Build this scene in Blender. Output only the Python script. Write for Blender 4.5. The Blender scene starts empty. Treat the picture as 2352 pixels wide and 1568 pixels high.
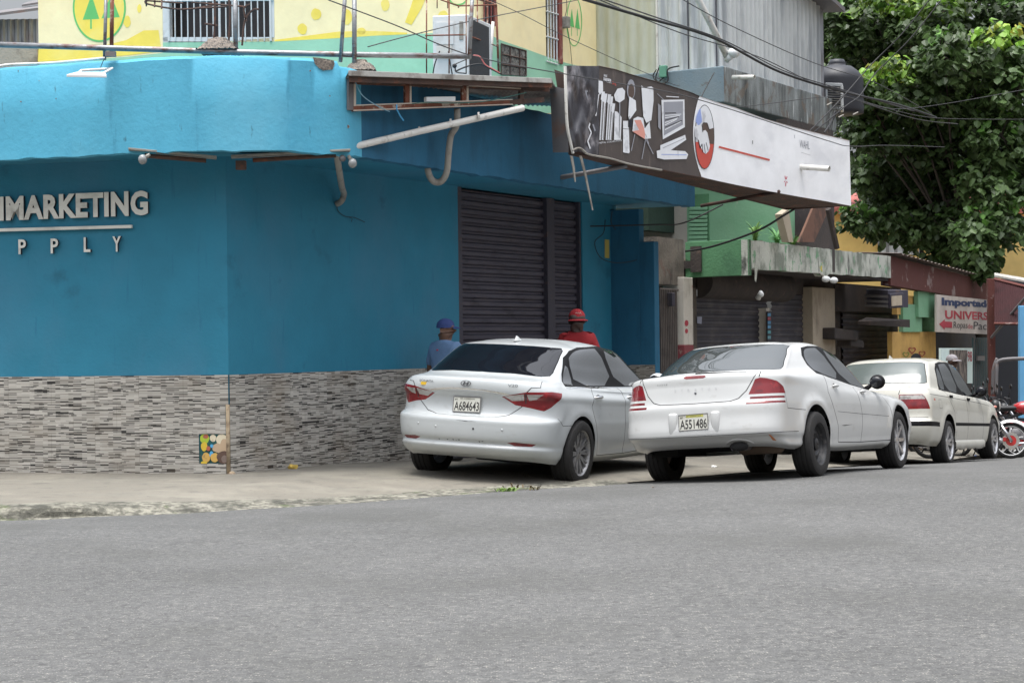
import bpy, bmesh, math, random
import numpy as np
from mathutils import Vector, Matrix, noise as mnoise
from mathutils.geometry import delaunay_2d_cdt, interpolate_bezier
from math import sin, cos, pi, radians, sqrt, atan2
random.seed(11)
S = bpy.context.scene
COL = S.collection
# ---------------------------------------------------------------- camera
F, CX, CY, H, ROLL = 4100.0, 1176.0, 788.0, 1.45, -0.013
cam = bpy.data.cameras.new('camera')
cam.sensor_width = 36; cam.lens = F / 2352 * 36; cam.shift_y = 4 / 2352
cam.clip_start = 0.1; cam.clip_end = 800
camo = bpy.data.objects.new('camera', cam); COL.objects.link(camo)
camo.matrix_world = Matrix.Translation((0, 0, H)) @ Matrix.Rotation(pi / 2, 4, 'X') @ Matrix.Rotation(ROLL, 4, 'Z')
S.camera = camo
# ---------------------------------------------------------------- light
W = bpy.data.worlds.new('World'); S.world = W; W.use_nodes = True
wn, wl = W.node_tree.nodes, W.node_tree.links
bg = wn['Background']
sky = wn.new('ShaderNodeTexSky'); sky.sky_type = 'NISHITA'; sky.sun_disc = False
SUN_EL, SUN_AZ = 80, 215
sky.sun_elevation = radians(SUN_EL); sky.sun_rotation = radians(SUN_AZ)
sky.air_density = 1.0; sky.dust_density = 2.0; sky.ozone_density = 1.0
hs = wn.new('ShaderNodeHueSaturation'); hs.inputs['Saturation'].default_value = 0.22
wl.new(sky.outputs[0], hs.inputs['Color'])
# overcast: the cloud deck is brightest overhead and falls off towards the horizon
_tc = wn.new('ShaderNodeTexCoord'); _sp = wn.new('ShaderNodeSeparateXYZ'); _mr = wn.new('ShaderNodeMapRange'); _mx = wn.new('ShaderNodeMix'); _mx.data_type = 'RGBA'; _mx.blend_type = 'MULTIPLY'
_mr.interpolation_type = 'SMOOTHSTEP'; _mr.inputs['From Min'].default_value = -.08; _mr.inputs['To Min'].default_value = .10; _mr.inputs['To Max'].default_value = 1.85; _mx.inputs[0].default_value = 1
wl.new(_tc.outputs['Generated'], _sp.inputs[0]); wl.new(_sp.outputs['Z'], _mr.inputs['Value']); wl.new(hs.outputs[0], _mx.inputs[6]); wl.new(_mr.outputs[0], _mx.inputs[7]); wl.new(_mx.outputs[2], bg.inputs['Color'])
bg.inputs['Strength'].default_value = 0.14
sl = bpy.data.lights.new('sun', 'SUN'); sl.energy = 1.35; sl.angle = radians(35); sl.color = (1, .97, .92)
so = bpy.data.objects.new('sun', sl); COL.objects.link(so)
_az = radians(SUN_AZ)
_d = Vector((sin(_az) * cos(radians(SUN_EL)), cos(_az) * cos(radians(SUN_EL)), sin(radians(SUN_EL))))
so.rotation_euler = _d.to_track_quat('Z', 'Y').to_euler(); so.location = (0, -5, 20)
S.view_settings.view_transform = 'Standard'; S.view_settings.look = 'None'
S.view_settings.gamma = 1; S.view_settings.exposure = 1.14
S.cycles.max_bounces = 8

# ---------------------------------------------------------------- pixel helpers (photo seen at 2352 px wide)
def ray(px, py):
    xc = (px - CX) / F; yc = -(py - CY) / F
    return xc * cos(ROLL) - yc * sin(ROLL), xc * sin(ROLL) + yc * cos(ROLL)
def at(px, py, Y):
    a, b = ray(px, py); return Vector((a * Y, Y, H + b * Y))
def hit(px, py, P, d, off=0.0):
    """point of the vertical wall plane through P along d, moved 'off' metres towards the camera"""
    a, b = ray(px, py); n = Vector((d[1], -d[0])).normalized()
    if n.dot(Vector((P[0], P[1]))) > 0: n = -n
    c = n.x * P[0] + n.y * P[1] + off
    Y = c / (n.x * a + n.y)
    return Vector((a * Y, Y, H + b * Y))

# ---------------------------------------------------------------- materials
def lin(r, g, b):
    f = lambda c: (c / 255) / 12.92 if c / 255 < .04045 else (((c / 255) + .055) / 1.055) ** 2.4
    return (f(r), f(g), f(b), 1)
def node(nt, t, **kw):
    n = nt.nodes.new(t)
    for k, v in kw.items():
        if k.startswith('_'): setattr(n, k[1:], v)
        else: n.inputs[k.replace('__', ' ')].default_value = v
    return n
def M(name, col, rough=.7, layers=(), bump=0, bscale=40, metal=0, spec=.5, coat=0, coord='Object', vcol=None, subtle=0.06, alpha=1, trans=0, bstretch=(1,1,1), rough2=None):
    m = bpy.data.materials.new(name); m.use_nodes = True; nt = m.node_tree; L = nt.links
    b = nt.nodes['Principled BSDF']
    if len(col) == 3: col = (*col, 1)
    b.inputs['Roughness'].default_value = rough; b.inputs['Metallic'].default_value = metal
    b.inputs['Specular IOR Level'].default_value = spec; b.inputs['Coat Weight'].default_value = coat
    b.inputs['Coat Roughness'].default_value = .06
    b.inputs['Transmission Weight'].default_value = trans
    b.inputs['Alpha'].default_value = alpha
    tc = node(nt, 'ShaderNodeTexCoord')
    if vcol:
        a = node(nt, 'ShaderNodeVertexColor', _layer_name=vcol); cur = a.outputs['Color']
    else:
        r = node(nt, 'ShaderNodeRGB'); r.outputs[0].default_value = col; cur = r.outputs[0]
    def nz(scale, stretch, detail=5, off=0):
        mp = node(nt, 'ShaderNodeMapping'); mp.inputs['Scale'].default_value = stretch; mp.inputs['Location'].default_value = (off, off * .7, off * .3)
        n = node(nt, 'ShaderNodeTexNoise', Scale=scale, Detail=detail, Roughness=.6)
        L.new(tc.outputs[coord], mp.inputs[0]); L.new(mp.outputs[0], n.inputs['Vector']); return n.outputs['Fac']
    if subtle:
        n = nz(2.3, (1, 1, 1), 8); hsv = node(nt, 'ShaderNodeHueSaturation')
        mr = node(nt, 'ShaderNodeMapRange'); mr.inputs['From Min'].default_value = .3; mr.inputs['From Max'].default_value = .7
        mr.inputs['To Min'].default_value = 1 - subtle * 1.5; mr.inputs['To Max'].default_value = 1 + subtle
        L.new(n, mr.inputs['Value']); L.new(mr.outputs[0], hsv.inputs['Value']); L.new(cur, hsv.inputs['Color']); cur = hsv.outputs[0]
    for i, ly in enumerate(layers):
        c, sc, st, lo, hi, stren = ly[:6]
        if len(c) == 3: c = (*c, 1)
        n = nz(sc, st, 7, 3.1 * i + 1)
        mr = node(nt, 'ShaderNodeMapRange'); mr.inputs['From Min'].default_value = lo; mr.inputs['From Max'].default_value = hi
        mr.inputs['To Max'].default_value = stren
        L.new(n, mr.inputs['Value'])
        mx = node(nt, 'ShaderNodeMix', _data_type='RGBA'); mx.inputs['B'].default_value = c
        L.new(mr.outputs[0], mx.inputs['Factor']); L.new(cur, mx.inputs[6]); cur = mx.outputs[2]
        mx.inputs[7].default_value = c
    L.new(cur, b.inputs['Base Color'])
    if bump:
        n = nz(bscale, bstretch, 6, 9); bp = node(nt, 'ShaderNodeBump', Strength=min(1, bump), Distance=.02)
        L.new(n, bp.inputs['Height']); L.new(bp.outputs[0], b.inputs['Normal'])
    m['bsdf'] = 1
    return m

# ---------------------------------------------------------------- mesh builder
class MB:
    def __init__(s): s.v = []; s.f = []; s.mi = []; s.uv = {}
    def add(s, vs, fs, mi=0):
        o = len(s.v); s.v += [Vector(v) for v in vs]; s.f += [[i + o for i in f] for f in fs]; s.mi += [mi] * len(fs); return s
    def quad(s, a, b, c, d, mi=0): return s.add([a, b, c, d], [(0, 1, 2, 3)], mi)
    def box(s, c, size, rz=0, mi=0, mat=None):
        x, y, z = [q / 2 for q in size]
        vs = [Vector((sx * x, sy * y, sz * z)) for sz in (-1, 1) for sx, sy in ((-1, -1), (1, -1), (1, 1), (-1, 1))]
        R = mat if mat is not None else Matrix.Rotation(rz, 3, 'Z')
        return s.add([R @ v + Vector(c) for v in vs], [(3, 2, 1, 0), (4, 5, 6, 7), (0, 1, 5, 4), (1, 2, 6, 5), (2, 3, 7, 6), (3, 0, 4, 7)], mi)
    def prism(s, pts, z0, z1, mi=0):
        n = len(pts); z0f = z0 if callable(z0) else (lambda i: z0); z1f = z1 if callable(z1) else (lambda i: z1)
        vs = [(p[0], p[1], z0f(i)) for i, p in enumerate(pts)] + [(p[0], p[1], z1f(i)) for i, p in enumerate(pts)]
        return s.add(vs, [list(range(n))[::-1], list(range(n, 2 * n))] + [(i, (i + 1) % n, n + (i + 1) % n, n + i) for i in range(n)], mi)
    def slab(s, pts, nrm, th, mi=0):
        """planar polygon given thickness along nrm"""
        n = len(pts); k = Vector(nrm).normalized() * th; P = [Vector(p) for p in pts]
        return s.add(P + [p + k for p in P], [list(range(n))[::-1], list(range(n, 2 * n))] + [(i, (i + 1) % n, n + (i + 1) % n, n + i) for i in range(n)], mi)
    def tube(s, pts, r, n=8, mi=0, cap=True):
        P = [Vector(p) for p in pts]; rs = r if isinstance(r, (list, tuple)) else [r] * len(P)
        o = len(s.v); up = Vector((0, 0, 1)); t0 = (P[1] - P[0]).normalized()
        if abs(t0.z) > .9: up = Vector((1, 0, 0))
        u = t0.cross(up).normalized()
        for i, p in enumerate(P):
            t = (P[min(i + 1, len(P) - 1)] - P[max(i - 1, 0)]).normalized()
            u = (u - t * u.dot(t)).normalized(); w = t.cross(u)
            for k in range(n):
                a = 2 * pi * k / n; s.v.append(p + (u * cos(a) + w * sin(a)) * rs[i])
        for i in range(len(P) - 1):
            for k in range(n):
                s.f.append([o + i * n + k, o + i * n + (k + 1) % n, o + (i + 1) * n + (k + 1) % n, o + (i + 1) * n + k]); s.mi.append(mi)
        if cap:
            s.f.append([o + k for k in range(n)][::-1]); s.f.append([o + (len(P) - 1) * n + k for k in range(n)]); s.mi += [mi, mi]
        return s
    def sphere(s, c, r, n=12, m=8, mi=0, mat=None):
        c = Vector(c); r = Vector(r) if not isinstance(r, (int, float)) else Vector((r, r, r)); vs = []
        for i in range(m + 1):
            for k in range(n):
                a, b = 2 * pi * k / n, pi * i / m
                q = Vector((r.x * sin(b) * cos(a), r.y * sin(b) * sin(a), r.z * cos(b)))
                vs.append((mat @ q if mat is not None else q) + c)
        return s.add(vs, [(i * n + k, (i + 1) * n + k, (i + 1) * n + (k + 1) % n, i * n + (k + 1) % n) for i in range(m) for k in range(n)], mi)
    def lathe(s, prof, c, axis='Y', n=40, mi=0):
        """prof = [(radius, along axis)]"""
        vs = []
        for r, a in prof:
            for k in range(n):
                t = 2 * pi * k / n
                vs.append(Vector((r * cos(t), a, r * sin(t))) + Vector(c) if axis == 'Y' else Vector((r * cos(t), r * sin(t), a)) + Vector(c))
        return s.add(vs, [(i * n + k, i * n + (k + 1) % n, (i + 1) * n + (k + 1) % n, (i + 1) * n + k) for i in range(len(prof) - 1) for k in range(n)], mi)
    def sheet(s, fn, nu, nv, mi=0):
        vs = [fn(i / nu, j / nv) for j in range(nv + 1) for i in range(nu + 1)]
        return s.add(vs, [(j * (nu + 1) + i, j * (nu + 1) + i + 1, (j + 1) * (nu + 1) + i + 1, (j + 1) * (nu + 1) + i) for j in range(nv) for i in range(nu)], mi)
    def build(s, name, mat, parent=None, smooth=False, label=None, cat=None, group=None, kind=None, bevel=0, normals=None, fix=True):
        me = bpy.data.meshes.new(name)
        if parent is not None: org = Vector(ORG.get(parent.name, (0, 0, 0)))
        elif cat or kind:
            xs = [v.x for v in s.v]; ys = [v.y for v in s.v]; zs = [v.z for v in s.v]
            org = Vector(((min(xs) + max(xs)) / 2, (min(ys) + max(ys)) / 2, min(zs)))
            if kind: org = Vector((0, 0, 0))
        else: org = Vector((0, 0, 0))
        me.from_pydata([tuple(v - org) for v in s.v], [], s.f)
        if fix and normals is None:
            bm = bmesh.new(); bm.from_mesh(me); bmesh.ops.recalc_face_normals(bm, faces=bm.faces); bm.to_mesh(me); bm.free()
        for m in (mat if isinstance(mat, (list, tuple)) else [mat]): me.materials.append(m)
        me.polygons.foreach_set('material_index', s.mi)
        if smooth: me.shade_smooth()
        if smooth == 'auto': me.set_sharp_from_angle(angle=radians(35))
        o = bpy.data.objects.new(name, me); COL.objects.link(o)
        if parent is not None: o.parent = parent; ORG[o.name] = tuple(org)
        else: o.location = org; ORG[o.name] = tuple(org)
        if normals is not None:
            me.normals_split_custom_set_from_vertices(normals)
        if bevel:
            bv = o.modifiers.new('bevel', 'BEVEL'); bv.width = bevel; bv.segments = 2; bv.limit_method = 'ANGLE'
        if label: o['label'] = label
        if cat: o['category'] = cat
        if group: o['group'] = group
        if kind: o['kind'] = kind
        return o
ORG = {}
def thing(name, label, cat, loc=(0, 0, 0), group=None):
    o = bpy.data.objects.new(name, None); COL.objects.link(o); o.location = loc; o.empty_display_size = .2
    o['label'] = label; o['category'] = cat
    if group: o['group'] = group
    ORG[o.name] = tuple(loc); return o
def copy_tree(o, parent=None):
    c = o.copy(); COL.objects.link(c)
    if parent is not None: c.parent = parent
    for ch in list(o.children): copy_tree(ch, c)
    return c
def crpath(pts, n=8, closed=False):
    P = [Vector(p) for p in pts]; out = []
    for i in range(len(P) - 1):
        a, b, c, d = P[max(i - 1, 0)], P[i], P[i + 1], P[min(i + 2, len(P) - 1)]
        for k in range(n):
            t = k / n
            out.append(.5 * ((2 * b) + (c - a) * t + (2 * a - 5 * b + 4 * c - d) * t * t + (3 * b - a - 3 * c + d) * t ** 3))
    out.append(P[-1]); return out
def text_geo(txt, size=1, ext=0, off=0, res=3):
    cu = bpy.data.curves.new('t', 'FONT'); cu.body = txt; cu.size = size; cu.extrude = ext; cu.offset = off; cu.resolution_u = res
    ob = bpy.data.objects.new('t', cu); COL.objects.link(ob)
    dg = bpy.context.evaluated_depsgraph_get(); ev = ob.evaluated_get(dg); me = ev.to_mesh()
    vs = [v.co.copy() for v in me.vertices]; fs = [list(p.vertices) for p in me.polygons]
    ev.to_mesh_clear(); bpy.data.objects.remove(ob); bpy.data.curves.remove(cu)
    return vs, fs
def put_text(mb, txt, o, xd, yd, width=None, height=None, off=.01, depth=0, mi=0, bold=.0, res=3):
    """lay text with its lower left corner at o, width/height in metres, xd/yd unit vectors"""
    vs, fs = text_geo(txt, 1, .5 if depth else 0, bold, res)
    xs = [v.x for v in vs]; ys = [v.y for v in vs]; x0, x1, y0, y1 = min(xs), max(xs), min(ys), max(ys)
    sx = width / (x1 - x0) if width else None; sy = height / (y1 - y0) if height else None
    sx = sx or sy; sy = sy or sx
    n = Vector(xd).cross(Vector(yd)).normalized()
    mb.add([Vector(o) + Vector(xd) * (v.x - x0) * sx + Vector(yd) * (v.y - y0) * sy + n * (off + (v.z + .5) * depth if depth else off) for v in vs], fs, mi)

# ---------------------------------------------------------------- ground shape
KERB = [(-40, 13.0), (-12, 13.6), (-7, 14.05), (-4.2, 14.7), (-3.0, 15.05), (-1.8, 15.75), (-.9, 16.45), (-.07, 17.15), (.7, 17.6), (1.4, 18.2)]
RD = Vector((.469, .883))
_e = Vector(KERB[-1]); KERB += [tuple(_e + RD * k) for k in (1, 4, 12, 40, 140)]
KP = np.array(KERB)
def kdist(x, y):
    """signed distance to the kerb line, positive on the road side"""
    p = np.array((x, y)); a = KP[:-1]; b = KP[1:]; ab = b - a
    t = np.clip(((p - a) * ab).sum(1) / (ab ** 2).sum(1), 0, 1); q = a + ab * t[:, None]; d = np.hypot(*(p - q).T)
    i = int(d.argmin()); cr = ab[i][0] * (p[1] - a[i][1]) - ab[i][1] * (p[0] - a[i][0])
    return (-d[i] if cr > 0 else d[i])
def slope(x, y):
    t = min((x - 2.89) * RD.x + (y - 17.6) * RD.y, 26)
    return -.05 * (sqrt(t * t + 2.25) + t) / 2 + .0375
def zroad(x, y):
    q = kdist(x, y)
    if q < 0: return .02 + slope(x, y) - (.16 if q < -.06 else .16 * (-q / .06))
    return .02 + slope(x, y) + .05 * min(q, 1.8) + .008 * max(0, min(q - 1.8, 5))
def kerbh(x): return .085 * max(0, min(1, (-1.6 - x) / 2.2))
def zwalk(x, y):
    q = max(0, -kdist(x, y)); k = kerbh(x)
    return .02 + slope(x, y) + k + min(.055 * q, .1 - k)
def zg(x, y): return zroad(x, y) if kdist(x, y) >= 0 else zwalk(x, y)
def onground(px, py):
    a, b = ray(px, py); Y = 5.0
    while Y < 90 and H + b * Y > zg(a * Y, Y): Y += .02
    return Vector((a * Y, Y, zg(a * Y, Y)))
# ================================================================ setting
def asphalt():
    m = bpy.data.materials.new('asphalt'); m.use_nodes = True; nt = m.node_tree; L = nt.links; b = nt.nodes['Principled BSDF']
    tc = node(nt, 'ShaderNodeTexCoord')
    def nz(sc, det, st=(1, 1, 1)):
        mp = node(nt, 'ShaderNodeMapping'); mp.inputs['Scale'].default_value = st
        n = node(nt, 'ShaderNodeTexNoise', Scale=sc, Detail=det, Roughness=.65); L.new(tc.outputs['Object'], mp.inputs[0]); L.new(mp.outputs[0], n.inputs['Vector']); return n.outputs['Fac']
    def ramp(src, stops):
        r = node(nt, 'ShaderNodeValToRGB'); e = r.color_ramp.elements
        while len(e) < len(stops): e.new(.5)
        for k, (p, c) in zip(e, stops): k.position = p; k.color = (*c, 1)
        L.new(src, r.inputs[0]); return r.outputs[0]
    def mix(f, a, c, mode='MIX'):
        x = node(nt, 'ShaderNodeMix', _data_type='RGBA', _blend_type=mode)
        (L.new(f, x.inputs[0]) if not isinstance(f, float) else setattr(x.inputs[0], 'default_value', f)); L.new(a, x.inputs[6])
        if isinstance(c, tuple): x.inputs[7].default_value = (*c, 1)
        else: L.new(c, x.inputs[7])
        return x.outputs[2]
    base = ramp(nz(.45, 9), [(.30, (.094, .094, .092)), (.5, (.110, .110, .108)), (.70, (.126, .126, .124))])
    fine = ramp(nz(110, 3), [(.3, (.5, .5, .5)), (.5, (1, 1, 1)), (.72, (1.15, 1.15, 1.15))])
    c = mix(1.0, base, fine, 'MULTIPLY')
    mid = ramp(nz(16, 6), [(.3, (.80, .80, .80)), (.5, (1, 1, 1)), (.7, (1.15, 1.15, 1.13))]); c = mix(1.0, c, mid, 'MULTIPLY')
    v = node(nt, 'ShaderNodeTexVoronoi', Scale=95); v.feature = 'F1'; L.new(tc.outputs['Object'], v.inputs['Vector'])
    vc = node(nt, 'ShaderNodeSeparateColor'); L.new(v.outputs['Color'], vc.inputs[0])
    dot = node(nt, 'ShaderNodeMath', _operation='LESS_THAN'); L.new(v.outputs['Distance'], dot.inputs[0]); dot.inputs[1].default_value = .36
    pick = node(nt, 'ShaderNodeMath', _operation='GREATER_THAN'); L.new(vc.outputs[0], pick.inputs[0]); pick.inputs[1].default_value = .82
    mm = node(nt, 'ShaderNodeMath', _operation='MULTIPLY'); L.new(dot.outputs[0], mm.inputs[0]); L.new(pick.outputs[0], mm.inputs[1])
    m2 = node(nt, 'ShaderNodeMath', _operation='MULTIPLY'); L.new(mm.outputs[0], m2.inputs[0]); m2.inputs[1].default_value = .34
    c = mix(m2.outputs[0], c, (.52, .50, .44))
    pickd = node(nt, 'ShaderNodeMath', _operation='LESS_THAN'); L.new(vc.outputs[1], pickd.inputs[0]); pickd.inputs[1].default_value = .10
    md = node(nt, 'ShaderNodeMath', _operation='MULTIPLY'); L.new(dot.outputs[0], md.inputs[0]); L.new(pickd.outputs[0], md.inputs[1])
    c = mix(md.outputs[0], c, (.07, .07, .075))
    v2 = node(nt, 'ShaderNodeTexVoronoi', Scale=38); L.new(tc.outputs['Object'], v2.inputs['Vector']); s2 = node(nt, 'ShaderNodeSeparateColor'); L.new(v2.outputs['Color'], s2.inputs[0])
    g2 = ramp(s2.outputs[2], [(.0, (.72, .72, .72)), (.12, (.93, .93, .93)), (.8, (1.02, 1.02, 1.02)), (1.0, (1.32, 1.31, 1.27))]); c = mix(1.0, c, g2, 'MULTIPLY')
    # worn patch where the binder has gone darker and coarser
    pt = ramp(nz(.5, 10), [(.50, (0, 0, 0)), (.64, (.55, .55, .55))]); c = mix(pt, c, (.074, .074, .069))
    L.new(c, b.inputs['Base Color']); b.inputs['Roughness'].default_value = .86; b.inputs['Specular IOR Level'].default_value = .3
    bp = node(nt, 'ShaderNodeBump', Strength=.5, Distance=.006); L.new(nz(120, 3), bp.inputs['Height']); L.new(bp.outputs[0], b.inputs['Normal'])
    return m
MT = {}
MT['asphalt'] = asphalt()
conc = lin(150, 145, 132)
MT['walk'] = M('pavement_concrete', lin(120, 115, 105), .9, [(lin(120, 117, 108), 1.6, (.5, 2.2, 1), .45, .62, .55), (lin(84, 82, 76), 3.5, (1, 1, 1), .56, .7, .6), (lin(150, 145, 132), 1.1, (1, 1, 1), .5, .65, .4), (lin(66, 64, 60), 22, (1, 1, 1), .62, .7, .6)], .5, 45)
MT['rubble'] = M('kerb_rubble', lin(150, 147, 134), .95, [(lin(88, 86, 78), 16, (1, 1, 1), .42, .58, .85), (lin(62, 62, 56), 3.6, (1, 1, 3), .46, .62, .8), (lin(70, 84, 40), 2.6, (1, 1, 1), .60, .68, .7)], 1, 60)
def grid_coords(a, b, n, mid, k):
    return [mid + (abs(t) ** k) * ((b - mid) if t > 0 else (mid - a)) * (1 if t > 0 else -1) for t in np.linspace(-1, 1, n)]
xs = sorted(set([round(v, 3) for v in list(np.arange(-8, 10, .35)) + list(np.linspace(-300, -8, 22)) + list(np.linspace(10, 300, 22))]))
ys = sorted(set([round(v, 3) for v in list(np.arange(11, 38, .35)) + list(np.linspace(-60, 11, 18)) + list(np.linspace(38, 420, 26))]))
mb = MB()
def zr2(x, y):
    t = (x - 2.89) * RD.x + (y - 17.6) * RD.y
    z = zroad(x, y)
    return z
mb.add([(x, y, zr2(x, y)) for y in ys for x in xs], [(j * len(xs) + i, j * len(xs) + i + 1, (j + 1) * len(xs) + i + 1, (j + 1) * len(xs) + i) for j in range(len(ys) - 1) for i in range(len(xs) - 1)])
mb.build('road', MT['asphalt'], kind='structure', smooth=True)
# pavement sheet with its broken edge
kl = []
for i in range(1, len(KERB) - 3):
    a, b = Vector(KERB[i]), Vector(KERB[i + 1]); n = max(2, int((b - a).length / .12))
    for k in range(n): kl.append(a.lerp(b, k / n))
rnd = random.Random(4)
edge = []
for p in kl:
    w = .05 * mnoise.noise((p.x * 1.7, p.y * 1.7, 0)) + .02 * mnoise.noise((p.x * 9, p.y * 9, 3))
    edge.append((p.x - .03 + w * .3, p.y + .02 + w))
Q = [(x, y) for x in np.arange(-14, 24, .4) for y in np.arange(13.5, 56, .4) if kdist(x, y) < -.12]
Q2 = edge + Q
ed = [(i, i + 1) for i in range(len(edge) - 1)]
r = delaunay_2d_cdt([Vector(q) for q in Q2], ed, [], 0, 1e-5)
mb = MB(); V = [(v.x, v.y, zwalk(v.x, v.y) + .005 + .006 * mnoise.noise((v.x * 2, v.y * 2, 0))) for v in r[0]]
fs = [f for f in r[2] if kdist(sum(r[0][i].x for i in f) / 3, sum(r[0][i].y for i in f) / 3) < -.0]
mb.add(V, fs)
mb.build('pavement', MT['walk'], kind='structure', smooth=True)
# kerb: broken stone face at the left, gritty strip of loose mortar further on
mb = MB(); rows = []
pts = [p for p in kl if -9 < p.x < 1.2]
for i, p in enumerate(pts):
    h = kerbh(p.x); t = (pts[min(i + 1, len(pts) - 1)] - pts[max(i - 1, 0)]).normalized(); n = Vector((t.y, -t.x))
    wd = .05 + .20 * (1 - h / .085) * max(0, min(1, (.9 - p.x) / .8)) if p.x > -3.9 else .06
    j = lambda s, q: mnoise.noise((p.x * s, p.y * s, q))
    prof = [(-.30, h + .004), (-.16, h + .012 + .008 * j(6, 1)), (-.05, h + .010 + .012 * j(7, 2)), (.0 + .02 * j(5, 5), h * .9 + .006 + .01 * j(8, 3)), (wd * .5 + .02 * j(4, 4), h * .45 + .008 + .012 * j(9, 6)), (wd + .05 * j(3, 7), .006), (wd + .07, -.02)]
    row = []
    for d, z in prof:
        q = p + n * d; row.append((q.x, q.y, (zwalk(q.x, q.y) - h if d < 0 else .02 + slope(q.x, q.y) + .05 * max(0, d)) + z - (.055 * min(0, d) * 0)))
    rows.append(row)
vs = [v for r_ in rows for v in r_]; k = 7
mb.add(vs, [(i * k + q, i * k + q + 1, (i + 1) * k + q + 1, (i + 1) * k + q) for i in range(len(rows) - 1) for q in range(k - 1)])
mb.build('kerb', MT['rubble'], kind='structure', smooth=False)

# ================================================================ blue corner shop
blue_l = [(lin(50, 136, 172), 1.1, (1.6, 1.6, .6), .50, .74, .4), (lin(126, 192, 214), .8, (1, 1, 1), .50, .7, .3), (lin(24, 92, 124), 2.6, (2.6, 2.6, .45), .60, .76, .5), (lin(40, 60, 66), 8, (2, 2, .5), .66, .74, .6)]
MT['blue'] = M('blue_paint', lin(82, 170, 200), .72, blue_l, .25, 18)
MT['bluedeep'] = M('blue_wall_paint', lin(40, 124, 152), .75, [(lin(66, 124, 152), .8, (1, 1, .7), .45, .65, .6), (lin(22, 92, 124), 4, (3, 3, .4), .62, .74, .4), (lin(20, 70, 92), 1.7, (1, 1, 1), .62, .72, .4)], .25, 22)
MT['blueshade'] = M('shaded_blue_paint', lin(34, 98, 130), .8, [(lin(24, 74, 102), 2, (2, 2, .5), .5, .66, .5)], .25, 22)  # wall blue darkened to paint in the shade on street fascia and wing wall
def tilemat():
    m = bpy.data.materials.new('mosaic_tile'); m.use_nodes = True; nt = m.node_tree; L = nt.links; b = nt.nodes['Principled BSDF']
    uv = node(nt, 'ShaderNodeUVMap')
    def brick(w, h, mort, off, c1=(0, 0, 0, 1), c2=(1, 1, 1, 1), cm=(0, 0, 0, 1), sq=1.0, sf=2, shift=0):
        mp = node(nt, 'ShaderNodeMapping'); mp.inputs['Location'].default_value = (shift, shift * 0, 0)
        n = node(nt, 'ShaderNodeTexBrick', Scale=1.0); n.offset = off; n.squash = sq; n.squash_frequency = sf
        n.inputs['Color1'].default_value = c1; n.inputs['Color2'].default_value = c2; n.inputs['Mortar'].default_value = cm
        n.inputs['Mortar Size'].default_value = mort; n.inputs['Brick Width'].default_value = w; n.inputs['Row Height'].default_value = h; n.inputs['Mortar Smooth'].default_value = 0
        L.new(uv.outputs[0], mp.inputs[0]); L.new(mp.outputs[0], n.inputs['Vector']); return n
    s1 = brick(.15, .0072, 0, .37, shift=3.3)
    s2 = brick(.062, .0144, 0, .61, shift=7.9)
    r = node(nt, 'ShaderNodeValToRGB'); r.color_ramp.interpolation = 'CONSTANT'; e = r.color_ramp.elements
    st = [(0, (.03, .028, .026)), (.19, (.27, .25, .22)), (.34, (.39, .37, .33)), (.55, (.51, .485, .44)), (.8, (.43, .41, .37))]
    while len(e) < len(st): e.new(.5)
    for k_, (p, c) in zip(e, st): k_.position = p; k_.color = (*c, 1)
    L.new(s1.outputs['Color'], r.inputs[0])
    mp2 = node(nt, 'ShaderNodeMapRange'); mp2.inputs['From Min'].default_value = .02; mp2.inputs['From Max'].default_value = .14; mp2.inputs['To Min'].default_value = .35; mp2.inputs['To Max'].default_value = 1.0; L.new(s2.outputs['Color'], mp2.inputs['Value'])
    mx = node(nt, 'ShaderNodeMix', _data_type='RGBA', _blend_type='MULTIPLY'); mx.inputs[0].default_value = 1; L.new(r.outputs[0], mx.inputs[6]); L.new(mp2.outputs[0], mx.inputs[7])
    tl = brick(.50, .30, .0022, .5, (.94, .94, .94, 1), (1, 1, 1, 1), (.62, .60, .58, 1))
    m3 = node(nt, 'ShaderNodeMix', _data_type='RGBA', _blend_type='MULTIPLY'); m3.inputs[0].default_value = 1; L.new(mx.outputs[2], m3.inputs[6]); L.new(tl.outputs['Color'], m3.inputs[7])
    tc = node(nt, 'ShaderNodeTexCoord'); dn = node(nt, 'ShaderNodeTexNoise', Scale=1.8, Detail=8); L.new(tc.outputs['Object'], dn.inputs['Vector'])
    mr = node(nt, 'ShaderNodeMapRange'); mr.inputs['From Min'].default_value = .5; mr.inputs['From Max'].default_value = .75; mr.inputs['To Max'].default_value = .45; L.new(dn.outputs['Fac'], mr.inputs['Value'])
    m4 = node(nt, 'ShaderNodeMix', _data_type='RGBA'); L.new(mr.outputs[0], m4.inputs[0]); L.new(m3.outputs[2], m4.inputs[6]); m4.inputs[7].default_value = lin(128, 112, 92)
    L.new(m4.outputs[2], b.inputs['Base Color']); b.inputs['Roughness'].default_value = .55
    return m
MT['tile'] = tilemat()
C0 = Vector((-2.91, 18.3)); DL = Vector((-cos(radians(14)), sin(radians(14)))); DW = Vector((sin(radians(31)), cos(radians(31))))
NW = Vector((DW.y, -DW.x))     # street-ward normal of the right wall
NL = Vector((-DL.y, DL.x)) if -DL.x * 0 + DL.x * C0.y else None
NL = Vector((-sin(radians(14)), -cos(radians(14))))
def P3(p, z): return Vector((p[0], p[1], z))
ZB, ZT, ZS = -.9, 1.164, 3.40
shop = thing('corner_shop', 'low blue corner shop with grey mosaic tiles along the base of its walls', 'shop', (C0.x, C0.y, .1))
def wallstrip(mb, a, b, z0, z1, n, th=.2, mi=0):
    """upright wall a->b, thickness away from n"""
    a, b, n = Vector(a), Vector(b), Vector(n)
    mb.prism([a, b, b - n * th, a - n * th], z0, z1, mi)
mb = MB()
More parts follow.
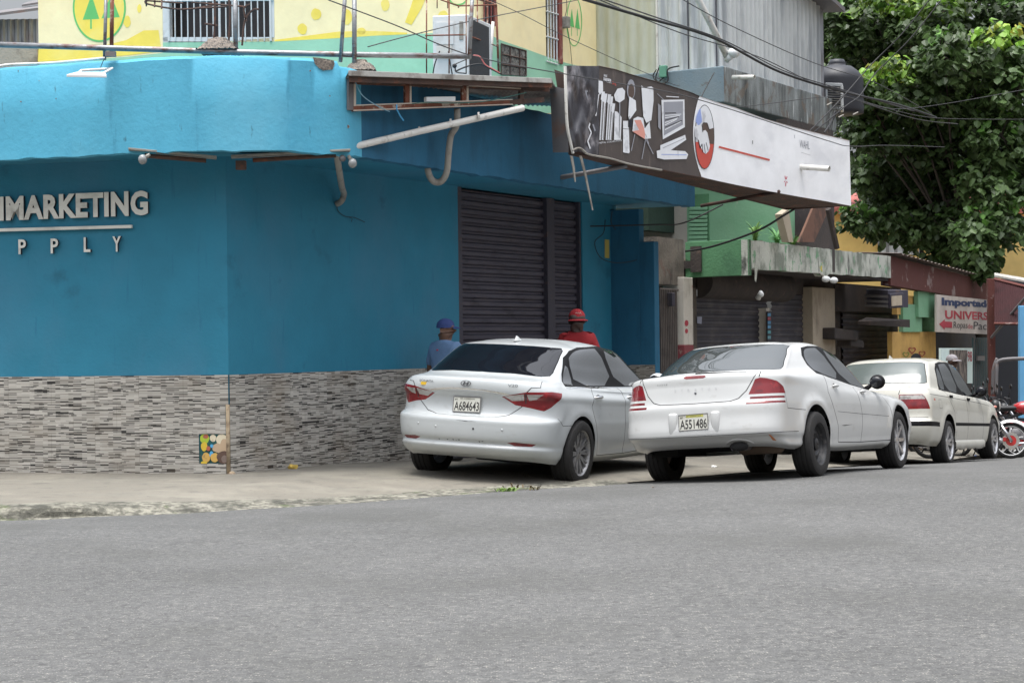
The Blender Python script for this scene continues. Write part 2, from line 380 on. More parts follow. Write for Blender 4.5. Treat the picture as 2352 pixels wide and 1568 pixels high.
LW = 9.0
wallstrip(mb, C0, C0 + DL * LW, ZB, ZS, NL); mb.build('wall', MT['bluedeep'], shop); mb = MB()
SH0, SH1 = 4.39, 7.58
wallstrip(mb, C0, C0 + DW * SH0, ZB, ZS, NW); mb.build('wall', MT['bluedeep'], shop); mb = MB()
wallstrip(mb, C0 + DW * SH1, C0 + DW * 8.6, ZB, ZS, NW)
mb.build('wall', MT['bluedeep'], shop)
# back walls and inside, closing the volume
mb = MB(); A = C0 + DL * LW
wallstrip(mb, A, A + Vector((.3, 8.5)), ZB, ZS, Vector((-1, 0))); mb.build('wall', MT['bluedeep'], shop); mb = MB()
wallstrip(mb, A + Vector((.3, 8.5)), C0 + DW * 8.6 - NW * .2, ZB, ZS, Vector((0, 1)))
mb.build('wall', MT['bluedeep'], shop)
# tiled dado : 12 mm proud of the wall
def uvobj(name, quads, mat, parent):
    me = bpy.data.meshes.new(name); org = Vector(ORG[parent.name]); vs = []; fs = []; uvs = []
    for pts, uvp in quads:
        o = len(vs); vs += [tuple(Vector(p) - org) for p in pts]; fs.append(list(range(o, o + len(pts)))); uvs += uvp
    me.from_pydata(vs, [], fs); ul = me.uv_layers.new(name='UVMap')
    for i, u in enumerate(uvs): ul.data[i].uv = u
    me.materials.append(mat); o = bpy.data.objects.new(name, me); COL.objects.link(o); o.parent = parent; ORG[o.name] = tuple(org); return o
qs = []
def dado(a, d, n, s0, s1, z0, z1, th=.012, capend=True):
    A = a + d * s0 + n * th; B = a + d * s1 + n * th
    qs.append(([P3(A, z0), P3(B, z0), P3(B, z1), P3(A, z1)], [(s0, z0 - ZT), (s1, z0 - ZT), (s1, z1 - ZT), (s0, z1 - ZT)]))
    A2, B2 = A - n * th, B - n * th
    qs.append(([P3(A, z1), P3(B, z1), P3(B2, z1), P3(A2, z1)], [(s0, 0), (s1, 0), (s1, .01), (s0, .01)]))
# mural patch left open in the tiles beside the corner, and a bare strip of mortar along the corner itself
pL = lambda px, py: hit(px, py, C0, DL)
sa = (Vector(pL(458, 1020).xy) - C0).length; sb = .035
zlo = pL(490, 1064).z; zhi = pL(490, 996).z
dado(C0, DL, NL, sa, LW, ZB, ZT); dado(C0, DL, NL, sb, sa, zhi, ZT); dado(C0, DL, NL, sb, sa, ZB, zlo); dado(C0, DL, NL, .0, sb, .85, ZT)
uvobj('tile_cladding', qs, MT['tile'], shop); qs = []; dado(C0, DW, NW, .0, SH0, ZB, ZT); uvobj('tile_cladding', qs, MT['tile'], shop); qs = []; dado(C0, DW, NW, SH1, 8.6, ZB, ZT)
uvobj('tile_cladding', qs, MT['tile'], shop)
MT['mortar'] = M('bare_mortar', lin(176, 158, 132), .95, [(lin(110, 92, 74), 9, (1, 1, 1), .5, .65, .7), (lin(112, 60, 58), 2.2, (1, 1, .6), .58, .66, .6)], .8, 60)
mb = MB(); mb.tube([P3(C0 + NL * .004 + DL * .012, .1), P3(C0 + NL * .004 + DL * .012, .86)], .022, 8)
mb.build('corner_mortar', MT['mortar'], shop, smooth=True)
# painted scrap of mural : plain colour blobs
mb = MB(); bb = lambda x, y: (458 + (x - 670) * .1202, 996 + (y - 450) * .1202)
cols = [lin(28, 84, 82), lin(214, 184, 60), lin(170, 190, 60), lin(176, 96, 74), lin(214, 204, 178), lin(86, 168, 214), lin(188, 164, 136), lin(208, 168, 88), lin(92, 70, 60), lin(120, 104, 96)]
mm_ = [M('mural_paint', c, .7, [(lin(120, 108, 92), 14, (1, 1, 1), .6, .7, .6)]) for c in cols]
def blob(x, y, rx, ry, mi, lv, n=18, rot=0):
    pts = []
    for k in range(n):
        a = 2 * pi * k / n; r = 1 + .12 * mnoise.noise((x + cos(a) * 1.5, y + sin(a) * 1.5, mi)); u, v = rx * r * cos(a), ry * r * sin(a)
        px, py = bb(min(1236, max(672, x + u * cos(rot) - v * sin(rot))), min(1018, max(452, y + u * sin(rot) + v * cos(rot))))
        pts.append(hit(px, py, C0, DL, .002 + lv * .0012))
    mb.add(pts, [list(range(n))], mi)
mb.add([hit(*bb(x, y), C0, DL, .002) for x, y in ((670, 450), (1236, 450), (1236, 1020), (670, 1020))], [(0, 1, 2, 3)], 0)
for i, t in enumerate([(770, 540, 90, 95, 2), (790, 500, 50, 40, 3), (930, 530, 60, 70, 4), (1100, 560, 110, 110, 4), (760, 690, 60, 90, 1), (1150, 680, 90, 140, 6), (1020, 720, 100, 90, 6), (840, 730, 40, 45, 3), (905, 680, 30, 35, 5), (800, 900, 80, 90, 7), (900, 840, 40, 60, 5), (960, 900, 80, 90, 7), (1130, 900, 130, 120, 8), (1150, 930, 60, 75, 9), (760, 1000, 60, 30, 1)]):
    blob(*t, 1 + i)
mb.build('mural_patch', mm_, shop, fix=False)
# plinth foot of broken red mortar at the corner
mb = MB(); mb.sphere(P3(C0 + NW * .03, .11), (.05, .05, .07), 10, 6); mb.build('corner_foot', MT['mortar'], shop, smooth=True)

# slab, soffit and parapet band
path = crpath([(-12, 20.4, 0), (-8.5, 19.25, 0), (-5.22, 18.2, 0), (-3.6, 17.68, 0), (-2.9, 17.58, 0), (-2.27, 17.7, 0), (-1.8, 17.98, 0), (-1.62, 18.14, 0), (-1.56, 18.27, 0)], 10)
path = [Vector((p.x, p.y)) for p in path] + [Vector((-1.52, 18.36)).lerp(Vector((2.67, 25.8)), k / 12) for k in range(13)]
# fascia outline (outer) with ragged lower lip
mb = MB(); n = len(path); nrm = []
for i in range(n):
    t = (path[min(i + 1, n - 1)] - path[max(i - 1, 0)]).normalized(); nrm.append(Vector((t.y, -t.x)))
dense = []
for i in range(n - 1):
    m_ = max(1, int((path[i + 1] - path[i]).length / .07))
    for k in range(m_): dense.append((path[i].lerp(path[i + 1], k / m_), nrm[i].lerp(nrm[i + 1], k / m_).normalized()))
dense.append((path[-1], nrm[-1]))
def ptop(p):
    return 4.32 - .0 * p.x + .012 * mnoise.noise((p.x * 3, p.y * 3, 0)) + (-.05 if p.y > 18.05 and p.x > -2 else 0)
rows = []
for p, nn in dense:
    zb = 3.385 + .018 * mnoise.noise((p.x * 5, p.y * 5, 1)) - .02 * max(0, mnoise.noise((p.x * 11, p.y * 11, 5)))
    zt = ptop(p)
    pr = [(0, zb), (0, zb + .45 + .0), (.004 * mnoise.noise((p.x * 2, p.y * 2, 8)), zt - .03), (-.02, zt), (-.13, zt + .004), (-.14, 3.6), ]
    rows.append([P3(p + nn * d, z) for d, z in pr] + [P3(p - nn * .14, zb), P3(p, zb)])
k = len(rows[0]); mb.add([v for r_ in rows for v in r_], [(i * k + q, i * k + q + 1, (i + 1) * k + q + 1, (i + 1) * k + q) for i in range(len(rows) - 1) for q in range(k - 1)])
mb.add(rows[-1][:6], [list(range(6))])
isd = [Vector(mb.v[f_[0]]).y > 18.33 and Vector(mb.v[f_[0]]).x > -1.62 for f_ in mb.f]; mb.mi = [1 if q else 0 for q in isd]; mb.build('fascia', [MT['blue'], MT['blueshade']], shop, smooth='auto')
mb = MB(); back = [(1.55, 26.2), (-1, 29), (-13, 30)]
outl = [(p - nn * .05) for p, nn in zip(path, nrm)] + [Vector(b_) for b_ in back]
mb.prism(outl, 3.40, 3.56)
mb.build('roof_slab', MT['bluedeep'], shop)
# broken plaster patch near the corner of the parapet
MT['chip'] = M('broken_plaster', lin(140, 130, 120), .95, [(lin(96, 92, 88), 30, (1, 1, 1), .45, .6, .9), (lin(190, 176, 160), 20, (1, 1, 1), .6, .7, .8)], 1, 80)
def onfascia(px, py, off=.004):
    a, b = ray(px, py); best = None
    for i in range(len(path) - 1):
        p, q = path[i], path[i + 1]; d = q - p; nn = Vector((d.y, -d.x)).normalized()
        c = nn.dot(p) + off; Y = c / (nn.x * a + nn.y); X = a * Y
        k_ = (Vector((X, Y)) - p).dot(d) / d.length_squared
        if -.02 <= k_ <= 1.02 and Y > 0 and (best is None or Y < best.y): best = Vector((X, Y, H + b * Y))
    return best
def z1c(x, y): return (x * .374, y * .374)    # first detail crop
mb = MB()
pts = [(1920, 352), (1960, 356), (2050, 372), (2056, 392), (2044, 428), (1985, 434), (1958, 418), (1935, 395)]
P_ = [onfascia(*z1c(x, y), .010) for x, y in pts]; c_ = sum(P_, Vector()) / len(P_); mb.add(P_ + [c_ + Vector((0, -.002, 0))], [(i, (i + 1) % 8, 8) for i in range(8)]); mb.build('broken_plaster', MT['chip'], shop, fix=False); mb = MB()
for (x, y, r_) in ((128, 625, 5), (112, 437, 4), (240, 497, 3), (2137, 778, 11), (1905, 436, 5), (2026, 590, 4), (344, 606, 4)):
    c2 = onfascia(*z1c(x, y), .005)
    if c2: mb.add([c2 + Vector((cos(a) * r_ * .374 / 228, 0, sin(a) * r_ * .374 / 228)) for a in np.linspace(0, 2 * pi, 8)[:-1]], [list(range(7))]); mb.build('plaster_chip', MT['chip'], shop, fix=False); mb = MB()

# roller shutter
MT['shutter'] = M('shutter_metal', lin(78, 76, 88), .55, [(lin(104, 96, 100), 2.2, (1, 1, 8), .5, .7, .5), (lin(40, 38, 46), 3, (1, 1, 3), .56, .7, .6), (lin(92, 74, 66), 5, (1, 1, 1), .66, .74, .5)], .2, 30, metal=.3)
def shutter(parent, a, b, z0, z1, n, pitch=.085, depth=.03, mat=None, name='roller_shutter', bulge=0):
    a, b, n = Vector(a), Vector(b), Vector(n); rows = []; z = z0; mb = MB()
    prof = []
    while z < z1:
        prof += [(0, z), (depth, z + pitch * .18), (depth, z + pitch * .62), (0, z + pitch * .8)]; z += pitch
    for d, zz in prof: rows.append([P3(a + n * d, min(zz, z1)), P3(b + n * d, min(zz, z1))])
    mb.add([v for r_ in rows for v in r_], [(2 * i, 2 * i + 1, 2 * i + 3, 2 * i + 2) for i in range(len(rows) - 1)])
    return mb.build(name, mat or MT['shutter'], parent)
sA, sB = C0 + DW * SH0 - NW * .10, C0 + DW * SH1 - NW * .10
SM = 6.62
shutter(shop, C0 + DW * (SH0 + .12) - NW * .1, C0 + DW * SM - NW * .1, -.4, 3.38, NW, .105, .035)
shutter(shop, C0 + DW * (SM + .2) - NW * .1, C0 + DW * (SH1 - .05) - NW * .1, -.4, 3.38, NW, .105, .03)
mb = MB(); MT['dkmetal'] = M('dark_painted_metal', lin(62, 60, 72), .5, [(lin(96, 78, 70), 6, (1, 1, 2), .6, .7, .6)], .2, 30)
for t0, t1, d in ((SH0, SH0 + .12, .02), (SM, SM + .2, .03), (SH1 - .05, SH1, .02)):
    a, b = C0 + DW * t0 - NW * .16, C0 + DW * t1 - NW * .16; mb.prism([a, b, b + NW * (.12 + d), a + NW * (.12 + d)], -.5, 3.395); mb.build('shutter_frame', MT['dkmetal'], shop); mb = MB()
# wing wall at the far end, standing out towards the street, stepped top
wing = thing('wing_wall', 'blue wall standing out beside the grey folding gate, stepped at its top', 'wall', tuple(P3(C0 + DW * 8.42 + NW * .4, -.3)))
w0, w1 = C0 + DW * 8.42, C0 + DW * 8.42 + NW * .69
wm = w0 + NW * .46
mb = MB()
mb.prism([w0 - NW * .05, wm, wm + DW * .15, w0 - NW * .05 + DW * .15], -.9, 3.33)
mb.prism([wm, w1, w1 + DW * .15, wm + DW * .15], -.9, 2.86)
mb.build('wall', MT['blueshade'], wing, bevel=.01)
qs = []; wd_ = (w1 - w0).normalized(); nn = -DW
A = w0 + nn * .012; B = w1 + nn * .012
qs.append(([P3(A, -.9), P3(B, -.9), P3(B, 1.12), P3(A, 1.12)], [(0, -2), (.69, -2), (.69, 0), (0, 0)])); qs.append(([P3(A, 1.12), P3(B, 1.12), P3(w1, 1.12), P3(w0, 1.12)], [(0, 0), (.69, 0), (.69, .01), (0, .01)]))
uvobj('tile_cladding', qs, MT['tile'], wing)

# raised lettering on the left wall
MT['letter'] = M('white_letter', lin(224, 222, 214), .6, [(lin(150, 148, 140), 3, (1, 1, 2), .5, .7, .5)], .1, 60)
MT['letterside'] = M('letter_edge', lin(54, 58, 66), .7)
sg = thing('shop_lettering', 'raised white capital letters with a bar below on the blue wall', 'sign', tuple(hit(170, 560, C0, DL, .02)))
def on(px, py, off=.05): return hit(px, py, C0, DL, off)
xd = -P3(DL, 0); yd = Vector((0, 0, 1))
def letters(txt, x0, x1, y_base0, y_base1, y_top0, y_top1, bold, widths=None):
    # x positions from the font's own advance widths
    vs, fs = text_geo(txt, 1, 0, bold); tot = max(v.x for v in vs) - min(v.x for v in vs); X0 = min(v.x for v in vs)
    for i, ch in enumerate(txt):
        if ch == ' ': continue
        v1, _ = text_geo(txt[:i + 1], 1, 0, bold); v0, _ = text_geo(ch, 1, 0, bold)
        xr = max(v.x for v in v1); wch = max(v.x for v in v0) - min(v.x for v in v0)
        l, r_ = (xr - wch - X0) / tot, (xr - X0) / tot
        pl = x0 + (x1 - x0) * l; pr = x0 + (x1 - x0) * r_
        o = on(pl, y_base0 + (y_base1 - y_base0) * (pl - x0) / (x1 - x0)); o2 = on(pr, y_base0 + (y_base1 - y_base0) * (pl - x0) / (x1 - x0))
        tp = on(pl, y_top0 + (y_top1 - y_top0) * (pl - x0) / (x1 - x0))
        m = MB(); v, f = text_geo(ch, 1, .5, bold); xs_ = [q.x for q in v]; ys_ = [q.y for q in v]
        hh = tp.z - o.z; ww = (o2 - o).length; n3 = P3(NL, 0)
        m.add([o + xd * ((q.x - min(xs_)) / (max(xs_) - min(xs_)) * .95 + .025) * ww + yd * (q.y - min(ys_)) / (max(ys_) - min(ys_)) * hh + n3 * (-.035 + (q.z + .5) * .035) for q in v], f)
        m.mi = [0 if abs((Vector(m.v[fc[1]]) - Vector(m.v[fc[0]])).cross(Vector(m.v[fc[2]]) - Vector(m.v[fc[1]])).normalized().dot(n3)) > .5 else 1 for fc in m.f]
        m.build('letter', [MT['letter'], MT['letterside']], sg, fix=False)
letters('IMARKETING', -2, 341, 507, 494, 452, 437, .042)
for ch, a, b, yb, yt in (('P', 42, 60, 584, 550), ('P', 116, 134, 582, 548), ('L', 192, 208, 579, 545), ('Y', 258, 278, 578, 543)):
    letters(ch, a, b, yb, yb, yt, yt, .02)
mb = MB(); a, b, c, d = on(-30, 533, .02), on(305, 524, .02), on(305, 517, .02), on(-30, 526, .02)
mb.slab([a, b, c, d], P3(NL, 0), .03); mb.build('underline_bar', [MT['letter']], sg)
# ================================================================ things fixed on the shop
MT['galv'] = M('galvanised_pipe', lin(150, 152, 154), .45, [(lin(104, 60, 42), 3.5, (1.2, 3, 3), .52, .62, .85), (lin(110, 112, 114), 9, (1, 1, 1), .5, .7, .6)], .2, 60, metal=.5)
MT['rust'] = M('rusty_steel', lin(128, 78, 60), .85, [(lin(186, 172, 158), 7, (1, 1, 1), .56, .62, .9), (lin(74, 44, 36), 5, (1, 1, 1), .5, .7, .6)], .5, 70)
MT['rustdk'] = M('dark_rusty_steel', lin(86, 66, 58), .85, [(lin(130, 80, 58), 6, (1, 1, 1), .55, .65, .7), (lin(50, 46, 46), 4, (1, 1, 1), .5, .65, .6)], .5, 70)
MT['greysteel'] = M('grey_steel', lin(112, 110, 112), .6, [(lin(130, 96, 78), 3, (1, 1, 1.6), .55, .68, .7)], .2, 30, metal=.2)
MT['pvc'] = M('white_pvc', lin(214, 212, 206), .45, [(lin(140, 132, 122), 8, (1, 1, 1), .56, .68, .7)], .1, 40)
MT['pvcold'] = M('weathered_pvc', lin(150, 146, 138), .6, [(lin(96, 88, 80), 7, (1, 1, 1), .5, .68, .7)], .1, 40)
MT['black'] = M('black_rubber', lin(34, 34, 36), .6)
MT['white'] = M('white_enamel', lin(214, 216, 216), .4, [(lin(168, 166, 160), 5, (1, 1, 1), .55, .7, .5)])
MT['bulb'] = M('frosted_bulb', lin(140, 142, 142), .25, coat=.4)
def label_thing(*a, **k): return thing(*a, **k)
# LED flood lamp on the blue band
P = onfascia(*z1c(600, 450), 0)
t = thing('flood_lamp', 'flat white flood lamp on a bent bracket on the bright blue band', 'lamp', tuple(P))
q = [onfascia(*z1c(x, y), .0) for x, y in ((500, 432), (692, 418))]
out = Vector((-.0, -1, 0)); lamp = [q[0] + Vector((-.16, -.32, -.08)), q[1] + Vector((-.06, -.32, -.10)), q[1] + Vector((-.0, -.05, -.02)), q[0] + Vector((0, -.05, 0))]
a, b = at(410, 478, 17.25), at(650, 478, 17.25)
a = at(*z1c(408, 474), 17.3); b = at(*z1c(655, 478), 17.3); c = at(*z1c(645, 458), 17.5); d = at(*z1c(470, 458), 17.5)
mb = MB(); mb.slab([a, b, c, d], (0, 0, 1), .025); mb.build('lamp_panel', MT['white'], t, bevel=.004)
mb = MB(); mb.tube([c + Vector((-.02, .0, .01)), at(*z1c(690, 420), 17.62), at(*z1c(640, 425), 17.62), at(*z1c(500, 434), 17.62)], .012, 6); mb.tube([d, at(*z1c(500, 434), 17.62)], .012, 6)
mb.build('bracket', MT['white'], t)
mb = MB(); mb.box(onfascia(*z1c(680, 346), .03) + Vector((0, 0, .02)), (.1, .06, .05)); mb.build('junction_box', MT['greysteel'], t)
mb = MB(); mb.tube(crpath([onfascia(*z1c(642, 360), .03), onfascia(*z1c(620, 410), .05), onfascia(*z1c(612, 455), .10)], 4), .004, 5); mb.build('cord', MT['black'], t)
# twin bracket lamps below the overhang
def bracket_lamp(pl, pr, bulbpx, Yl, Yr, label, extra=None):
    a, b = at(*z1c(*pl), Yl), at(*z1c(*pr), Yr); t = thing('bracket_lamp', label, 'lamp', tuple((a + b) / 2), 'bracket lamps below the overhang')
    mb = MB(); m_ = (b - a); side = Vector((m_.y, -m_.x, 0)).normalized() * .20
    mb.slab([a - side * .5, b - side * .5, b + side * .5, a + side * .5], (0, 0, 1), .02); mb.build('shade', MT['pvcold'], t, bevel=.003)
    mb = MB(); mb.tube([a.lerp(b, .18) + Vector((0, 0, -.035)), a.lerp(b, .88) + Vector((0, 0, -.03))], .022, 8); mb.build('tube_holder', MT['rustdk'], t, smooth=True)
    c = at(*z1c(*bulbpx[0]), bulbpx[1]); mb = MB(); mb.sphere(c, (.045, .045, .05), 12, 8); mb.build('bulb', MT['bulb'], t, smooth=True)
    s_ = at(*z1c(*bulbpx[2]), bulbpx[1]); mb = MB(); mb.tube([c + (s_ - c) * .35, s_], [.02, .016], 8); mb.build('arm', MT['pvcold'], t, smooth=True)
    if extra: extra(t)
def ex2(t):
    c = at(*z1c(1480, 1015), 17.9); mb = MB(); mb.box(c, (.10, .07, .09)); mb.build('junction_box', MT['rustdk'], t, bevel=.005)
    c = at(*z1c(2103, 973), 18.05); mb = MB(); mb.sphere(c, (.035, .035, .035), 10, 8); mb.build('camera_dome', MT['greysteel'], t, smooth=True)
bracket_lamp((790, 925), (1330, 975), ((876, 980), 17.55, (920, 948)), 17.7, 17.85, 'weathered bracket lamp under the overhang, the one nearer the white letters')
bracket_lamp((1420, 970), (2150, 932), ((2165, 1003), 18.05, (2140, 955)), 17.95, 18.1, 'weathered bracket lamp with junction box, under the corner of the overhang', ex2)
z2 = lambda x, y: (753.8 + x * .3205, y * .3205)
# conduit stubs
mb = MB(); mb.tube(crpath([at(*z2(60, 1100), 18.3), at(*z2(80, 1230), 18.6), at(*z2(98, 1340), 19.2), at(*z2(112, 1390), 19.75), at(*z2(95, 1440), 19.85), at(*z2(62, 1462), 19.9)], 5), .034, 10)
mb.build('conduit', MT['pvcold'], smooth=True, label='short grey conduit bent down the blue wall beside the corner lamp, open at the end', cat='pipe', group='grey conduits on the blue wall')
mb = MB(); mb.tube(crpath([at(*z2(62, 1462), 19.92), hit(*z2(70, 1510), C0, DW, .02), hit(*z2(120, 1550), C0, DW, .02), hit(*z2(190, 1560), C0, DW, .05), hit(*z2(262, 1592), C0, DW, .03)], 5), .004, 5)
mb.tube(crpath([hit(*z2(120, 1550), C0, DW, .02), hit(*z2(170, 1565), C0, DW, .04), hit(*z2(165, 1590), C0, DW, .04)], 4), .003, 5)
mb.build('loose_wire', MT['black'], label='thin loose wires dangling from the conduit end on the blue wall', cat='wire')
mb = MB(); mb.tube(crpath([at(*z2(925, 780), 19.4), at(*z2(920, 900), 19.45), at(*z2(880, 970), 19.5), at(*z2(862, 1100), 19.5), at(*z2(850, 1230), 19.55), at(*z2(810, 1300), 19.6), at(*z2(755, 1300), 19.6), at(*z2(722, 1250), 19.6), at(*z2(710, 1190), 19.6)], 5), .036, 10)
mb.build('conduit', MT['pvcold'], smooth=True, label='long grey conduit looping in a U below the blue band', cat='pipe', group='grey conduits on the blue wall')
# long white strut pipe
mb = MB(); mb.tube([at(*z2(160, 1058), 18.25), at(*z2(640, 945), 18.9), at(*z2(1395, 775), 19.95)], .036, 12)
for x, y in ((432, 985), (655, 935), (880, 880), (1080, 832)): mb.tube([at(*z2(x - 7, y), 18.6 + x / 1300), at(*z2(x + 7, y - 2), 18.6 + x / 1300)], .042, 10)
mb.build('strut_pipe', MT['pvc'], smooth='auto', label='long white pipe sloping up from the blue band to the rusty frame', cat='pipe')

# ---- rusty sign frame between the corner and the banner, with its corrugated lid
fr = thing('ladder_truss', 'rusty ladder of steel angles with a thin metal lid above it, empty of its banner', 'frame', tuple(at(960, 250, 19)))
FA = Vector((-1.64, 18.06)); FB = Vector(at(1290, 200, 20.7).xy); FD = (FB - FA).normalized()
fh = lambda x, y, off=0: hit(*z2(x, y), FA, FD, off)
MT['whiteline'] = M('flaking_edge', lin(196, 184, 170), .8)
def bar(pts, h, name='rail', mat=None, thk=.03):
    mb = MB(); nrm_ = Vector((-FD.y, FD.x, 0))
    a, b = pts; mb.slab([a - Vector((0, 0, h / 2)), b - Vector((0, 0, h / 2)), b + Vector((0, 0, h / 2)), a + Vector((0, 0, h / 2))], nrm_, thk)
    mb.build(name, mat or MT['rust'], fr, bevel=.002)
bar((fh(150, 585), fh(1590, 642)), .05, mat=MT['rustdk']); bar((fh(180, 780), fh(1320, 735)), .055); bar((fh(1300, 735), fh(1550, 715)), .06, mat=MT['rustdk'])
for x, yb, yt, m_ in ((165, 790, 560, MT['greysteel']), (570, 765, 590, MT['rust']), (977, 745, 605, MT['rust']), (1390, 735, 625, MT['rustdk'])):
    a, b = fh(x, yb), fh(x, yt); mb = MB(); n_ = Vector((-FD.y, FD.x, 0)); w_ = P3(FD, 0) * .035
    mb.slab([a - w_, a + w_, b + w_, b - w_], n_, .03); mb.build('upright', m_, fr, bevel=.002)
for x, yb, yt in ((192, 765, 580), (590, 742, 600), (1000, 730, 618)):
    a, b = fh(x, yb), fh(x, yt); mb = MB(); w_ = P3(FD, 0) * .016
    mb.slab([a - w_, a + w_, b + w_, b - w_], (FD.y, -FD.x, 0), -.05); mb.build('angle_edge', MT['whiteline'], fr)
for pa, pb in (((180, 797), (1320, 752)), ((200, 760), (1320, 718)), ((600, 600), (960, 616)), ((1005, 620), (1380, 640))):
    a, b = fh(*pa, .004), fh(*pb, .004); mb = MB(); mb.slab([a, b, b + Vector((0, 0, .012)), a + Vector((0, 0, .012))], (FD.y, -FD.x, 0), .004); mb.build('flaking_edge', MT['whiteline'], fr)
# far rail of the frame, fixed to the band
a, b = at(*z2(960, 920), 20.6), at(*z2(1590, 920), 22.0); mb = MB(); mb.slab([a, b, b + Vector((0, 0, .09)), a + Vector((0, 0, .09))], (-.8, .5, 0), .03); mb.build('back_rail', MT['greysteel'], fr)
a, b = at(*z2(1300, 910), 21.3), at(*z2(1300, 790), 21.3); mb = MB(); mb.tube([a, b], .03, 4); mb.build('back_post', MT['greysteel'], fr)
# small white strip light and ties
a, b = fh(686, 732, .03), fh(893, 728, .03); mb = MB(); mb.slab([a, b, b + Vector((0, 0, .05)), a + Vector((0, 0, .05))], (FD.y, -FD.x, 0), .04)
mb.build('strip_light', MT['white'], label='short white strip light tied on the lower rusty rail', cat='lamp', bevel=.003)
mb = MB(); mb.tube(crpath([fh(600, 745, .06), fh(690, 735, .08), fh(900, 740, .06), fh(1100, 730, .06), fh(1240, 705, .06), fh(1420, 665, .06)], 5), .005, 5)
MT['cyan'] = M('green_cord', lin(52, 104, 96), .6)
mb.build('green_rope', MT['cyan'], label='thin green cord wound along the rusty rail', cat='wire')
mb = MB(); mb.tube(crpath([fh(165, 520, .05), fh(200, 600, .1), fh(250, 690, .12), fh(370, 770, .1), fh(440, 800, .05)], 5), .005, 5)
mb.build('pale_cord', M('pale_cord', lin(120, 160, 176), .6), label='pale cord hanging loosely down from the frame lid across the first bay', cat='wire')
mb = MB(); a = fh(486, 750, .05); mb.slab([a, fh(486, 785, .05), fh(497, 785, .05), fh(497, 750, .05)], (0, -1, 0), .01); mb.tube([fh(492, 785, .055), fh(515, 830, .06), fh(540, 865, .06)], .008, 5)
mb.build('blue_tie', M('blue_plastic', lin(70, 158, 206), .6), label='torn strip of light blue plastic tied on the lower rusty rail', cat='tie')
# lid : thin corrugated sheets from the frame back to the roof
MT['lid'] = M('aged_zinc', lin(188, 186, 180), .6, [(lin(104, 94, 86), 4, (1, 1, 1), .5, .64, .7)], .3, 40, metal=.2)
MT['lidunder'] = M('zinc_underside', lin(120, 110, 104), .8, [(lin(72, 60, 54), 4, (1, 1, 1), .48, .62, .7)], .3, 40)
mb = MB()
la, lb = hit(800, 166, FA, FD, .25), hit(1268, 184, FA, FD, .12); ba, bb_ = Vector((-1.9, 19.6, la.z + .04)), Vector((.7, 22.6, lb.z - .0))
def lidf(u, v): p = la.lerp(lb, u).lerp(ba.lerp(bb_, u), v); p.z += .012 * sin(u * 46 * 2 * pi) + .015 * mnoise.noise((u * 5, v * 3, 0)); return p
mb.sheet(lidf, 360, 4); mb.build('lid', MT['lid'], fr, smooth=True)
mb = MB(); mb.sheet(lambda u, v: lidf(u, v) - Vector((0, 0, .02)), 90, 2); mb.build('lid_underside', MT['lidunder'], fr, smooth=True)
mb = MB(); mb.slab([la - Vector((0, 0, .035)), lb - Vector((0, 0, .035)), lb + Vector((0, 0, .02)), la + Vector((0, 0, .02))], (0, 1, 0), .02); mb.build('lid_edge', MT['lid'], fr, bevel=.004)
mb = MB(); mb.slab([la + Vector((0, .06, -.09)), lb + Vector((0, .06, -.08)), lb + Vector((0, .06, -.03)), la + Vector((0, .06, -.03))], (0, 1, 0), .02); mb.build('fascia_board', MT['rustdk'], fr, bevel=.003)
# ---- banner box
BA, BB = Vector(at(1300, 300, 20.8).xy), Vector(at(1953, 400, 26.6).xy); BD = (BB - BA).normalized(); BN = Vector((BD.y, -BD.x, 0))
bh = lambda x, y, off=0: hit(x, y, BA, BD, off)
z6 = lambda x, y: (1256.4 + x * .3205, 125.7 + y * .3205)
bn = thing('banner', 'long printed banner, half brown with pictures, half white with a handshake emblem, torn left end', 'banner', tuple(bh(1640, 400)))
MT['bbrown'] = M('printed_dark_vinyl', lin(80, 72, 69), .5, [(lin(58, 53, 54), 1.5, (1, 1, 1), .45, .65, .6), (lin(132, 120, 112), 4, (2, 2, .4), .58, .72, .5)], .1, 20)
MT['bwhite'] = M('printed_white_vinyl', lin(242, 243, 246), .45, [(lin(208, 210, 216), 1.2, (1, 1, 2), .5, .7, .5)], .05, 20)
top = [(1376, 152), (1416, 160), (1450, 171), (1520, 191), (1590, 213), (1607, 221), (1650, 236), (1692, 248), (1760, 274), (1830, 294), (1890, 309), (1951, 323)]
bot = [(1376, 363), (1416, 369), (1450, 377), (1520, 389), (1590, 403), (1607, 406), (1650, 416), (1692, 425), (1760, 438), (1830, 451), (1890, 461), (1955, 473)]
topl = [(1298, 151), (1320, 151), (1345, 152), (1376, 152)]; botl = [(1312, 352), (1330, 348), (1350, 354), (1376, 363)]
def band(T, B, ny=14, wr=None):
    vs = []
    for j in range(ny + 1):
        for i in range(len(T)):
            v = j / ny; x = T[i][0] * (1 - v) + B[i][0] * v; y = T[i][1] * (1 - v) + B[i][1] * v
            vs.append(bh(x, y, wr(i / (len(T) - 1), v) if wr else 0))
    n_ = len(T); return vs, [(j * n_ + i, j * n_ + i + 1, (j + 1) * n_ + i + 1, (j + 1) * n_ + i) for j in range(ny) for i in range(n_ - 1)]
def resam(T, n_):
    out = []
    xs_ = np.linspace(T[0][0], T[-1][0], n_)
    return [(x, float(np.interp(x, [t_[0] for t_ in T], [t_[1] for t_ in T]))) for x in xs_]
bi = 5
mb = MB(); vs, f_ = band(top[:bi + 1], bot[:bi + 1]); mb.add(vs, f_)
mb.build('printed_panel', MT['bbrown'], bn, smooth=True)
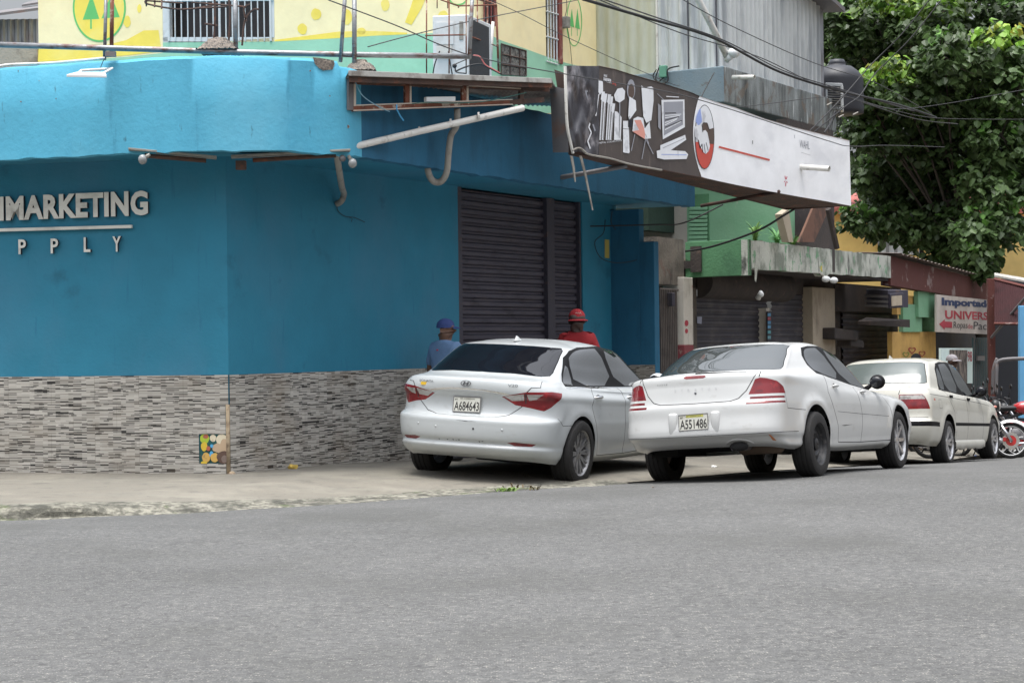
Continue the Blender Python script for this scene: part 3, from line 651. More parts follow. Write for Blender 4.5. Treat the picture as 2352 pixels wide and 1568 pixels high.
# the white part has a curved left border bulging over the brown one
def curvex(v): return 1607 - 17 * sin(pi * min(1, v * 1.02)) ** .8 + 4 * v
T = resam(top[bi:], 30); B = resam(bot[bi:], 30); vs = []
for j in range(31):
    v = j / 30
    for i in range(30):
        x = T[i][0] * (1 - v) + B[i][0] * v; y = T[i][1] * (1 - v) + B[i][1] * v
        if i == 0: x = curvex(v)
        vs.append(bh(x, y, .006 + .006 * mnoise.noise((x * .012, y * .01, 3))))
mb = MB(); mb.add(vs, [(j * 30 + i, j * 30 + i + 1, (j + 1) * 30 + i + 1, (j + 1) * 30 + i) for j in range(30) for i in range(29)])
mb.build('white_panel', MT['bwhite'], bn, smooth=True)
# torn, crumpled black end with folds
def crump(u, v):
    w = max(0, 1 - u) ** .7
    return .01 + w * (.05 * sin(9 * u + 5 * v * v) * sin(3 * v + 1) + .06 * mnoise.noise((u * 3, v * 3, 2)) + .03 * mnoise.noise((u * 8, v * 7, 5)))
T = resam(topl, 26); B = resam(botl, 26); vs, f_ = band(T, B, 40, crump)
MT['vblack'] = M('crumpled_black_vinyl', lin(58, 56, 62), .3, [(lin(150, 146, 150), 3, (1, 1, .5), .56, .64, .8), (lin(24, 24, 32), 2, (1, 1, 1), .5, .62, .8)], .2, 16, spec=.7)
mb = MB(); mb.add(vs, f_); mb.build('torn_end', MT['vblack'], bn, smooth=True)
mb = MB(); mb.tube(crpath([bh(1298, 153, .05), bh(1300, 230, .06), bh(1303, 290, .06), bh(1311, 330, .05), bh(1316, 352, .04)], 5), [.02] * 21, 6); mb.build('edge_batten', MT['pvc'], bn)
mb = MB(); mb.tube(crpath([bh(1314, 346, .05), bh(1330, 340, .08), bh(1345, 350, .09), bh(1336, 343, .07), bh(1352, 355, .06), bh(1400, 364, .02), bh(1450, 378, .02), bh(1520, 391, .02)], 4), .012, 6); mb.build('torn_hem', MT['pvcold'], bn)
for pts in (((1313, 358), (1318, 385), (1322, 418)), ((1334, 358), (1345, 400), (1362, 483))):
    c_ = [bh(x, y, .03) for x, y in pts]; mb = MB(); w_ = P3(BD, 0) * .025; w2 = w_ * .35
    mb.slab([c_[0] - w_, c_[0] + w_, c_[1] + w_ * .8, c_[2] + w2, c_[2] - w2, c_[1] - w_ * .8], -BN, .01); mb.build('hanging_batten', MT['pvcold'], bn)
dk = [M('print_white', lin(226, 228, 232), .5, [(lin(150, 150, 158), 5, (1, 1, 1), .56, .66, .5)]), M('print_ink', lin(44, 40, 42), .5), M('print_red', lin(196, 78, 66), .5), M('print_outline', lin(30, 34, 44), .5), M('print_brown', lin(88, 72, 64), .5), M('print_blue', lin(150, 168, 222), .5), M('print_grey', lin(150, 152, 160), .5), M('print_pink', lin(206, 84, 104), .5), M('print_salmon', lin(216, 150, 136), .5)]
def prn(mb, pts, mi, lv, raw=False): mb.add([bh(*(p if raw else z6(*p)), .010 + .0015 * lv) for p in pts], [list(range(len(pts)))], mi)
def line6(mb, pts, w, mi, lv):
    for (x0, y0), (x1, y1) in zip(pts[:-1], pts[1:]):
        d = sqrt((x1 - x0) ** 2 + (y1 - y0) ** 2) or 1; nx, ny = -(y1 - y0) / d * w / 2, (x1 - x0) / d * w / 2
        prn(mb, [(x0 + nx, y0 + ny), (x1 + nx, y1 + ny), (x1 - nx, y1 - ny), (x0 - nx, y0 - ny)], mi, lv)
def ell(cx_, cy_, rx, ry, a0=0, a1=2 * pi, n=28): return [(cx_ + rx * cos(a), cy_ + ry * sin(a)) for a in np.linspace(a0, a1, n)]
mb = MB()
# salon tool pictures : brushes, mirror, dryer, chair, box, bottle, clipper
prn(mb, [(330, 148), (345, 160), (400, 195), (402, 260), (378, 290), (362, 250), (335, 230)], 0, 1); line6(mb, [(370, 285), (350, 440)], 9, 0, 1)
mb.build('printed_picture', dk, bn, fix=False); mb = MB()
prn(mb, ell(296, 215, 20, 48), 6, 1); prn(mb, [(272, 258), (360, 258), (318, 430), (322, 460), (310, 460), (312, 420)], 6, 1); prn(mb, [(285, 270), (312, 270), (316, 400)], 1, 2); prn(mb, [(325, 270), (350, 270), (322, 390)], 1, 2)
line6(mb, [(322, 440), (300, 520), (318, 560), (292, 620), (312, 680)], 9, 0, 1); line6(mb, [(330, 500), (350, 560), (345, 600)], 10, 6, 1)
mb.build('printed_picture', dk, bn, fix=False); mb = MB()
for i, (x, y0) in enumerate(((392, 265), (410, 280), (437, 285), (452, 300), (466, 350))):
    line6(mb, [(x + 12, y0), (x + 4, y0 + 60)], 22, 0, 1); line6(mb, [(x + 6, y0 + 60), (x - 10, 612)], 13, 0, 1); line6(mb, [(x + 8, y0 + 70), (x - 6, 610)], 3, 1, 2)
prn(mb, [(485, 405), (505, 410), (535, 450), (528, 610), (480, 612)], 0, 1)
mb.build('printed_picture', dk, bn, fix=False); mb = MB()
prn(mb, ell(522, 290, 36, 36), 0, 1); prn(mb, [(480, 290), (505, 245), (540, 238), (560, 262), (555, 320), (520, 345), (490, 330)], 0, 2); line6(mb, [(522, 330), (518, 600)], 8, 6, 1)
mb.build('printed_picture', dk, bn, fix=False); mb = MB()
prn(mb, ell(602, 250, 30, 72), 6, 1); prn(mb, ell(604, 262, 22, 52), 4, 2); prn(mb, [(590, 300), (636, 330), (640, 400), (590, 470), (582, 440)], 0, 3); line6(mb, [(590, 440), (588, 520)], 14, 1, 3); line6(mb, [(597, 465), (598, 520)], 20, 3, 4)
mb.build('printed_picture', dk, bn, fix=False); mb = MB()
prn(mb, [(676, 222), (700, 238), (748, 228), (762, 240), (764, 330), (748, 470), (712, 490), (690, 440)], 0, 1)
prn(mb, [(620, 460), (650, 445), (690, 455), (700, 530), (735, 480), (745, 600), (700, 605), (612, 550)], 0, 2); prn(mb, [(625, 470), (672, 468), (694, 520), (704, 570), (700, 605), (612, 550), (660, 540)], 8, 3)
for p in (((630, 570), (604, 690)), ((708, 600), (680, 750)), ((690, 570), (762, 712)), ((706, 570), (730, 640))): line6(mb, p, 5, 6, 2)
mb.build('printed_picture', dk, bn, fix=False); mb = MB()
prn(mb, [(545, 475), (585, 475), (592, 700), (586, 708), (545, 700)], 0, 1); line6(mb, [(545, 530), (590, 535)], 3, 1, 2)
mb.build('printed_picture', dk, bn, fix=False); mb = MB()
prn(mb, [(820, 325), (985, 322), (988, 520), (830, 608)], 0, 1); prn(mb, [(836, 340), (975, 335), (975, 502), (838, 580)], 6, 2); prn(mb, [(795, 350), (815, 365), (815, 540), (797, 520)], 6, 1)
for q in range(8): line6(mb, [(845, 420 + q * 17), (845 + 80 + (q * 37) % 45, 418 + q * 9)], 6, (0, 1)[q % 3 == 0], 3)
line6(mb, [(790, 280), (838, 325)], 4, 6, 1); line6(mb, [(855, 300), (945, 305)], 6, 0, 2)
mb.build('printed_picture', dk, bn, fix=False); mb = MB()
prn(mb, [(812, 650), (990, 575), (998, 610), (880, 690), (812, 700)], 0, 1); prn(mb, [(786, 690), (820, 680), (990, 692), (1012, 715), (1000, 748), (840, 752), (790, 740)], 0, 2); line6(mb, [(820, 715), (1000, 718)], 5, 5, 3); line6(mb, [(830, 670), (985, 600)], 4, 6, 3)
mb.build('printed_picture', dk, bn, fix=False); mb = MB()
# emblem : black ring, blue cuff, brown and white hands, red ground
C6 = (1130, 590)
prn(mb, ell(1130, 590, 70, 231), 3, 1); prn(mb, ell(1130, 590, 66, 226), 0, 2)
prn(mb, ell(1130, 590, 66, 226, .16, pi - .16), 2, 3)
prn(mb, [(1066, 480), (1072, 440), (1088, 400), (1100, 385), (1112, 480), (1086, 512)], 5, 3)
prn(mb, [(1112, 512), (1122, 488), (1148, 490), (1164, 535), (1195, 525), (1197, 640), (1168, 640), (1150, 560), (1135, 545), (1118, 556)], 4, 4)
prn(mb, [(1060, 515), (1085, 505), (1112, 505), (1110, 550), (1135, 540), (1150, 560), (1168, 655), (1160, 690), (1138, 712), (1122, 700), (1100, 660), (1085, 610), (1060, 590)], 0, 5)
line6(mb, [(1085, 612), (1092, 640), (1098, 670), (1112, 640)], 5, 3, 6); line6(mb, [(1112, 640), (1118, 700)], 4, 3, 6); line6(mb, [(1126, 640), (1135, 708)], 4, 3, 6); line6(mb, [(1140, 630), (1156, 690)], 4, 3, 6); line6(mb, [(1118, 556), (1110, 505), (1122, 488), (1148, 490), (1166, 545)], 4, 3, 6)
mb.build('printed_picture', dk, bn, fix=False); mb = MB()
line6(mb, [(1232, 661), (1596, 755)], 13, 2, 1)
mb.build('printed_picture', dk, bn, fix=False); mb = MB()
for q in range(5):
    a = q * 2 * pi / 5 + .4; line6(mb, [(1712 + 4 * cos(a), 903 + 12 * sin(a)), (1712 + 13 * cos(a), 903 + 40 * sin(a))], 5, 7, 1)
mb.build('printed_picture', dk, bn, fix=False); mb = MB()
line6(mb, [(1474, 615), (1474, 640)], 4, 3, 1); line6(mb, [(1774, 575), (1776, 600)], 3, 6, 1); line6(mb, [(1820, 700), (1890, 722)], 2, 6, 1)
mb.build('printed_mark', dk, bn, fix=False)
def btext(txt, xa, xb, ya, yb, yt, mi, bold=0, name='printed_words'):
    m = MB(); o = bh(*z6(xa, ya), .014); e = bh(*z6(xb, yb), .014); tp = bh(*z6(xa, yt), .014)
    put_text(m, txt, o, (e - o).normalized(), Vector((0, 0, 1)), width=(e - o).length, height=tp.z - o.z, off=0, mi=0, bold=bold); m.build(name, dk[mi], bn, fix=False)
btext('WAHL', 1812, 1882, 668, 680, 610, 6); btext('METAL COLLECTION', 372, 535, 640, 620, 628, 0, 0)
btext('BARBER', 406, 462, 192, 208, 162, 0, .03); btext('pro', 470, 496, 215, 235, 190, 2, .03); btext('MAX', 408, 432, 158, 164, 140, 0, .02)
# box body behind the banner : top flashing, underside, back, rusty end sheet
mb = MB(); D_ = -BN * .42
tl, tr, bl, br = bh(1298, 151), bh(1951, 323), bh(1312, 352), bh(1955, 473)
tl, tr, bl = tl + BN * -.03 - Vector((0, 0, .03)), tr + BN * -.03 - Vector((0, 0, .03)), bl + P3(BD, 0) * .12
mb.quad(bl + D_ * .02, br + D_ * .02, br + D_ * 2.6 + Vector((0, 0, .03)), bl + D_ * .3); mb.quad(bl + D_ * .3, br + D_ * 2.6, tr + D_ * 2.6, tl + D_ * .3); mb.quad(br, tr, tr + D_ * 2.6, br + D_ * 2.6)
mb.build('box_back', MT['rustdk'], bn)
mb = MB()
for i in range(11):
    p, q = top[i], top[i + 1]; a, b = bh(*p, .012), bh(*q, .012); mb.quad(a, b, b - BN * .03 + Vector((0, 0, .012)), a - BN * .03 + Vector((0, 0, .012)))
mb.build('top_flashing', MT['rustdk'], bn)
g = [(1262, 200), (1300, 215), (1308, 352), (1268, 350)]
mb = MB(); pp = [at(1263, 197, 20.95), at(1302, 205, 20.75), at(1306, 350, 20.75), at(1270, 350, 20.95)]; mb.slab(pp, (0, 1, 0), .02); mb.build('end_sheet', MT['greysteel'], bn)
# flanking strut tubes below
mb = MB(); mb.tube([at(1235, 417, 22.3), at(1440, 381, 21.9)], .03, 8); mb.build('brace', MT['greysteel'], bn, smooth=True)
mb = MB(); mb.tube([at(1610, 473, 25.6), at(1760, 446, 25.0), at(1790, 440, 24.8)], .025, 8); mb.build('brace', MT['rustdk'], bn, smooth=True)
def spout(a, b, r, label, mat='pvc'):
    t = MB(); d = (b - a).normalized(); t.tube([a, b], r, 14, cap=False); t.tube([b, a], r * .86, 14, cap=False)
    e = b + d * .001; n_ = 14; return t.build('drain_spout', MT[mat], smooth=True, label=label, cat='pipe', group='white drain spouts')
spout(at(1828, 383, 25.4), at(1905, 388, 25.1), .040, 'white drain spout sticking out through the white half of the banner')
spout(at(1683, 178, 28.7), at(1733, 177.5, 28.45), .036, 'yellowed drain spout sticking out of the stained concrete ledge')

# ---- roof railing of galvanised pipes
rl = thing('roof_railing', 'crooked frame of rusty galvanised pipes standing on the roof of the blue shop', 'railing', (-3.3, 18.6, 4.3))
mb = MB(); mb.tube([at(-40, 102, 18.7), at(256, 111, 18.5), at(540, 120, 18.5), at(812, 126, 18.6), at(1082, 130, 18.9)], .030, 10)
mb.build('top_rail', MT['galv'], rl, smooth=True)
for x0, y0, x1, y1, r_, m_ in ((240, 132, 244, -30, .018, 'galv'), (256, 122, 258, -30, .021, 'rust'), (542, 120, 539, -30, .024, 'galv'), (782, 137, 796, -60, .021, 'galv'), (814, 145, 814, -30, .025, 'galv'), (1078, 128, 1086, -30, .022, 'galv')):
    mb = MB(); mb.tube([at(x0, y0 + 6, 18.55), at(x1, y1, 18.55)], r_, 10); mb.build('post', MT[m_], rl, smooth=True)
# thin white pipe lying on top of the band
mb = MB(); mb.tube(crpath([at(-30, 163, 18.25), at(12, 150, 18.2), at(120, 145, 18.1), at(240, 134, 18.0)], 5), .014, 8)
mb.build('lying_pipe', MT['pvc'], smooth=True, label='thin white pipe lying along the top of the blue band at the far left', cat='pipe')
# rubble heap on the roof edge with bent rusty rods
rnd = random.Random(5)
def rubble(cx, cy, wpx, hpx, Y, label):
    m = MB(); c = at(cx, cy, Y); s_ = 1 / (F / Y)
    def fn(u, v):
        x = (u - .5) * wpx * s_; h = hpx * s_ * max(0, 1 - (2 * abs(u - .5)) ** 2.4) * sin(pi * v) ** .7
        return c + Vector((x, (v - .5) * .5, h * (1 + .35 * mnoise.noise((u * 6, v * 6, 1))) + .02 * mnoise.noise((u * 20, v * 20, 0))))
    m.sheet(fn, 30, 10); return m.build('rubble_heap', MT['chip'], label=label, cat='rubble')
rubble(505, 120, 94, 32, 18.7, 'heap of broken concrete on the roof edge below the barred window')
rubble(830, 168, 74, 30, 18.7, 'low heap of gravelly rubble behind the corner of the blue band')
mb = MB()
for pts in (((490, 105), (494, 30), (490, -30)), ((525, 100), (528, 40), (525, -10)), ((556, 105), (562, 50), (580, 24), (595, 22)), ((566, 50), (560, 20), (575, 10)), ((500, 60), (470, 55))): mb.tube(crpath([at(x, y, 18.8) for x, y in pts], 5), .012, 5)
mb.build('rebar', MT['rustdk'], label='bent rusty reinforcing rods sticking up from the concrete heap on the roof', cat='rod')
mb = MB(); c = crpath([at(336, 0, 19), at(340, 10, 19), at(420, 22, 19.2), at(500, 10, 19.4)], 4); mb.tube(c, .01, 5)
for x0, y0, x1, y1 in ((336, -20, 336, 14), (355, 16, 356, -20), (371, 20, 372, -20), (336, 2, 420, 8), (420, 22, 520, 16), (440, 6, 560, 16)): mb.tube([at(x0, y0, 19), at(x1, y1, 19.3)], .010, 5)
mb.build('rod_cage', MT['rustdk'], label='rusty cage of thin rods hanging in front of the barred window', cat='frame')
# ================================================================ yellow two-storey building behind the shop
MT['cream'] = M('cream_paint', (1.0, .85, .50), .8, [(lin(240, 216, 158), 1.3, (1, 1, 1), .5, .68, .35)], .15, 14)
MT['yel'] = M('yellow_paint', lin(250, 222, 96), .8, [(lin(250, 232, 150), 1.6, (1, 1, 1), .5, .64, .4)], .15, 14)
MT['mint'] = M('mint_paint', lin(158, 208, 178), .8, [(lin(130, 186, 156), 1.1, (1, 1, 1), .5, .68, .4)], .15, 14)
MT['green'] = M('logo_green', lin(108, 196, 112), .8)
YA = Vector((-.5, 27)); YL = Vector((-.956, .292)); YR = DW
yb = thing('yellow_building', 'cream and yellow building with a mint green base band and painted round tree emblems', 'building', (YA.x - 3, YA.y + 1, 3.5))
ya = lambda x, y, off=0: hit(x, y, YA, YL, off); yr = lambda x, y, off=0: hit(x, y, YA, YR, off)
YLn = Vector((-YL.y, YL.x)) if YL.x > 0 else Vector((-.292, -.956)); YRn = NW
zt = 9.0
# front wall with a real window opening
def wall_with_holes(name, P, d, n, s0, s1, z0, z1, holes, mat, parent, th=.22):
    """holes = (sa, sb, za, zb) along d"""
    m = MB(); S_ = sorted(set([s0, s1] + [h_[0] for h_ in holes] + [h_[1] for h_ in holes])); Z_ = sorted(set([z0, z1] + [h_[2] for h_ in holes] + [h_[3] for h_ in holes]))
    for a, b in zip(S_[:-1], S_[1:]):
        for c, e in zip(Z_[:-1], Z_[1:]):
            if any(h_[0] <= (a + b) / 2 <= h_[1] and h_[2] <= (c + e) / 2 <= h_[3] for h_ in holes): continue
            A_, B_ = P + d * a, P + d * b; m.quad(P3(A_, c), P3(B_, c), P3(B_, e), P3(A_, e))
    for sa_, sb_, za_, zb_ in holes:
        c4 = [(sa_, za_), (sb_, za_), (sb_, zb_), (sa_, zb_)]
        for i in range(4):
            (p1, q1), (p2, q2) = c4[i], c4[(i + 1) % 4]; A_, B_ = P + d * p1, P + d * p2
            m.quad(P3(A_, q1), P3(B_, q2), P3(B_ - n * th, q2), P3(A_ - n * th, q1))
    return m.build(name, mat, parent, fix=False)
def sd(p, P, d): return (Vector(p.xy if hasattr(p, 'xy') else p) - P).dot(d)
wz0 = ya(500, 96).z; wa, wb = sd(ya(630, 50), YA, YL), sd(ya(373, 50), YA, YL)
e_left = sd(ya(88, 100), YA, YL)
wall_with_holes('wall', YA, YL, YLn, 0, e_left, 3.4, zt, [(wa, wb, wz0, zt - .6)], MT['cream'], yb)
w2a, w2b = sd(yr(1254, 80), YA, YR), sd(yr(1286, 80), YA, YR); w2z = yr(1270, 143).z
wall_with_holes('wall', YA, YR, YRn, 0, 4.2, 3.4, zt, [(w2a, w2b, w2z, zt - .6)], MT['cream'], yb)
mb = MB(); B_ = YA + YL * e_left
mb.prism([B_, B_ + Vector((.3, 6)), B_ + Vector((.5, 6)), B_ + Vector((.22, 0))], 3.4, zt); mb.build('side_wall', MT['cream'], yb)
mb = MB(); mb.prism([YA + YLn * .25 + YR * -.1, YA + YL * e_left + YLn * .25, B_ + Vector((.5, 7)), YA + YR * 4.2 + YRn * .2], zt, zt + .15); mb.build('roof', MT['cream'], yb)
# painted colour fields, each a film of paint 3 mm proud of the plaster
def film(pts, fn, off, mat, name): 
    m = MB(); m.add([fn(x, y, off) for x, y in pts], [list(range(len(pts)))]); return m.build(name, mat, yb, fix=False)
wob = lambda pts, k=2: [(x + k * mnoise.noise((x * .05, y * .05, 1)), y + k * mnoise.noise((x * .05, y * .05, 7))) for x, y in pts]
film([(88, 146), (200, 138), (300, 130), (374, 122), (374, 96 + 2), (631, 96), (760, 89), (860, 82), (940, 79), (1101, 72), (1101, 260), (88, 260)], ya, .003, MT['mint'], 'mint_band')
film([(1099, 66), (1150, 93), (1208, 113), (1254, 130), (1300, 145), (1352, 158), (1352, 260), (1099, 260)], yr, .003, MT['mint'], 'mint_band')
bandp = [(88, 112), (180, 112), (240, 105), (290, 92), (330, 72), (364, 70), (372, 118), (300, 127), (200, 136), (88, 143)]
film(wob(bandp), ya, .0036, MT['yel'], 'yellow_patch')
film(wob([(631, 92), (700, 84), (780, 73), (860, 72), (935, 76), (935, 79.5), (860, 83), (760, 89), (631, 95.5)]), ya, .0036, MT['yel'], 'yellow_patch')
for cx_, cy_, rx, ry in ((726, 33, 12, 13), (694, 67, 11, 13), (797, 40, 12, 18), (320, 20, 5, 10), (292, 50, 8, 14), (885, 12, 10, 14), (1018, 36, 12, 11), (830, 72, 10, 8)):
    film([(cx_ + rx * (1 + .25 * mnoise.noise((cx_ + cos(a), cy_ + sin(a), 0))) * cos(a), cy_ + ry * (1 + .25 * mnoise.noise((cx_ + cos(a), cy_ + sin(a), 3))) * sin(a)) for a in np.linspace(0, 2 * pi, 15)[:-1]], ya, .0036, MT['yel'], 'yellow_patch')
film([(955, -20), (985, -20), (968, 20), (945, 58), (930, 52), (942, 20)], ya, .0036, MT['yel'], 'yellow_patch')
def ellr(fn, cx_, cy_, rx, ry, w, off, mat, name):
    m = MB(); n_ = 48; vs = []
    for i in range(n_):
        a = 2 * pi * i / n_; vs += [fn(cx_ + rx * cos(a), cy_ + ry * sin(a), off), fn(cx_ + (rx - w) * cos(a), cy_ + (ry - w * 1.05) * sin(a), off)]
    m.add(vs, [(2 * i, 2 * i + 1, (2 * i + 3) % (2 * n_), (2 * i + 2) % (2 * n_)) for i in range(n_)]); m.build(name, mat, yb, fix=False)
em = [(228 + 59 * cos(a), 18 + 77 * sin(a)) for a in np.linspace(0, 2 * pi, 49)[:-1]]
film(em, ya, .0042, MT['yel'], 'round_emblem'); ellr(ya, 228, 18, 61, 79, 4, .005, MT['green'], 'emblem_ring')
for cx_, sc in ((209, 1), (254, 1.1)):
    film([(cx_ - 19 * sc, 46 - (3 if sc > 1 else 0)), (cx_ + 19 * sc, 44 - (4 if sc > 1 else 0)), (cx_ + 1, -12)], ya, .005, MT['green'], 'painted_tree'); film([(cx_ - 2, 45), (cx_ + 2, 45), (cx_ + 2, 67), (cx_ - 2, 67)], ya, .0048, MT['green'], 'painted_tree')
ellr(yr, 1319, 50, 18, 57, 2, .004, MT['green'], 'emblem_ring')
for cx_ in (1313, 1326): film([(cx_ - 5, 60 + (cx_ - 1313) * .3), (cx_ + 6, 64 + (cx_ - 1313) * .3), (cx_ + .5, 20)], yr, .004, MT['green'], 'painted_tree'); film([(cx_ - .6, 60), (cx_ + .6, 60), (cx_ + .6, 84), (cx_ - .6, 82)], yr, .0038, MT['green'], 'painted_tree')
ellr(ya, 1052, -6, 22, 19, 3, .005, MT['green'], 'emblem_ring')
# barred window
MT['dkglass'] = M('dark_window', lin(46, 44, 46), .3, [(lin(70, 66, 66), 60, (1, 1, 1), .5, .6, .5)])
win = MB(); A_, B2 = YA + YL * (wa - .02), YA + YL * (wb + .02); win.prism([A_ - YLn * .3, B2 - YLn * .3, B2 - YLn * .33, A_ - YLn * .33], wz0 - .05, zt - .5); wobj = win.build('window', MT['dkglass'], yb)
mb = MB(); 
def vbar(m, x, fn, y0, r, off): a, b = fn(x, y0, off), fn(x, -60, off); a2 = a.copy(); a2.z += 4; m.tube([a, Vector((a.x, a.y, zt - .6))], r, 6)
for x0, x1 in ((374, 388), (620, 630)):
    a, b = ya(x0, 60), ya(x1, 60); mb.prism([(a.x, a.y), (b.x, b.y), (b.x - YLn.x * .12, b.y - YLn.y * .12), (a.x - YLn.x * .12, a.y - YLn.y * .12)], wz0, zt - .6)
a, b = ya(374, 96), ya(630, 96); mb.slab([a, b, b + Vector((0, 0, .07)), a + Vector((0, 0, .07))], P3(-YLn, 0), .15)
mb.build('frame', MT['white'], wobj)
mb = MB()
for i, x in enumerate(np.linspace(388, 622, 17)):
    p = ya(x, 95, .01); mb.tube([p, Vector((p.x, p.y, zt - .6))], .011 if i % 8 else .02, 6)
for y in (3,): a, b = ya(380, y, .012), ya(628, y - 2, .012); mb.tube([a, b], .012, 6)
mb.build('bars', MT['white'], wobj)
# narrow side window
A_, B2 = YA + YR * (w2a - .02), YA + YR * (w2b + .02); m_ = MB(); m_.prism([A_ - YRn * .22, B2 - YRn * .22, B2 - YRn * .25, A_ - YRn * .25], w2z - .05, zt - .5); w2 = m_.build('window', MT['dkglass'], yb)
mb = MB(); MT['maroon'] = M('maroon_paint', lin(134, 72, 66), .7, [(lin(176, 150, 132), 6, (1, 1, 1), .56, .66, .7)], .2, 40)
for t0 in (w2b - .07,): a, b = YA + YR * t0, YA + YR * (t0 + .11); mb.prism([a + YRn * .03, b + YRn * .03, b - YRn * .1, a - YRn * .1], w2z, zt - .6)
mb.build('frame', MT['maroon'], w2)
mb = MB()
for f_ in np.linspace(.1, .72, 4):
    p = YA + YR * (w2a + (w2b - w2a) * f_) + YRn * .01; mb.tube([P3(p, w2z + .02), P3(p, zt - .6)], .014, 6)
for y in (145, 88, 30): a, b = yr(1255, y - 4, .02), yr(1282, y + 4, .02); mb.tube([a, b], .012, 6)
mb.build('bars', MT['white'], w2)
# pierced ventilation block panel
pp = [yr(1151, 101, .01), yr(1208, 117, .01), yr(1208, 176, .01), yr(1151, 172, .01)]
mb = MB(); mb.slab(pp[::-1], P3(YRn, 0), .02); mb.build('vent_panel', M('vent_mesh', lin(120, 116, 110), .9, [(lin(70, 66, 64), 30, (1, 1, 1), .5, .55, .9), (lin(160, 158, 150), 11, (1, 1, 1), .56, .62, .6)]), yb)
mb = MB()
for f_ in (.0, .37, .75, 1): mb.tube([yr(1151 + 57 * f_, 101 + 16 * f_, .04), yr(1151 + 57 * f_, 172, .04)], .01, 5)
for f_ in (0, .33, .66): mb.tube([yr(1151, 101 + 71 * f_, .04), yr(1208, 117 + 60 * f_, .04)], .01, 5)
mb.build('vent_frame', MT['rustdk'], yb)
mb = MB(); mb.box(yr(1298, 52, .05), (.14, .12, .18), rz=radians(-31)); o_ = mb.build('meter_box', MT['pvcold'], yb, bevel=.01)
mb = MB(); mb.tube(crpath([yr(1296, 44, .05), yr(1302, 20, .05), yr(1300, -10, .05)], 4), .006, 5); mb.tube(crpath([yr(1302, 60, .05), yr(1308, 90, .05), yr(1316, 170, .04)], 4), .005, 5); mb.build('meter_cord', MT['black'], yb)
# tall narrow window strip high up beside the condenser
mb = MB(); pp = [yr(1112, -20, .01), yr(1134, -20, .01), yr(1134, 60, .01), yr(1112, 52, .01)]; mb.slab(pp[::-1], P3(YRn, 0), .02); w3 = mb.build('window', MT['dkglass'], yb)
mb = MB()
for x in (1112, 1120, 1128, 1136): mb.tube([yr(x, -20, .04), yr(x, 60, .04)], .014 if x < 1136 else .03, 5)
mb.build('bars', MT['maroon'], w3)

# condenser unit in its rusty cage on the roof
ac = thing('condenser_unit', 'tall white air conditioning condenser standing in a rusty cage on the roof', 'air conditioner', tuple(at(1060, 190, 23.5)))
K_ = at(1075, 60, 23.0); sx = P3(Vector((-.985, .17)), 0); sy = P3(Vector((.36, .933)), 0)
def acz(px, py): return at(px, py, 23.0).z
hx = .455; dy = .82; ztop, zbot = acz(1075, 33), 3.6
c1_, c2_, c3_ = K_ + sx * .47, K_.copy(), K_ + sy * dy
mb = MB(); mb.prism([c1_.xy, c2_.xy, c3_.xy, (c1_ + sy * dy).xy], zbot, ztop); mb.build('casing', MT['white'], ac, bevel=.015)
mb = MB(); nn_ = Vector((sy.y, -sy.x, 0)); mb.slab([Vector((c2_.x, c2_.y, zbot)) + sy * .03, Vector((c3_.x, c3_.y, zbot)) - sy * .12, Vector((c3_.x, c3_.y, ztop - .06)) - sy * .12, Vector((c2_.x, c2_.y, ztop - .05)) + sy * .03], nn_, .012)
mb.build('coil_grille', M('coil', lin(62, 62, 64), .7, [(lin(34, 34, 36), 40, (1, 1, 6), .45, .55, .8)]), ac, fix=False)
sp = lambda x, y, o=.004: at(x, y, 23.05 + (1075 - x) * .001) 
n_s = Vector((-.17, -.985, 0))
def plateon(x0, y0, x1, y1, mat, name, th=.01):
    m = MB(); m.slab([hit(x, y, K_.xy, sx.xy, .004) for x, y in ((x0, y1), (x1, y1), (x1, y0), (x0, y0))], n_s, th); m.build(name, mat, ac, bevel=.002)
plateon(1002, 52, 1042, 128 * .8, MT['white'], 'service_panel', .012); plateon(1003, 108, 1038, 128, MT['pvc'], 'terminal_cover', .03); plateon(1066 - 11, 50, 1064, 92, MT['pvcold'], 'rating_plate', .005)
for x in (1010, 1030): 
    m = MB(); m.tube(crpath([hit(x, 118, K_.xy, sx.xy, .05), hit(x - 12 if x < 1020 else x + 5, 150, K_.xy, sx.xy, .08), hit(x - 18 if x < 1020 else x + 12, 190, K_.xy, sx.xy, .05)], 5), .009, 6); m.build('cable', MT['black'], ac)
cg = thing('pipe_cage', 'thin rusty cage of bars around the white condenser', 'cage', tuple(at(1060, 185, 22.9)))
mb = MB()
z8 = lambda x, y: (753.8 + x * .187, y * .187)
ca = lambda x, y, Y=22.75: at(*z8(x, y), Y)
for x in (1208, 1485, 1695): mb.tube([ca(x, 0), ca(x, 905)], .010, 6)
for x in (1338, 1468): mb.tube([ca(x, -40), ca(x, 105)], .008, 6)
for p, q in (((1190, 440), (1695, 430)), ((1380, 0), (1600, 75)), ((1600, 75), (2060, 65)), ((1600, 75), (1600, 100))): mb.tube([ca(*p), ca(*q)], .010, 6)
mb.build('front_bars', MT['rust'], cg, smooth=True)
mb = MB()
for x, Y in ((1832, 23.3), (1955, 23.9)): mb.tube([ca(x, -20, Y), ca(x, 905, Y)], .010, 6)
mb.tube([ca(2062, 60, 24.5), ca(2095, 905, 24.5)], .018, 6); mb.tube([ca(1850, -10, 23.2), ca(2000, 40, 24.2), ca(2062, 68, 24.5)], .018, 6); mb.tube([ca(1770, 460, 22.9), ca(2085, 575, 24.5)], .010, 6)
mb.build('side_bars', MT['rust'], cg, smooth=True)
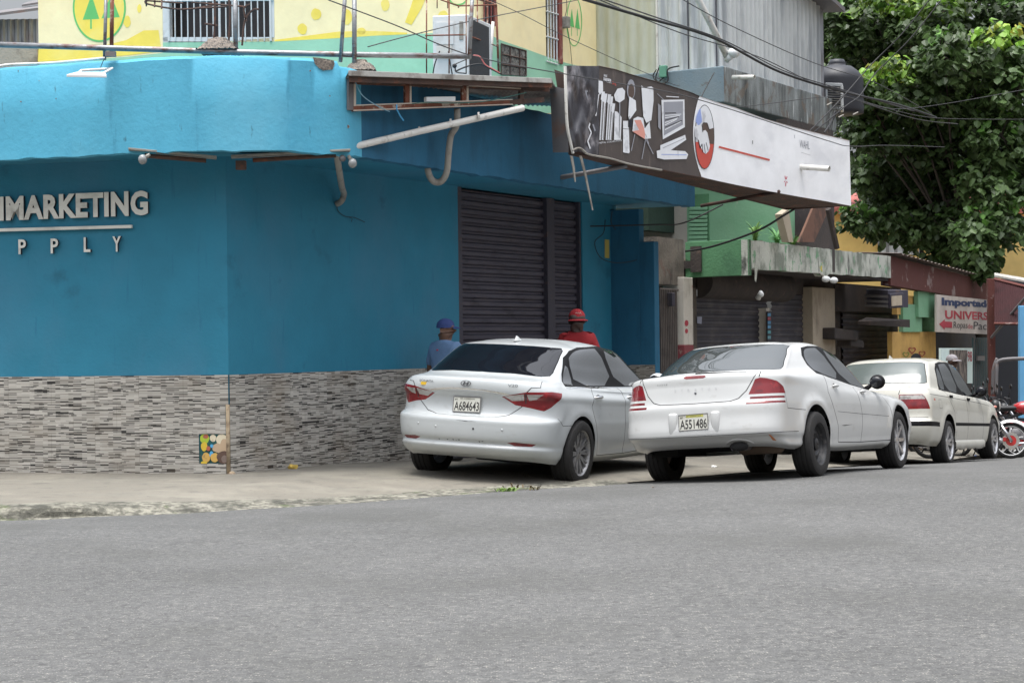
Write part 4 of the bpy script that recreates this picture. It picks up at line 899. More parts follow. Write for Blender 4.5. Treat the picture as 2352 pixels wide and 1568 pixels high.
mb = MB(); mb.tube([ca(2025, 270, 24.6), ca(1985, 905, 24.6)], .022, 8); mb.build('riser', MT['pvc'], label='slim white riser pipe between the condenser and its rusty cage corner', cat='pipe', smooth=True)
for pts, m_, lb in ((((1780, 685), (1860, 700), (1930, 800), (2020, 850), (2110, 905)), M('red_hose', lin(168, 92, 88), .6), 'faded red hose leaving the condenser across the roof edge'), (((1560, 880), (1700, 820), (1860, 790), (1960, 830), (2130, 915)), MT['black'], 'thick black cable arching from the condenser across the roof edge')):
    m = MB(); m.tube(crpath([ca(x, y, 22.6) for x, y in pts], 6), .011, 6); m.build('hose', m_, smooth=True, label=lb, cat='hose')
m = MB(); m.tube([ca(1540, 800), ca(1700, 730)], .007, 5); m.tube(crpath([ca(1555, 790), ca(1560, 850), ca(1580, 890), ca(1700, 905)], 4), .009, 5); m.sphere(ca(1552, 812), .03, 8, 6); m.build('cable_knot', MT['black'], label='black knot of taped cable in front of the condenser', cat='cable')

# shed roofs at the far left
sh = thing('zinc_shed', 'rusty zinc shed behind the blue band at the far left', 'shed', tuple(at(40, 100, 34)))
MT['zinc'] = M('zinc_wall', lin(150, 154, 160), .5, [(lin(120, 96, 84), 2.5, (2, 2, .5), .5, .66, .7), (lin(92, 92, 98), 5, (2, 2, .3), .5, .62, .6)], .1, 30, metal=.3)
def corr(a, b, z0, z1, pitch=.13, amp=.016, n=4, topf=None):
    a, b = Vector(a[:2]), Vector(b[:2]); L_ = (b - a).length; d = (b - a) / L_; nn_ = Vector((d.y, -d.x)); N = int(L_ / pitch * n); m = MB(); vs = []
    for i in range(N + 1):
        s_ = L_ * i / N; ph = (s_ / pitch) % 1
        w = amp * max(-1, min(1, 1.6 * sin(2 * pi * ph)))
        p = a + d * s_ + nn_ * w; vs += [(p.x, p.y, z0), (p.x, p.y, topf(s_) if topf else z1)]
    m.add(vs, [(2 * i, 2 * i + 2, 2 * i + 3, 2 * i + 1) for i in range(N)]); return m
a, b = at(-60, 100, 34), at(88, 100, 34); corr((a.x, a.y), (b.x, b.y), 5.6, at(0, 45, 34).z).build('wall', MT['zinc'], sh, fix=False)
mb = MB(); mb.slab([at(-60, 44, 33.6), at(90, 24, 33.6), at(90, 18, 36), at(-60, 38, 36)], (0, 0, 1), .05); mb.build('roof', MT['greysteel'], sh)
mb = MB(); mb.slab([at(50, 16, 35.5), at(88, 10, 35.5), at(88, 3, 37), at(60, 10, 37)], (0, 0, 1), .04); mb.build('upper_roof', MT['greysteel'], sh)
mb = MB(); a, b = at(-70, 150, 30), at(86, 150, 30); mb.prism([a.xy, b.xy, (b.x, b.y + .3), (a.x, a.y + .3)], 3.5, at(40, 108, 30).z); mb.build('concrete_parapet', M('old_concrete', lin(168, 160, 148), .95, [(lin(110, 100, 90), 3, (1, 1, 1), .5, .65, .7)], .6, 30), label='low bare concrete parapet behind the band at the far left', cat='wall')

# ================================================================ corrugated upper storey with its concrete ledge
KX = Vector((3.5, 29.0)); KL = Vector((-.86, .51)); KR = DW; KLn = Vector((-.51, -.86)); KRn = NW
cs = thing('corrugated_storey', 'upper storey clad in cream and silver corrugated metal on a stained concrete ledge', 'building', (KX.x, KX.y + 1, 3.3))
kl_ = lambda x, y, off=0: hit(x, y, KX, KL, off); kr_ = lambda x, y, off=0: hit(x, y, KX, KR, off)
zl0, zl1 = at(1670, 235, 29).z, at(1670, 151, 29).z
MT['ledge'] = M('stained_ledge', lin(136, 142, 142), .9, [(lin(48, 50, 48), 1.6, (2.4, 2.4, .35), .42, .66, .9), (lin(80, 84, 82), 6, (2, 2, .4), .48, .66, .6), (lin(108, 96, 84), 3, (1, 1, 1), .54, .6, .7), (lin(206, 212, 212), 5, (2.5, 2.5, .3), .6, .68, .7)], .4, 30)
MT['ledgeblue'] = M('peeling_blue_ledge', lin(120, 134, 142), .9, [(lin(96, 84, 76), 2.6, (1, 1, 1), .57, .62, .8), (lin(104, 126, 140), 1.2, (1, 1, 1), .5, .65, .5)], .4, 30)
mb = MB(); kb = KX + KR * 5.1
mb.prism([KX, kb, kb - KRn * 3, KX + KL * 2.75 - KRn * 3, KX + KL * 2.75], zl0, zl1)
mb.mi = [0] * 6 ; mb.mi = []
for f_ in mb.f:
    c = sum((mb.v[i] for i in f_), Vector()) / len(f_); nn_ = (mb.v[f_[1]] - mb.v[f_[0]]).cross(mb.v[f_[2]] - mb.v[f_[1]]).normalized()
    mb.mi.append(0 if abs(nn_.x * KRn.x + nn_.y * KRn.y) > .9 else 1)
mb.build('concrete_ledge', [MT['ledge'], MT['ledgeblue']], cs, bevel=.02)
MT['corrC'] = M('cream_corrugated', lin(186, 188, 172), .55, [(lin(160, 160, 138), 2, (2, 2, .4), .5, .66, .6)], 0, metal=.1)
MT['corrS'] = M('silver_corrugated', lin(198, 202, 202), .45, [(lin(132, 138, 144), 1.6, (2.5, 2.5, .25), .48, .62, .7), (lin(206, 208, 210), 4, (2, 2, .3), .6, .7, .6)], 0, metal=.15)
pa = KX + KL * .32 - KRn * .05 ; off_ = -KLn * .12
ks = lambda px: sd(kl_(px, 100, -.12), KX, KL)
A_ = KX + off_
corr(A_ + KL * ks(1346), A_ + KL * ks(1511), zl1 - .05, 9.4, .20, .012, 8).build('cream_cladding', MT['corrC'], cs, smooth='auto', fix=False)
corr(A_ + KL * ks(1511) + Vector((0, -.01)), A_ + KL * .12, zl1 - .05, 9.4, .19, .024, 8).build('silver_cladding', MT['corrS'], cs, smooth='auto', fix=False)
kr_end = sd(kr_(1885, 200, -.12), KX, KR)
corr(KX + KR * .1 - KRn * .12, KX + KR * kr_end - KRn * .12, zl1 - .02, 9.4, .19, .035, 8).build('silver_cladding', MT['corrS'], cs, smooth='auto', fix=False)
mb = MB(); p = A_ + KL * ks(1511) + KLn * .03; mb.tube([P3(p, zl1 - .35), P3(p, 9.4)], .022, 6); mb.build('corner_pipe', MT['pvc'], cs)
mb = MB()
for x in (1581, 1646): q_ = A_ + KL * ks(x) + KLn * .016; mb.prism([q_ - KL * .006, q_ + KL * .006, q_ + KL * .006 - KLn * .02, q_ - KL * .006 - KLn * .02], zl1, 9.4)
mb.build('sheet_joint', MT['dkmetal'], cs)
mb = MB(); r0, r1 = KX + KR * (kr_end - 1.6) + KRn * .5, KX + KR * (kr_end + .25) + KRn * .28
ztr = at(1885, 22, 32.6).z
mb.slab([P3(KX + KR * 2 + KRn * .25, ztr + .55), P3(r1, ztr + .02), P3(r1 - KRn * 3.5, ztr + .3), P3(KX + KR * 2 - KRn * 3, ztr + .9)], (0, 0, 1), .08); mb.build('eave', MT['greysteel'], cs)
mb = MB(); q_ = [P3(KX + KR * kr_end - KRn * .14, zl1), P3(KX + KR * kr_end - KRn * 3.5, zl1)]; mb.prism([q_[0].xy, q_[1].xy, (q_[1].x + .1, q_[1].y + .1), (q_[0].x + .1, q_[0].y + .1)], zl1, 9.3); mb.build('end_wall', MT['zinc'], cs)
# set back lower wall below the ledge, dark green
MT['dkgreen'] = M('dark_green_wall', lin(38, 58, 48), .85, [(lin(44, 66, 58), 1.4, (1, 1, 1), .48, .66, .7), (lin(80, 76, 66), 3, (1, 1, 1), .66, .74, .4)], .3, 20)
mb = MB(); a = KX + KL * .5 - KRn * .9; mb.prism([a, a + KR * 4.6, a + KR * 4.6 - KRn * .2, a - KRn * .2], 3.3, zl0); b = a; mb.prism([b - KRn * .0, b + KL * 2.4, b + KL * 2.4 - KLn * .2, b - KLn * .2], 3.3, zl0 - .004)
mb.build('lower_wall', MT['dkgreen'], cs)
# beam under the ledge
mb = MB(); a = KX - KRn * .55 + KR * .9; mb.prism([a, a + KR * 4.0, a + KR * 4.0 - KRn * .3, a - KRn * .3], zl0 - .35, zl0 - .003); mb.build('beam', MT['dkgreen'], cs, bevel=.01)
# lamp arm : white pole coming down to a round head at the ledge corner
la_ = thing('street_lamp', 'white lamp pole leaning down to a round white head at the ledge corner', 'lamp', tuple(at(1680, 140, 28.6)))
mb = MB(); mb.tube([at(1586, -50, 28.0), at(1604, 0, 28.1), at(1640, 70, 28.3), at(1671, 133, 28.7)], .052, 14); mb.build('pole', MT['pvc'], la_, smooth=True)
mb = MB(); c = at(1685, 122, 28.6); mb.sphere(c, (.10, .1, .085), 16, 10); mb.tube([c + Vector((-.03, 0, -.03)), at(1668, 140, 28.7)], [.06, .045], 12); mb.build('lamp_head', MT['white'], la_, smooth=True)
# meter cluster on the ledge
mt_ = thing('cable_box', 'small green cable box with coiled black leads on the blue ledge', 'box', tuple(kl_(1523, 190, .05)))
mb = MB(); mb.box(kl_(1524, 165, .08), (.13, .09, .2), rz=radians(-30)); mb.build('case', M('green_plastic', lin(96, 150, 128), .5), mt_, bevel=.015)
mb = MB(); mb.tube(crpath([kl_(1516, 150, .08), kl_(1506, 180, .1), kl_(1518, 192, .12), kl_(1534, 186, .1), kl_(1534, 160, .1), kl_(1560, 152, .08)], 6), .012, 6); mb.tube(crpath([kl_(1508, 160, .1), kl_(1500, 176, .1), kl_(1512, 188, .1), kl_(1530, 172, .1)], 5), .009, 6); mb.build('lead', MT['black'], mt_)
# water tank and small split unit beyond
tk = thing('water_tank', 'black ribbed water tank behind the corrugated storey, under the tree', 'water tank', tuple(at(1925, 238, 36)))
c = at(1924, 262, 36.0); R_ = .52
pr = [(0.02, 1.02), (.16, 1.02), (.18, .96), (.30, .94), (R_ * .82, .84), (R_, .70)] + [(R_ + (.012 if i % 2 else -.006), .66 - i * .06) for i in range(11)] + [(R_, 0), (0.02, 0)]
mb = MB(); mb.lathe([(r_, z) for r_, z in pr], c, 'Z', 40); mb.build('tank', M('black_polyethylene', lin(38, 40, 47), .5), tk, smooth=True)
mb = MB(); mb.lathe([(.02, 1.10), (.14, 1.09), (.17, 1.03), (.17, 1.0)], c, 'Z', 24); mb.build('lid', M('tank_lid', lin(40, 43, 50), .5), tk, smooth=True)
su = thing('split_unit', 'small white air conditioning unit with a dark grille above the cable bundle', 'air conditioner', tuple(at(1925, 252, 33.4)))
a, b = at(1897, 250, 33.3), at(1936, 252, 33.0); up = Vector((0, 0, at(1897, 190, 33.3).z - a.z)); dp = Vector((.10, .45, 0))
mb = MB(); mb.slab([a, b, b + up, a + up], dp.normalized(), .42); mb.build('casing', MT['white'], su, bevel=.01)
mb = MB(); ex = (b - a); mb.slab([a + ex * .12 + up * .1, b - ex * .12 + up * .1, b - ex * .12 + up * .88, a + ex * .12 + up * .88], -dp.normalized(), .008); mb.build('grille', M('grille_dark', lin(52, 52, 56), .7), su, fix=False)
mb = MB()
for k_ in range(9): z_ = up * (.14 + k_ * .085); mb.tube([a + ex * .12 + z_ - dp.normalized() * .012, b - ex * .12 + z_ - dp.normalized() * .012], .006, 4)
mb.build('grille_bars', MT['pvcold'], su)

# ================================================================ pole-less wires
def wire(pts, r, label, grp=None, mat='black'):
    m = MB(); m.tube(crpath([at(*p) for p in pts], 8), r, 6); m.build('wire', MT[mat], smooth=True, label=label, cat='wire', group=grp)
MT['wire'] = M('wire_grey', lin(66, 66, 68), .7)
wire([(1338, -2, 21), (1480, 40, 23), (1640, 88, 26), (1790, 165, 29), (1940, 212, 31), (2060, 240, 33), (2150, 270, 35)], .020, 'thickest overhead cable, running from the top edge down into the tree')
wire([(1355, -12, 21.1), (1500, 38, 23.1), (1660, 92, 26.1), (1800, 163, 29), (1940, 208, 31), (2100, 256, 34)], .009, 'thin cable hugging the thickest overhead cable on its upper side', mat='wire')
wire([(1368, -4, 22), (1560, 75, 26), (1740, 130, 29), (1900, 205, 31), (2090, 270, 34), (2200, 285, 36)], .008, 'thin dark wire crossing the corrugated wall below the lamp pole', mat='wire')
wire([(1560, -5, 24), (1680, 60, 27), (1870, 145, 30), (2010, 190, 33), (2140, 262, 35)], .007, 'fine pale wire high across the silver corrugated wall into the tree', mat='wire')
wire([(753, 0, 17.5), (900, 55, 18), (1090, 130, 18.8), (1380, 185, 19.8), (1590, 225, 22), (1890, 320, 24), (1955, 336, 26), (2040, 334, 30), (2170, 338, 35)], .006, 'long thin wire sagging past the condenser and across the whole banner', mat='wire')
wire([(845, 108, 17.8), (950, 80, 19), (1100, 45, 21), (1310, 4, 24), (1345, -5, 25)], .006, 'thin wire rising from the roof railing across the condenser to the top edge', mat='wire')
wire([(1125, 0, 20), (1200, 34, 20.5), (1290, 80, 21.5), (1420, 140, 22.5), (1530, 188, 23.5), (1560, 198, 24)], .004, 'hair thin wire over the right end of the yellow building', mat='wire')
wire([(2138, -5, 30), (2070, 80, 30), (2000, 150, 30), (1925, 235, 29), (1850, 310, 28), (1790, 355, 27.5)], .011, 'dark wire coming down steeply leftwards from the tree top to the banner, upper one', 'steep wires in front of the tree')
wire([(2166, -5, 30), (2090, 90, 30), (2010, 170, 30), (1975, 220, 29.5), (1935, 250, 29), (1800, 362, 27.5)], .011, 'dark wire coming down steeply leftwards from the tree top to the banner, lower one', 'steep wires in front of the tree')
wire([(1395, 226, 22.5), (1560, 248, 24), (1700, 246, 26), (1930, 222, 29), (2080, 250, 32), (2360, 205, 38)], .006, 'slack thin wire crossing the tops of the printed pictures', mat='wire')
wire([(1985, 234, 31), (2120, 268, 33), (2250, 274, 36), (2370, 274, 38)], .006, 'level thin wire through the middle of the tree crown', mat='wire')
wire([(1918, 255, 29), (1906, 285, 28.5), (1893, 305, 28)], .012, 'short thick dark wire dropping to the right end of the banner')
wire([(1640, 168, 27.6), (1615, 215, 27), (1606, 240, 26.6)], .010, 'short dark wire slanting down from the ledge corner behind the banner')
wire([(1346, 520, 25.0), (1500, 516, 25.2), (1570, 512, 25.6), (1660, 470, 26)], .011, 'black cable sagging below the blue overhang end')
wire([(1575, 577, 26.4), (1640, 565, 26.0), (1740, 530, 25.6), (1800, 495, 25.6), (1825, 480, 26)], .016, 'thick black cable rising diagonally past the green balcony')
# bundle of leads at the split unit
bd = thing('cable_bundle', 'tangle of thin leads hanging below the small white air conditioning unit', 'cable', tuple(at(1925, 300, 30)))
rnd = random.Random(8)
for i in range(10):
    x0 = 1915 + rnd.random() * 22; x1 = 1895 + rnd.random() * 50; Y = 30 + rnd.random()
    m = MB(); m.tube(crpath([at(x0, 238 + rnd.random() * 10, Y), at((x0 + x1) / 2 + rnd.uniform(-6, 6), 262, Y), at(x1, 285 + rnd.random() * 22, Y)], 5), .005, 5); m.build('lead', MT['black'], bd)
for x, y in ((1905, 240), (1932, 268), (1965, 262)): m = MB(); m.tube([at(x - 6, y + 2, 30), at(x + 6, y - 4, 30)], .014, 6); m.build('connector', MT['pvcold'], bd)
mb = MB(); MT['bluecord'] = M('dark_cord', lin(44, 60, 70), .7)
mb.tube(crpath([hit(1390, 505, C0, DW, .05), at(1386, 535, 25.0), at(1366, 556, 25.0), at(1378, 590, 25.0), at(1410, 603, 25.2), at(1450, 600, 25.3), at(1490, 588, 25.3)], 5), .007, 5)
mb.tube(crpath([at(1406, 485, 25.1), at(1404, 510, 25.1), at(1414, 528, 25.1)], 5), .007, 5); mb.build('wire', MT['bluecord'], label='dark cord drooping on the blue wall beside the yellow label', cat='wire')
mb = MB(); p = hit(1393, 572, C0, DW, .012); a_ = hit(1389, 551, C0, DW, .012); b_ = hit(1398, 551, C0, DW, .012); mb.slab([hit(1389, 592, C0, DW, .004), hit(1398, 593, C0, DW, .004), hit(1398, 551, C0, DW, .004), hit(1389, 550, C0, DW, .004)], P3(NW, 0), .01)
mb.build('wall_label', M('yellow_card', lin(200, 182, 96), .7), label='narrow yellow card label on the blue wall right of the shutter', cat='label')
# ================================================================ shops further down the street
FP = Vector((2.72, 27.47)); FDr = Vector((.45, .893)); FN = Vector((.893, -.45))
ff = lambda x, y, off=0: hit(x, y, FP, FDr, off)
sF = lambda x, off=0: sd(hit(x, 700, FP, FDr, off), FP, FDr)
ZG = -1.6
gs = thing('green_shop_house', 'grimy green two storey shop house with roller shutters and a peeling balcony', 'building', (5.5, 32, -1))
MT['dgrey'] = M('grimy_plaster', lin(130, 122, 112), .95, [(lin(84, 78, 72), 1.7, (1, 1, 1), .42, .6, .85), (lin(60, 56, 54), 4, (2, 2, .4), .55, .66, .7), (lin(118, 78, 70), 2.4, (1, 1, 1), .6, .68, .5)], .5, 25)
MT['dkgrime'] = M('sooty_plaster', lin(70, 63, 60), .95, [(lin(56, 52, 52), 2, (1, 1, 1), .42, .62, .85), (lin(112, 92, 82), 5, (1, 1, 1), .6, .7, .5)], .5, 25)
MT['beige'] = M('beige_pillar', lin(172, 160, 142), .9, [(lin(120, 108, 96), 2, (1, 1, .6), .5, .64, .7)], .4, 25)
MT['whitepil'] = M('white_pillar', lin(204, 198, 188), .9, [(lin(130, 120, 108), 3, (1, 1, .5), .5, .66, .7), (lin(150, 70, 70), 6, (1, 1, 1), .68, .71, .8)], .3, 25)
MT['redbase'] = M('oxblood_paint', lin(128, 60, 66), .8, [(lin(160, 140, 130), 7, (1, 1, 1), .62, .67, .8)], .3, 25)
MT['gshade'] = M('mint_green_wall', lin(122, 168, 134), .85, [(lin(100, 156, 116), 1.3, (1, 1, 1), .5, .68, .5), (lin(170, 166, 150), 4, (1, 1, 1), .66, .72, .5)], .25, 22)
MT['gdk'] = M('green_balcony_paint', lin(86, 134, 96), .9, [(lin(58, 92, 70), 2, (1, 1, 1), .48, .66, .6), (lin(40, 48, 44), 5, (1, 1, 1), .62, .7, .6)], .4, 25)
MT['peel'] = M('peeling_white_balcony', lin(188, 190, 180), .9, [(lin(104, 112, 100), 2.2, (1, 1, .9), .46, .6, .8), (lin(96, 150, 110), 3.7, (1, 1, 1), .58, .62, .8), (lin(196, 176, 60), 2.1, (1, 1, 1), .685, .70, .9), (lin(186, 86, 84), 2.6, (1, 1, 1), .70, .715, .9), (lin(54, 58, 54), 4, (1.6, 1.6, .45), .58, .68, .8)], .6, 30)
MT['shut2'] = M('old_shutter', lin(60, 58, 66), .6, [(lin(112, 104, 104), 2.2, (1, 1, 2), .5, .7, .5), (lin(44, 42, 48), 1.2, (1, 1, 1.5), .5, .68, .7), (lin(110, 70, 60), 2.8, (1, 1, 1), .64, .7, .5)], .2, 30)
def fbox(x0, x1, z0, z1, off, th, name, mat, parent=gs, bevel=0):
    a = FP + FDr * sF(x0, off) + FN * 0; P0 = hit(x0, 700, FP, FDr, off).xy; P1 = hit(x1, 700, FP, FDr, off).xy
    m = MB(); m.prism([P0, P1, P1 - FN * th, P0 - FN * th], z0, z1); return m.build(name, mat, parent, bevel=bevel)
# gate bay
fbox(1592, 1918, 2.28, 2.62, -.12, .3, 'lintel', MT['dkgrime'])
fbox(1512, 1572, 2.3, 3.0, -.02, .3, 'lintel', MT['dgrey']); fbox(1512, 1566, ZG, 2.3, -.35, .1, 'back_wall', MT['dgrey']); fbox(1556, 1571, ZG, 2.35, -.05, .25, 'green_jamb', MT['gdk'])
gt = thing('folding_gate', 'dark steel folding gate of upright bars between the blue wing wall and the white pillar', 'gate', tuple(P3(hit(1538, 700, FP, FDr, .02).xy, ZG + .6)))
MT['gatebar'] = M('gate_steel', lin(84, 76, 72), .7, [(lin(60, 54, 52), 5, (1, 1, 1), .5, .62, .6)])
zgt = ff(1538, 665).z
for k_, x in enumerate(np.linspace(1517, 1553, 10)):
    p = hit(x, 700, FP, FDr, .02).xy; m = MB(); m.prism([p, p + FDr * .045, p + FDr * .045 - FN * .02, p - FN * .02], ZG, zgt); m.build('bar', MT['gatebar'], gt)
m = MB(); m.tube([P3(hit(1515, 700, FP, FDr, .0).xy, zgt), P3(hit(1557, 700, FP, FDr, .0).xy, zgt)], .02, 6); m.build('rail', MT['gatebar'], gt); fb = hit(1540, 690, FP, FDr, .06)
m = MB(); m.box(hit(1539, 688, FP, FDr, .06), (.2, .06, .2), rz=radians(-63)); m.build('lock_box', MT['dkmetal'], gt, bevel=.01)
# pillars
zr_ = ff(1580, 792).z
for x0, x1 in ((1571, 1592),):
    fbox(x0, x1, zr_, 2.42, .08, .35, 'pillar', MT['whitepil'], bevel=.01); fbox(x0 - .3, x1 + .3, ZG, zr_, .085, .36, 'pillar_base', MT['redbase'], bevel=.01)
fbox(1592, 1600, ZG, 2.42, -.12, .25, 'reveal', MT['dgrey'])
fbox(1760, 1768, ZG, 2.0, .0, .25, 'pillar', MT['whitepil'], bevel=.01)
fbox(1867, 1918, ff(1890, 815).z, 2.42, .06, .4, 'pillar', MT['beige'], bevel=.015); fbox(1866.5, 1918.5, ZG, ff(1890, 815).z, .065, .41, 'pillar_base', MT['dkgrime'])
P0, P1 = hit(1597, 700, FP, FDr, -.15).xy, hit(1760, 700, FP, FDr, -.15).xy
zs1, zs2 = ff(1620, 683).z, ff(1820, 660).z
shutter(gs, P0, P1, ZG, zs1 + .02, FN, .10, .02, MT['shut2']); 
P0, P1 = hit(1770, 700, FP, FDr, -.15).xy, hit(1867, 700, FP, FDr, -.15).xy; shutter(gs, P0, P1, ZG, zs2, FN, .10, .02, MT['shut2'])
# roll housing : half drum above the first shutter
m = MB(); a, b = hit(1602, 700, FP, FDr, -.1), hit(1800, 700, FP, FDr, -.1); a.z = b.z = zs1 + .24
vs = []
for p in (a, b):
    for k_ in range(13):
        t_ = -pi / 2 + pi * k_ / 12; vs.append(p + P3(FN, 0) * .26 * cos(t_) + Vector((0, 0, .25 * sin(t_))))
m.add(vs, [(k_, k_ + 1, 14 + k_, 13 + k_) for k_ in range(12)] + [list(range(13)), list(range(13, 26))]); m.build('shutter_housing', MT['dkgrime'], gs, smooth='auto')
# dirty bay with a small broken canopy
fbox(1918, 2062, ZG, 2.30, -.3, .3, 'grimy_wall', MT['dkgrime'])
P0, P1 = hit(1932, 700, FP, FDr, -.28).xy, hit(2040, 700, FP, FDr, -.28).xy; shutter(gs, P0, P1, ZG, ff(1980, 715).z, FN, .12, .03, MT['shut2'])
fbox(1918, 2070, 2.0, 2.55, -.1, .3, 'lintel', MT['dkgrime'])
m = MB()
for k_, (x0, x1, y0, y1, o_) in enumerate(((1918, 1972, 752, 778, .30), (1955, 1985, 775, 795, .25))):
    m.slab([hit(x0, y1, FP, FDr, o_), hit(x1, y1 + 4, FP, FDr, o_), hit(x1, y0 + 8, FP, FDr, o_), hit(x0, y0, FP, FDr, o_)], P3(-FN, 0), .3)
m.build('broken_canopy', MT['dkgrime'], gs, bevel=.02)
m = MB(); m.slab([ff(1970, 745, .1), ff(2090, 752, .9), ff(2090, 742, .9), ff(1990, 735, .1)], (0, 0, 1), .06); m.build('sagging_canopy', MT['dkgrime'], gs, bevel=.01)
# upper floor: side wall facing the camera, jalousie, recess
UA = Vector((4.6, 29.5)); UD = Vector((-.86, .51)); un = Vector((-.51, -.86))
ua = lambda x, y, off=0: hit(x, y, UA, UD, off)
def upanel(x0, x1, z0, z1, off, mat, name, th=.2):
    a, b = ua(x0, 500, off), ua(x1, 500, off); m = MB(); m.prism([a.xy, b.xy, b.xy - un * th, a.xy - un * th], z0, z1); return m.build(name, mat, gs)
MT['lgrey'] = M('pale_grey_plaster', lin(168, 164, 154), .9, [(lin(112, 104, 96), 2.4, (1, 1, .6), .54, .68, .7)], .3, 25); upanel(1400, 1578, 2.5, 4.35, 0.0, MT['lgrey'], 'grey_wall'); upanel(1578, 1815, 2.6, 4.35, .012, MT['gshade'], 'green_wall')
upanel(1505, 1572, 2.62, 2.85, .3, MT['beige'], 'ledge')
# jalousie window
jl = upanel(1582, 1628, ua(1600, 553).z, ua(1600, 474).z + .2, .03, MT['gdk'], 'window', .05)
for k_ in range(9):
    y = 480 + k_ * 9.4; a, b = ua(1584, y, .06), ua(1625, y - .5, .06); m = MB(); m.slab([a, b, b + Vector((0, 0, .035)), a + Vector((0, 0, .035))], (-.5, -.8, -.9), .03); m.build('slat', MT['gshade'], jl)
# street side recess wall
m = MB(); a = UA + FN * 0; m.prism([a, a + DW * 2.1, a + DW * 2.1 - NW * .2, a - NW * .2], 2.62, 5.1); m.build('recess_wall', MT['dkgrime'], gs)
m = MB(); a = hit(1845, 520, UA, DW, .02); m.slab([hit(1835, 556, UA, DW, .3), hit(1870, 556, UA, DW, .3), hit(1905, 478, UA, DW, .3), hit(1868, 478, UA, DW, .3)], P3(-NW, 0), .04); m.build('leaning_board', M('rust_brown_board', lin(110, 80, 66), .9, [(lin(72, 56, 50), 3, (1, 1, 1), .48, .6, .7)]), label='rust brown board leaning in the dark balcony recess', cat='board')
m = MB(); m.slab([hit(1812, 556, UA, DW, .55), hit(1822, 556, UA, DW, .55), hit(1812, 480, UA, DW, .55), hit(1796, 492, UA, DW, .55)], P3(-NW, 0), .12); m.build('block_slab', MT['beige'], label='pale slab of hollow blocks leaning upright beside the balcony ferns', cat='slab')
m = MB(); m.tube([hit(1902, 480, UA, DW, .9), hit(1922, 570, UA, DW, .9)], .05, 6); m.build('timber_prop', MT['dkgrime'], label='slanting dark timber prop at the right of the balcony recess', cat='post')
# balcony : floor slab with solid parapet
Bc = Vector((3.6, 27.0)); Be = Vector(at(2046, 600, 35).xy); Bd = (Be - Bc).normalized(); Bn = Vector((Bd.y, -Bd.x))
zb0, zb1 = at(1724, 632, 27).z, at(1724, 550, 27).z
m = MB(); L_ = (Be - Bc).length; N = 60; vs = []
for i in range(N + 1):
    s_ = i / N; p = Bc.lerp(Be, s_); zbt = zb0 + .10 * s_ + (.10 if s_ > .015 else -.0) + (.02 * mnoise.noise((i * .3, 0, 0))) - (.05 if .44 < s_ < .50 else 0); ztp = zb1 + .09 * s_ - .03 * abs(mnoise.noise((i * .4, 5, 0)))
    vs += [P3(p, zbt), P3(p, ztp), P3(p - Bn * .12, ztp), P3(p - Bn * .12, zbt)]
m.add(vs, [(4 * i + k_, 4 * i + (k_ + 1) % 4, 4 * i + 4 + (k_ + 1) % 4, 4 * i + 4 + k_) for i in range(N) for k_ in range(4)]); m.add(vs[:4], [(0, 1, 2, 3)]); m.add(vs[-4:], [(0, 1, 2, 3)])
bal = m.build('balcony_front', MT['peel'], gs)
Sd = Vector(at(1574, 600, 27.7).xy); m = MB(); sdir = (Sd - Bc).normalized()
m.prism([Bc - Bd * .004, Sd, Sd + Bd * .12, Bc + Bd * .116 + Vector((0, 0))], zb0 + .0, zb1 + .01); 
m.build('balcony_side', MT['gdk'], gs, bevel=.008)
m = MB(); q_ = Vector(at(1588, 600, 27.62).xy); q2 = Vector(at(1612, 600, 27.5).xy); nn_ = Vector((sdir.y, -sdir.x)); nn_ = -nn_ if nn_.y > 0 else nn_
m.prism([q_ + nn_ * .004, q2 + nn_ * .004, q2 + nn_ * .03, q_ + nn_ * .03], at(1600, 625, 27.6).z, at(1600, 566, 27.6).z); m.build('dark_opening', MT['dkgrime'], gs)
m = MB(); m.prism([Bc - Bd * -.1 - Bn * .05, Be - Bn * .05, Be - Bn * 1.3, Sd - Bn * .3], zb0 + .14, zb0 + .26); m.build('balcony_floor', MT['dkgrime'], gs)
m = MB(); m.slab([at(1737, 648, 26.95), at(1741, 610, 26.95), at(1734, 606, 26.95), at(1734, 644, 26.95)], (0, 1, 0), .03); m.build('hanging_plaster', MT['peel'], gs)
# conduit loop and security cameras hanging below the balcony
sc = thing('security_camera', 'pair of white dome cameras on a bracket under the peeling balcony', 'camera', tuple(at(1905, 640, 30.4)))
for x in (1897, 1915): m = MB(); m.sphere(at(x, 641 + (x - 1897) * .15, 30.4), (.075, .06, .055), 12, 8); m.build('camera_head', MT['white'], sc, smooth=True)
m = MB(); m.tube([at(1880, 625, 30.5), at(1900, 640, 30.4)], .02, 6); m.build('bracket', MT['pvcold'], sc)
m = MB(); m.tube([at(1741, 685, 27.6), at(1748, 670, 27.5)], [.045, .03], 10); m.sphere(at(1748, 676, 27.5), .045, 10, 8); m.build('spot_lamp', MT['white'], label='small white spotlight above the middle of the dark shutter', cat='lamp', smooth=True)
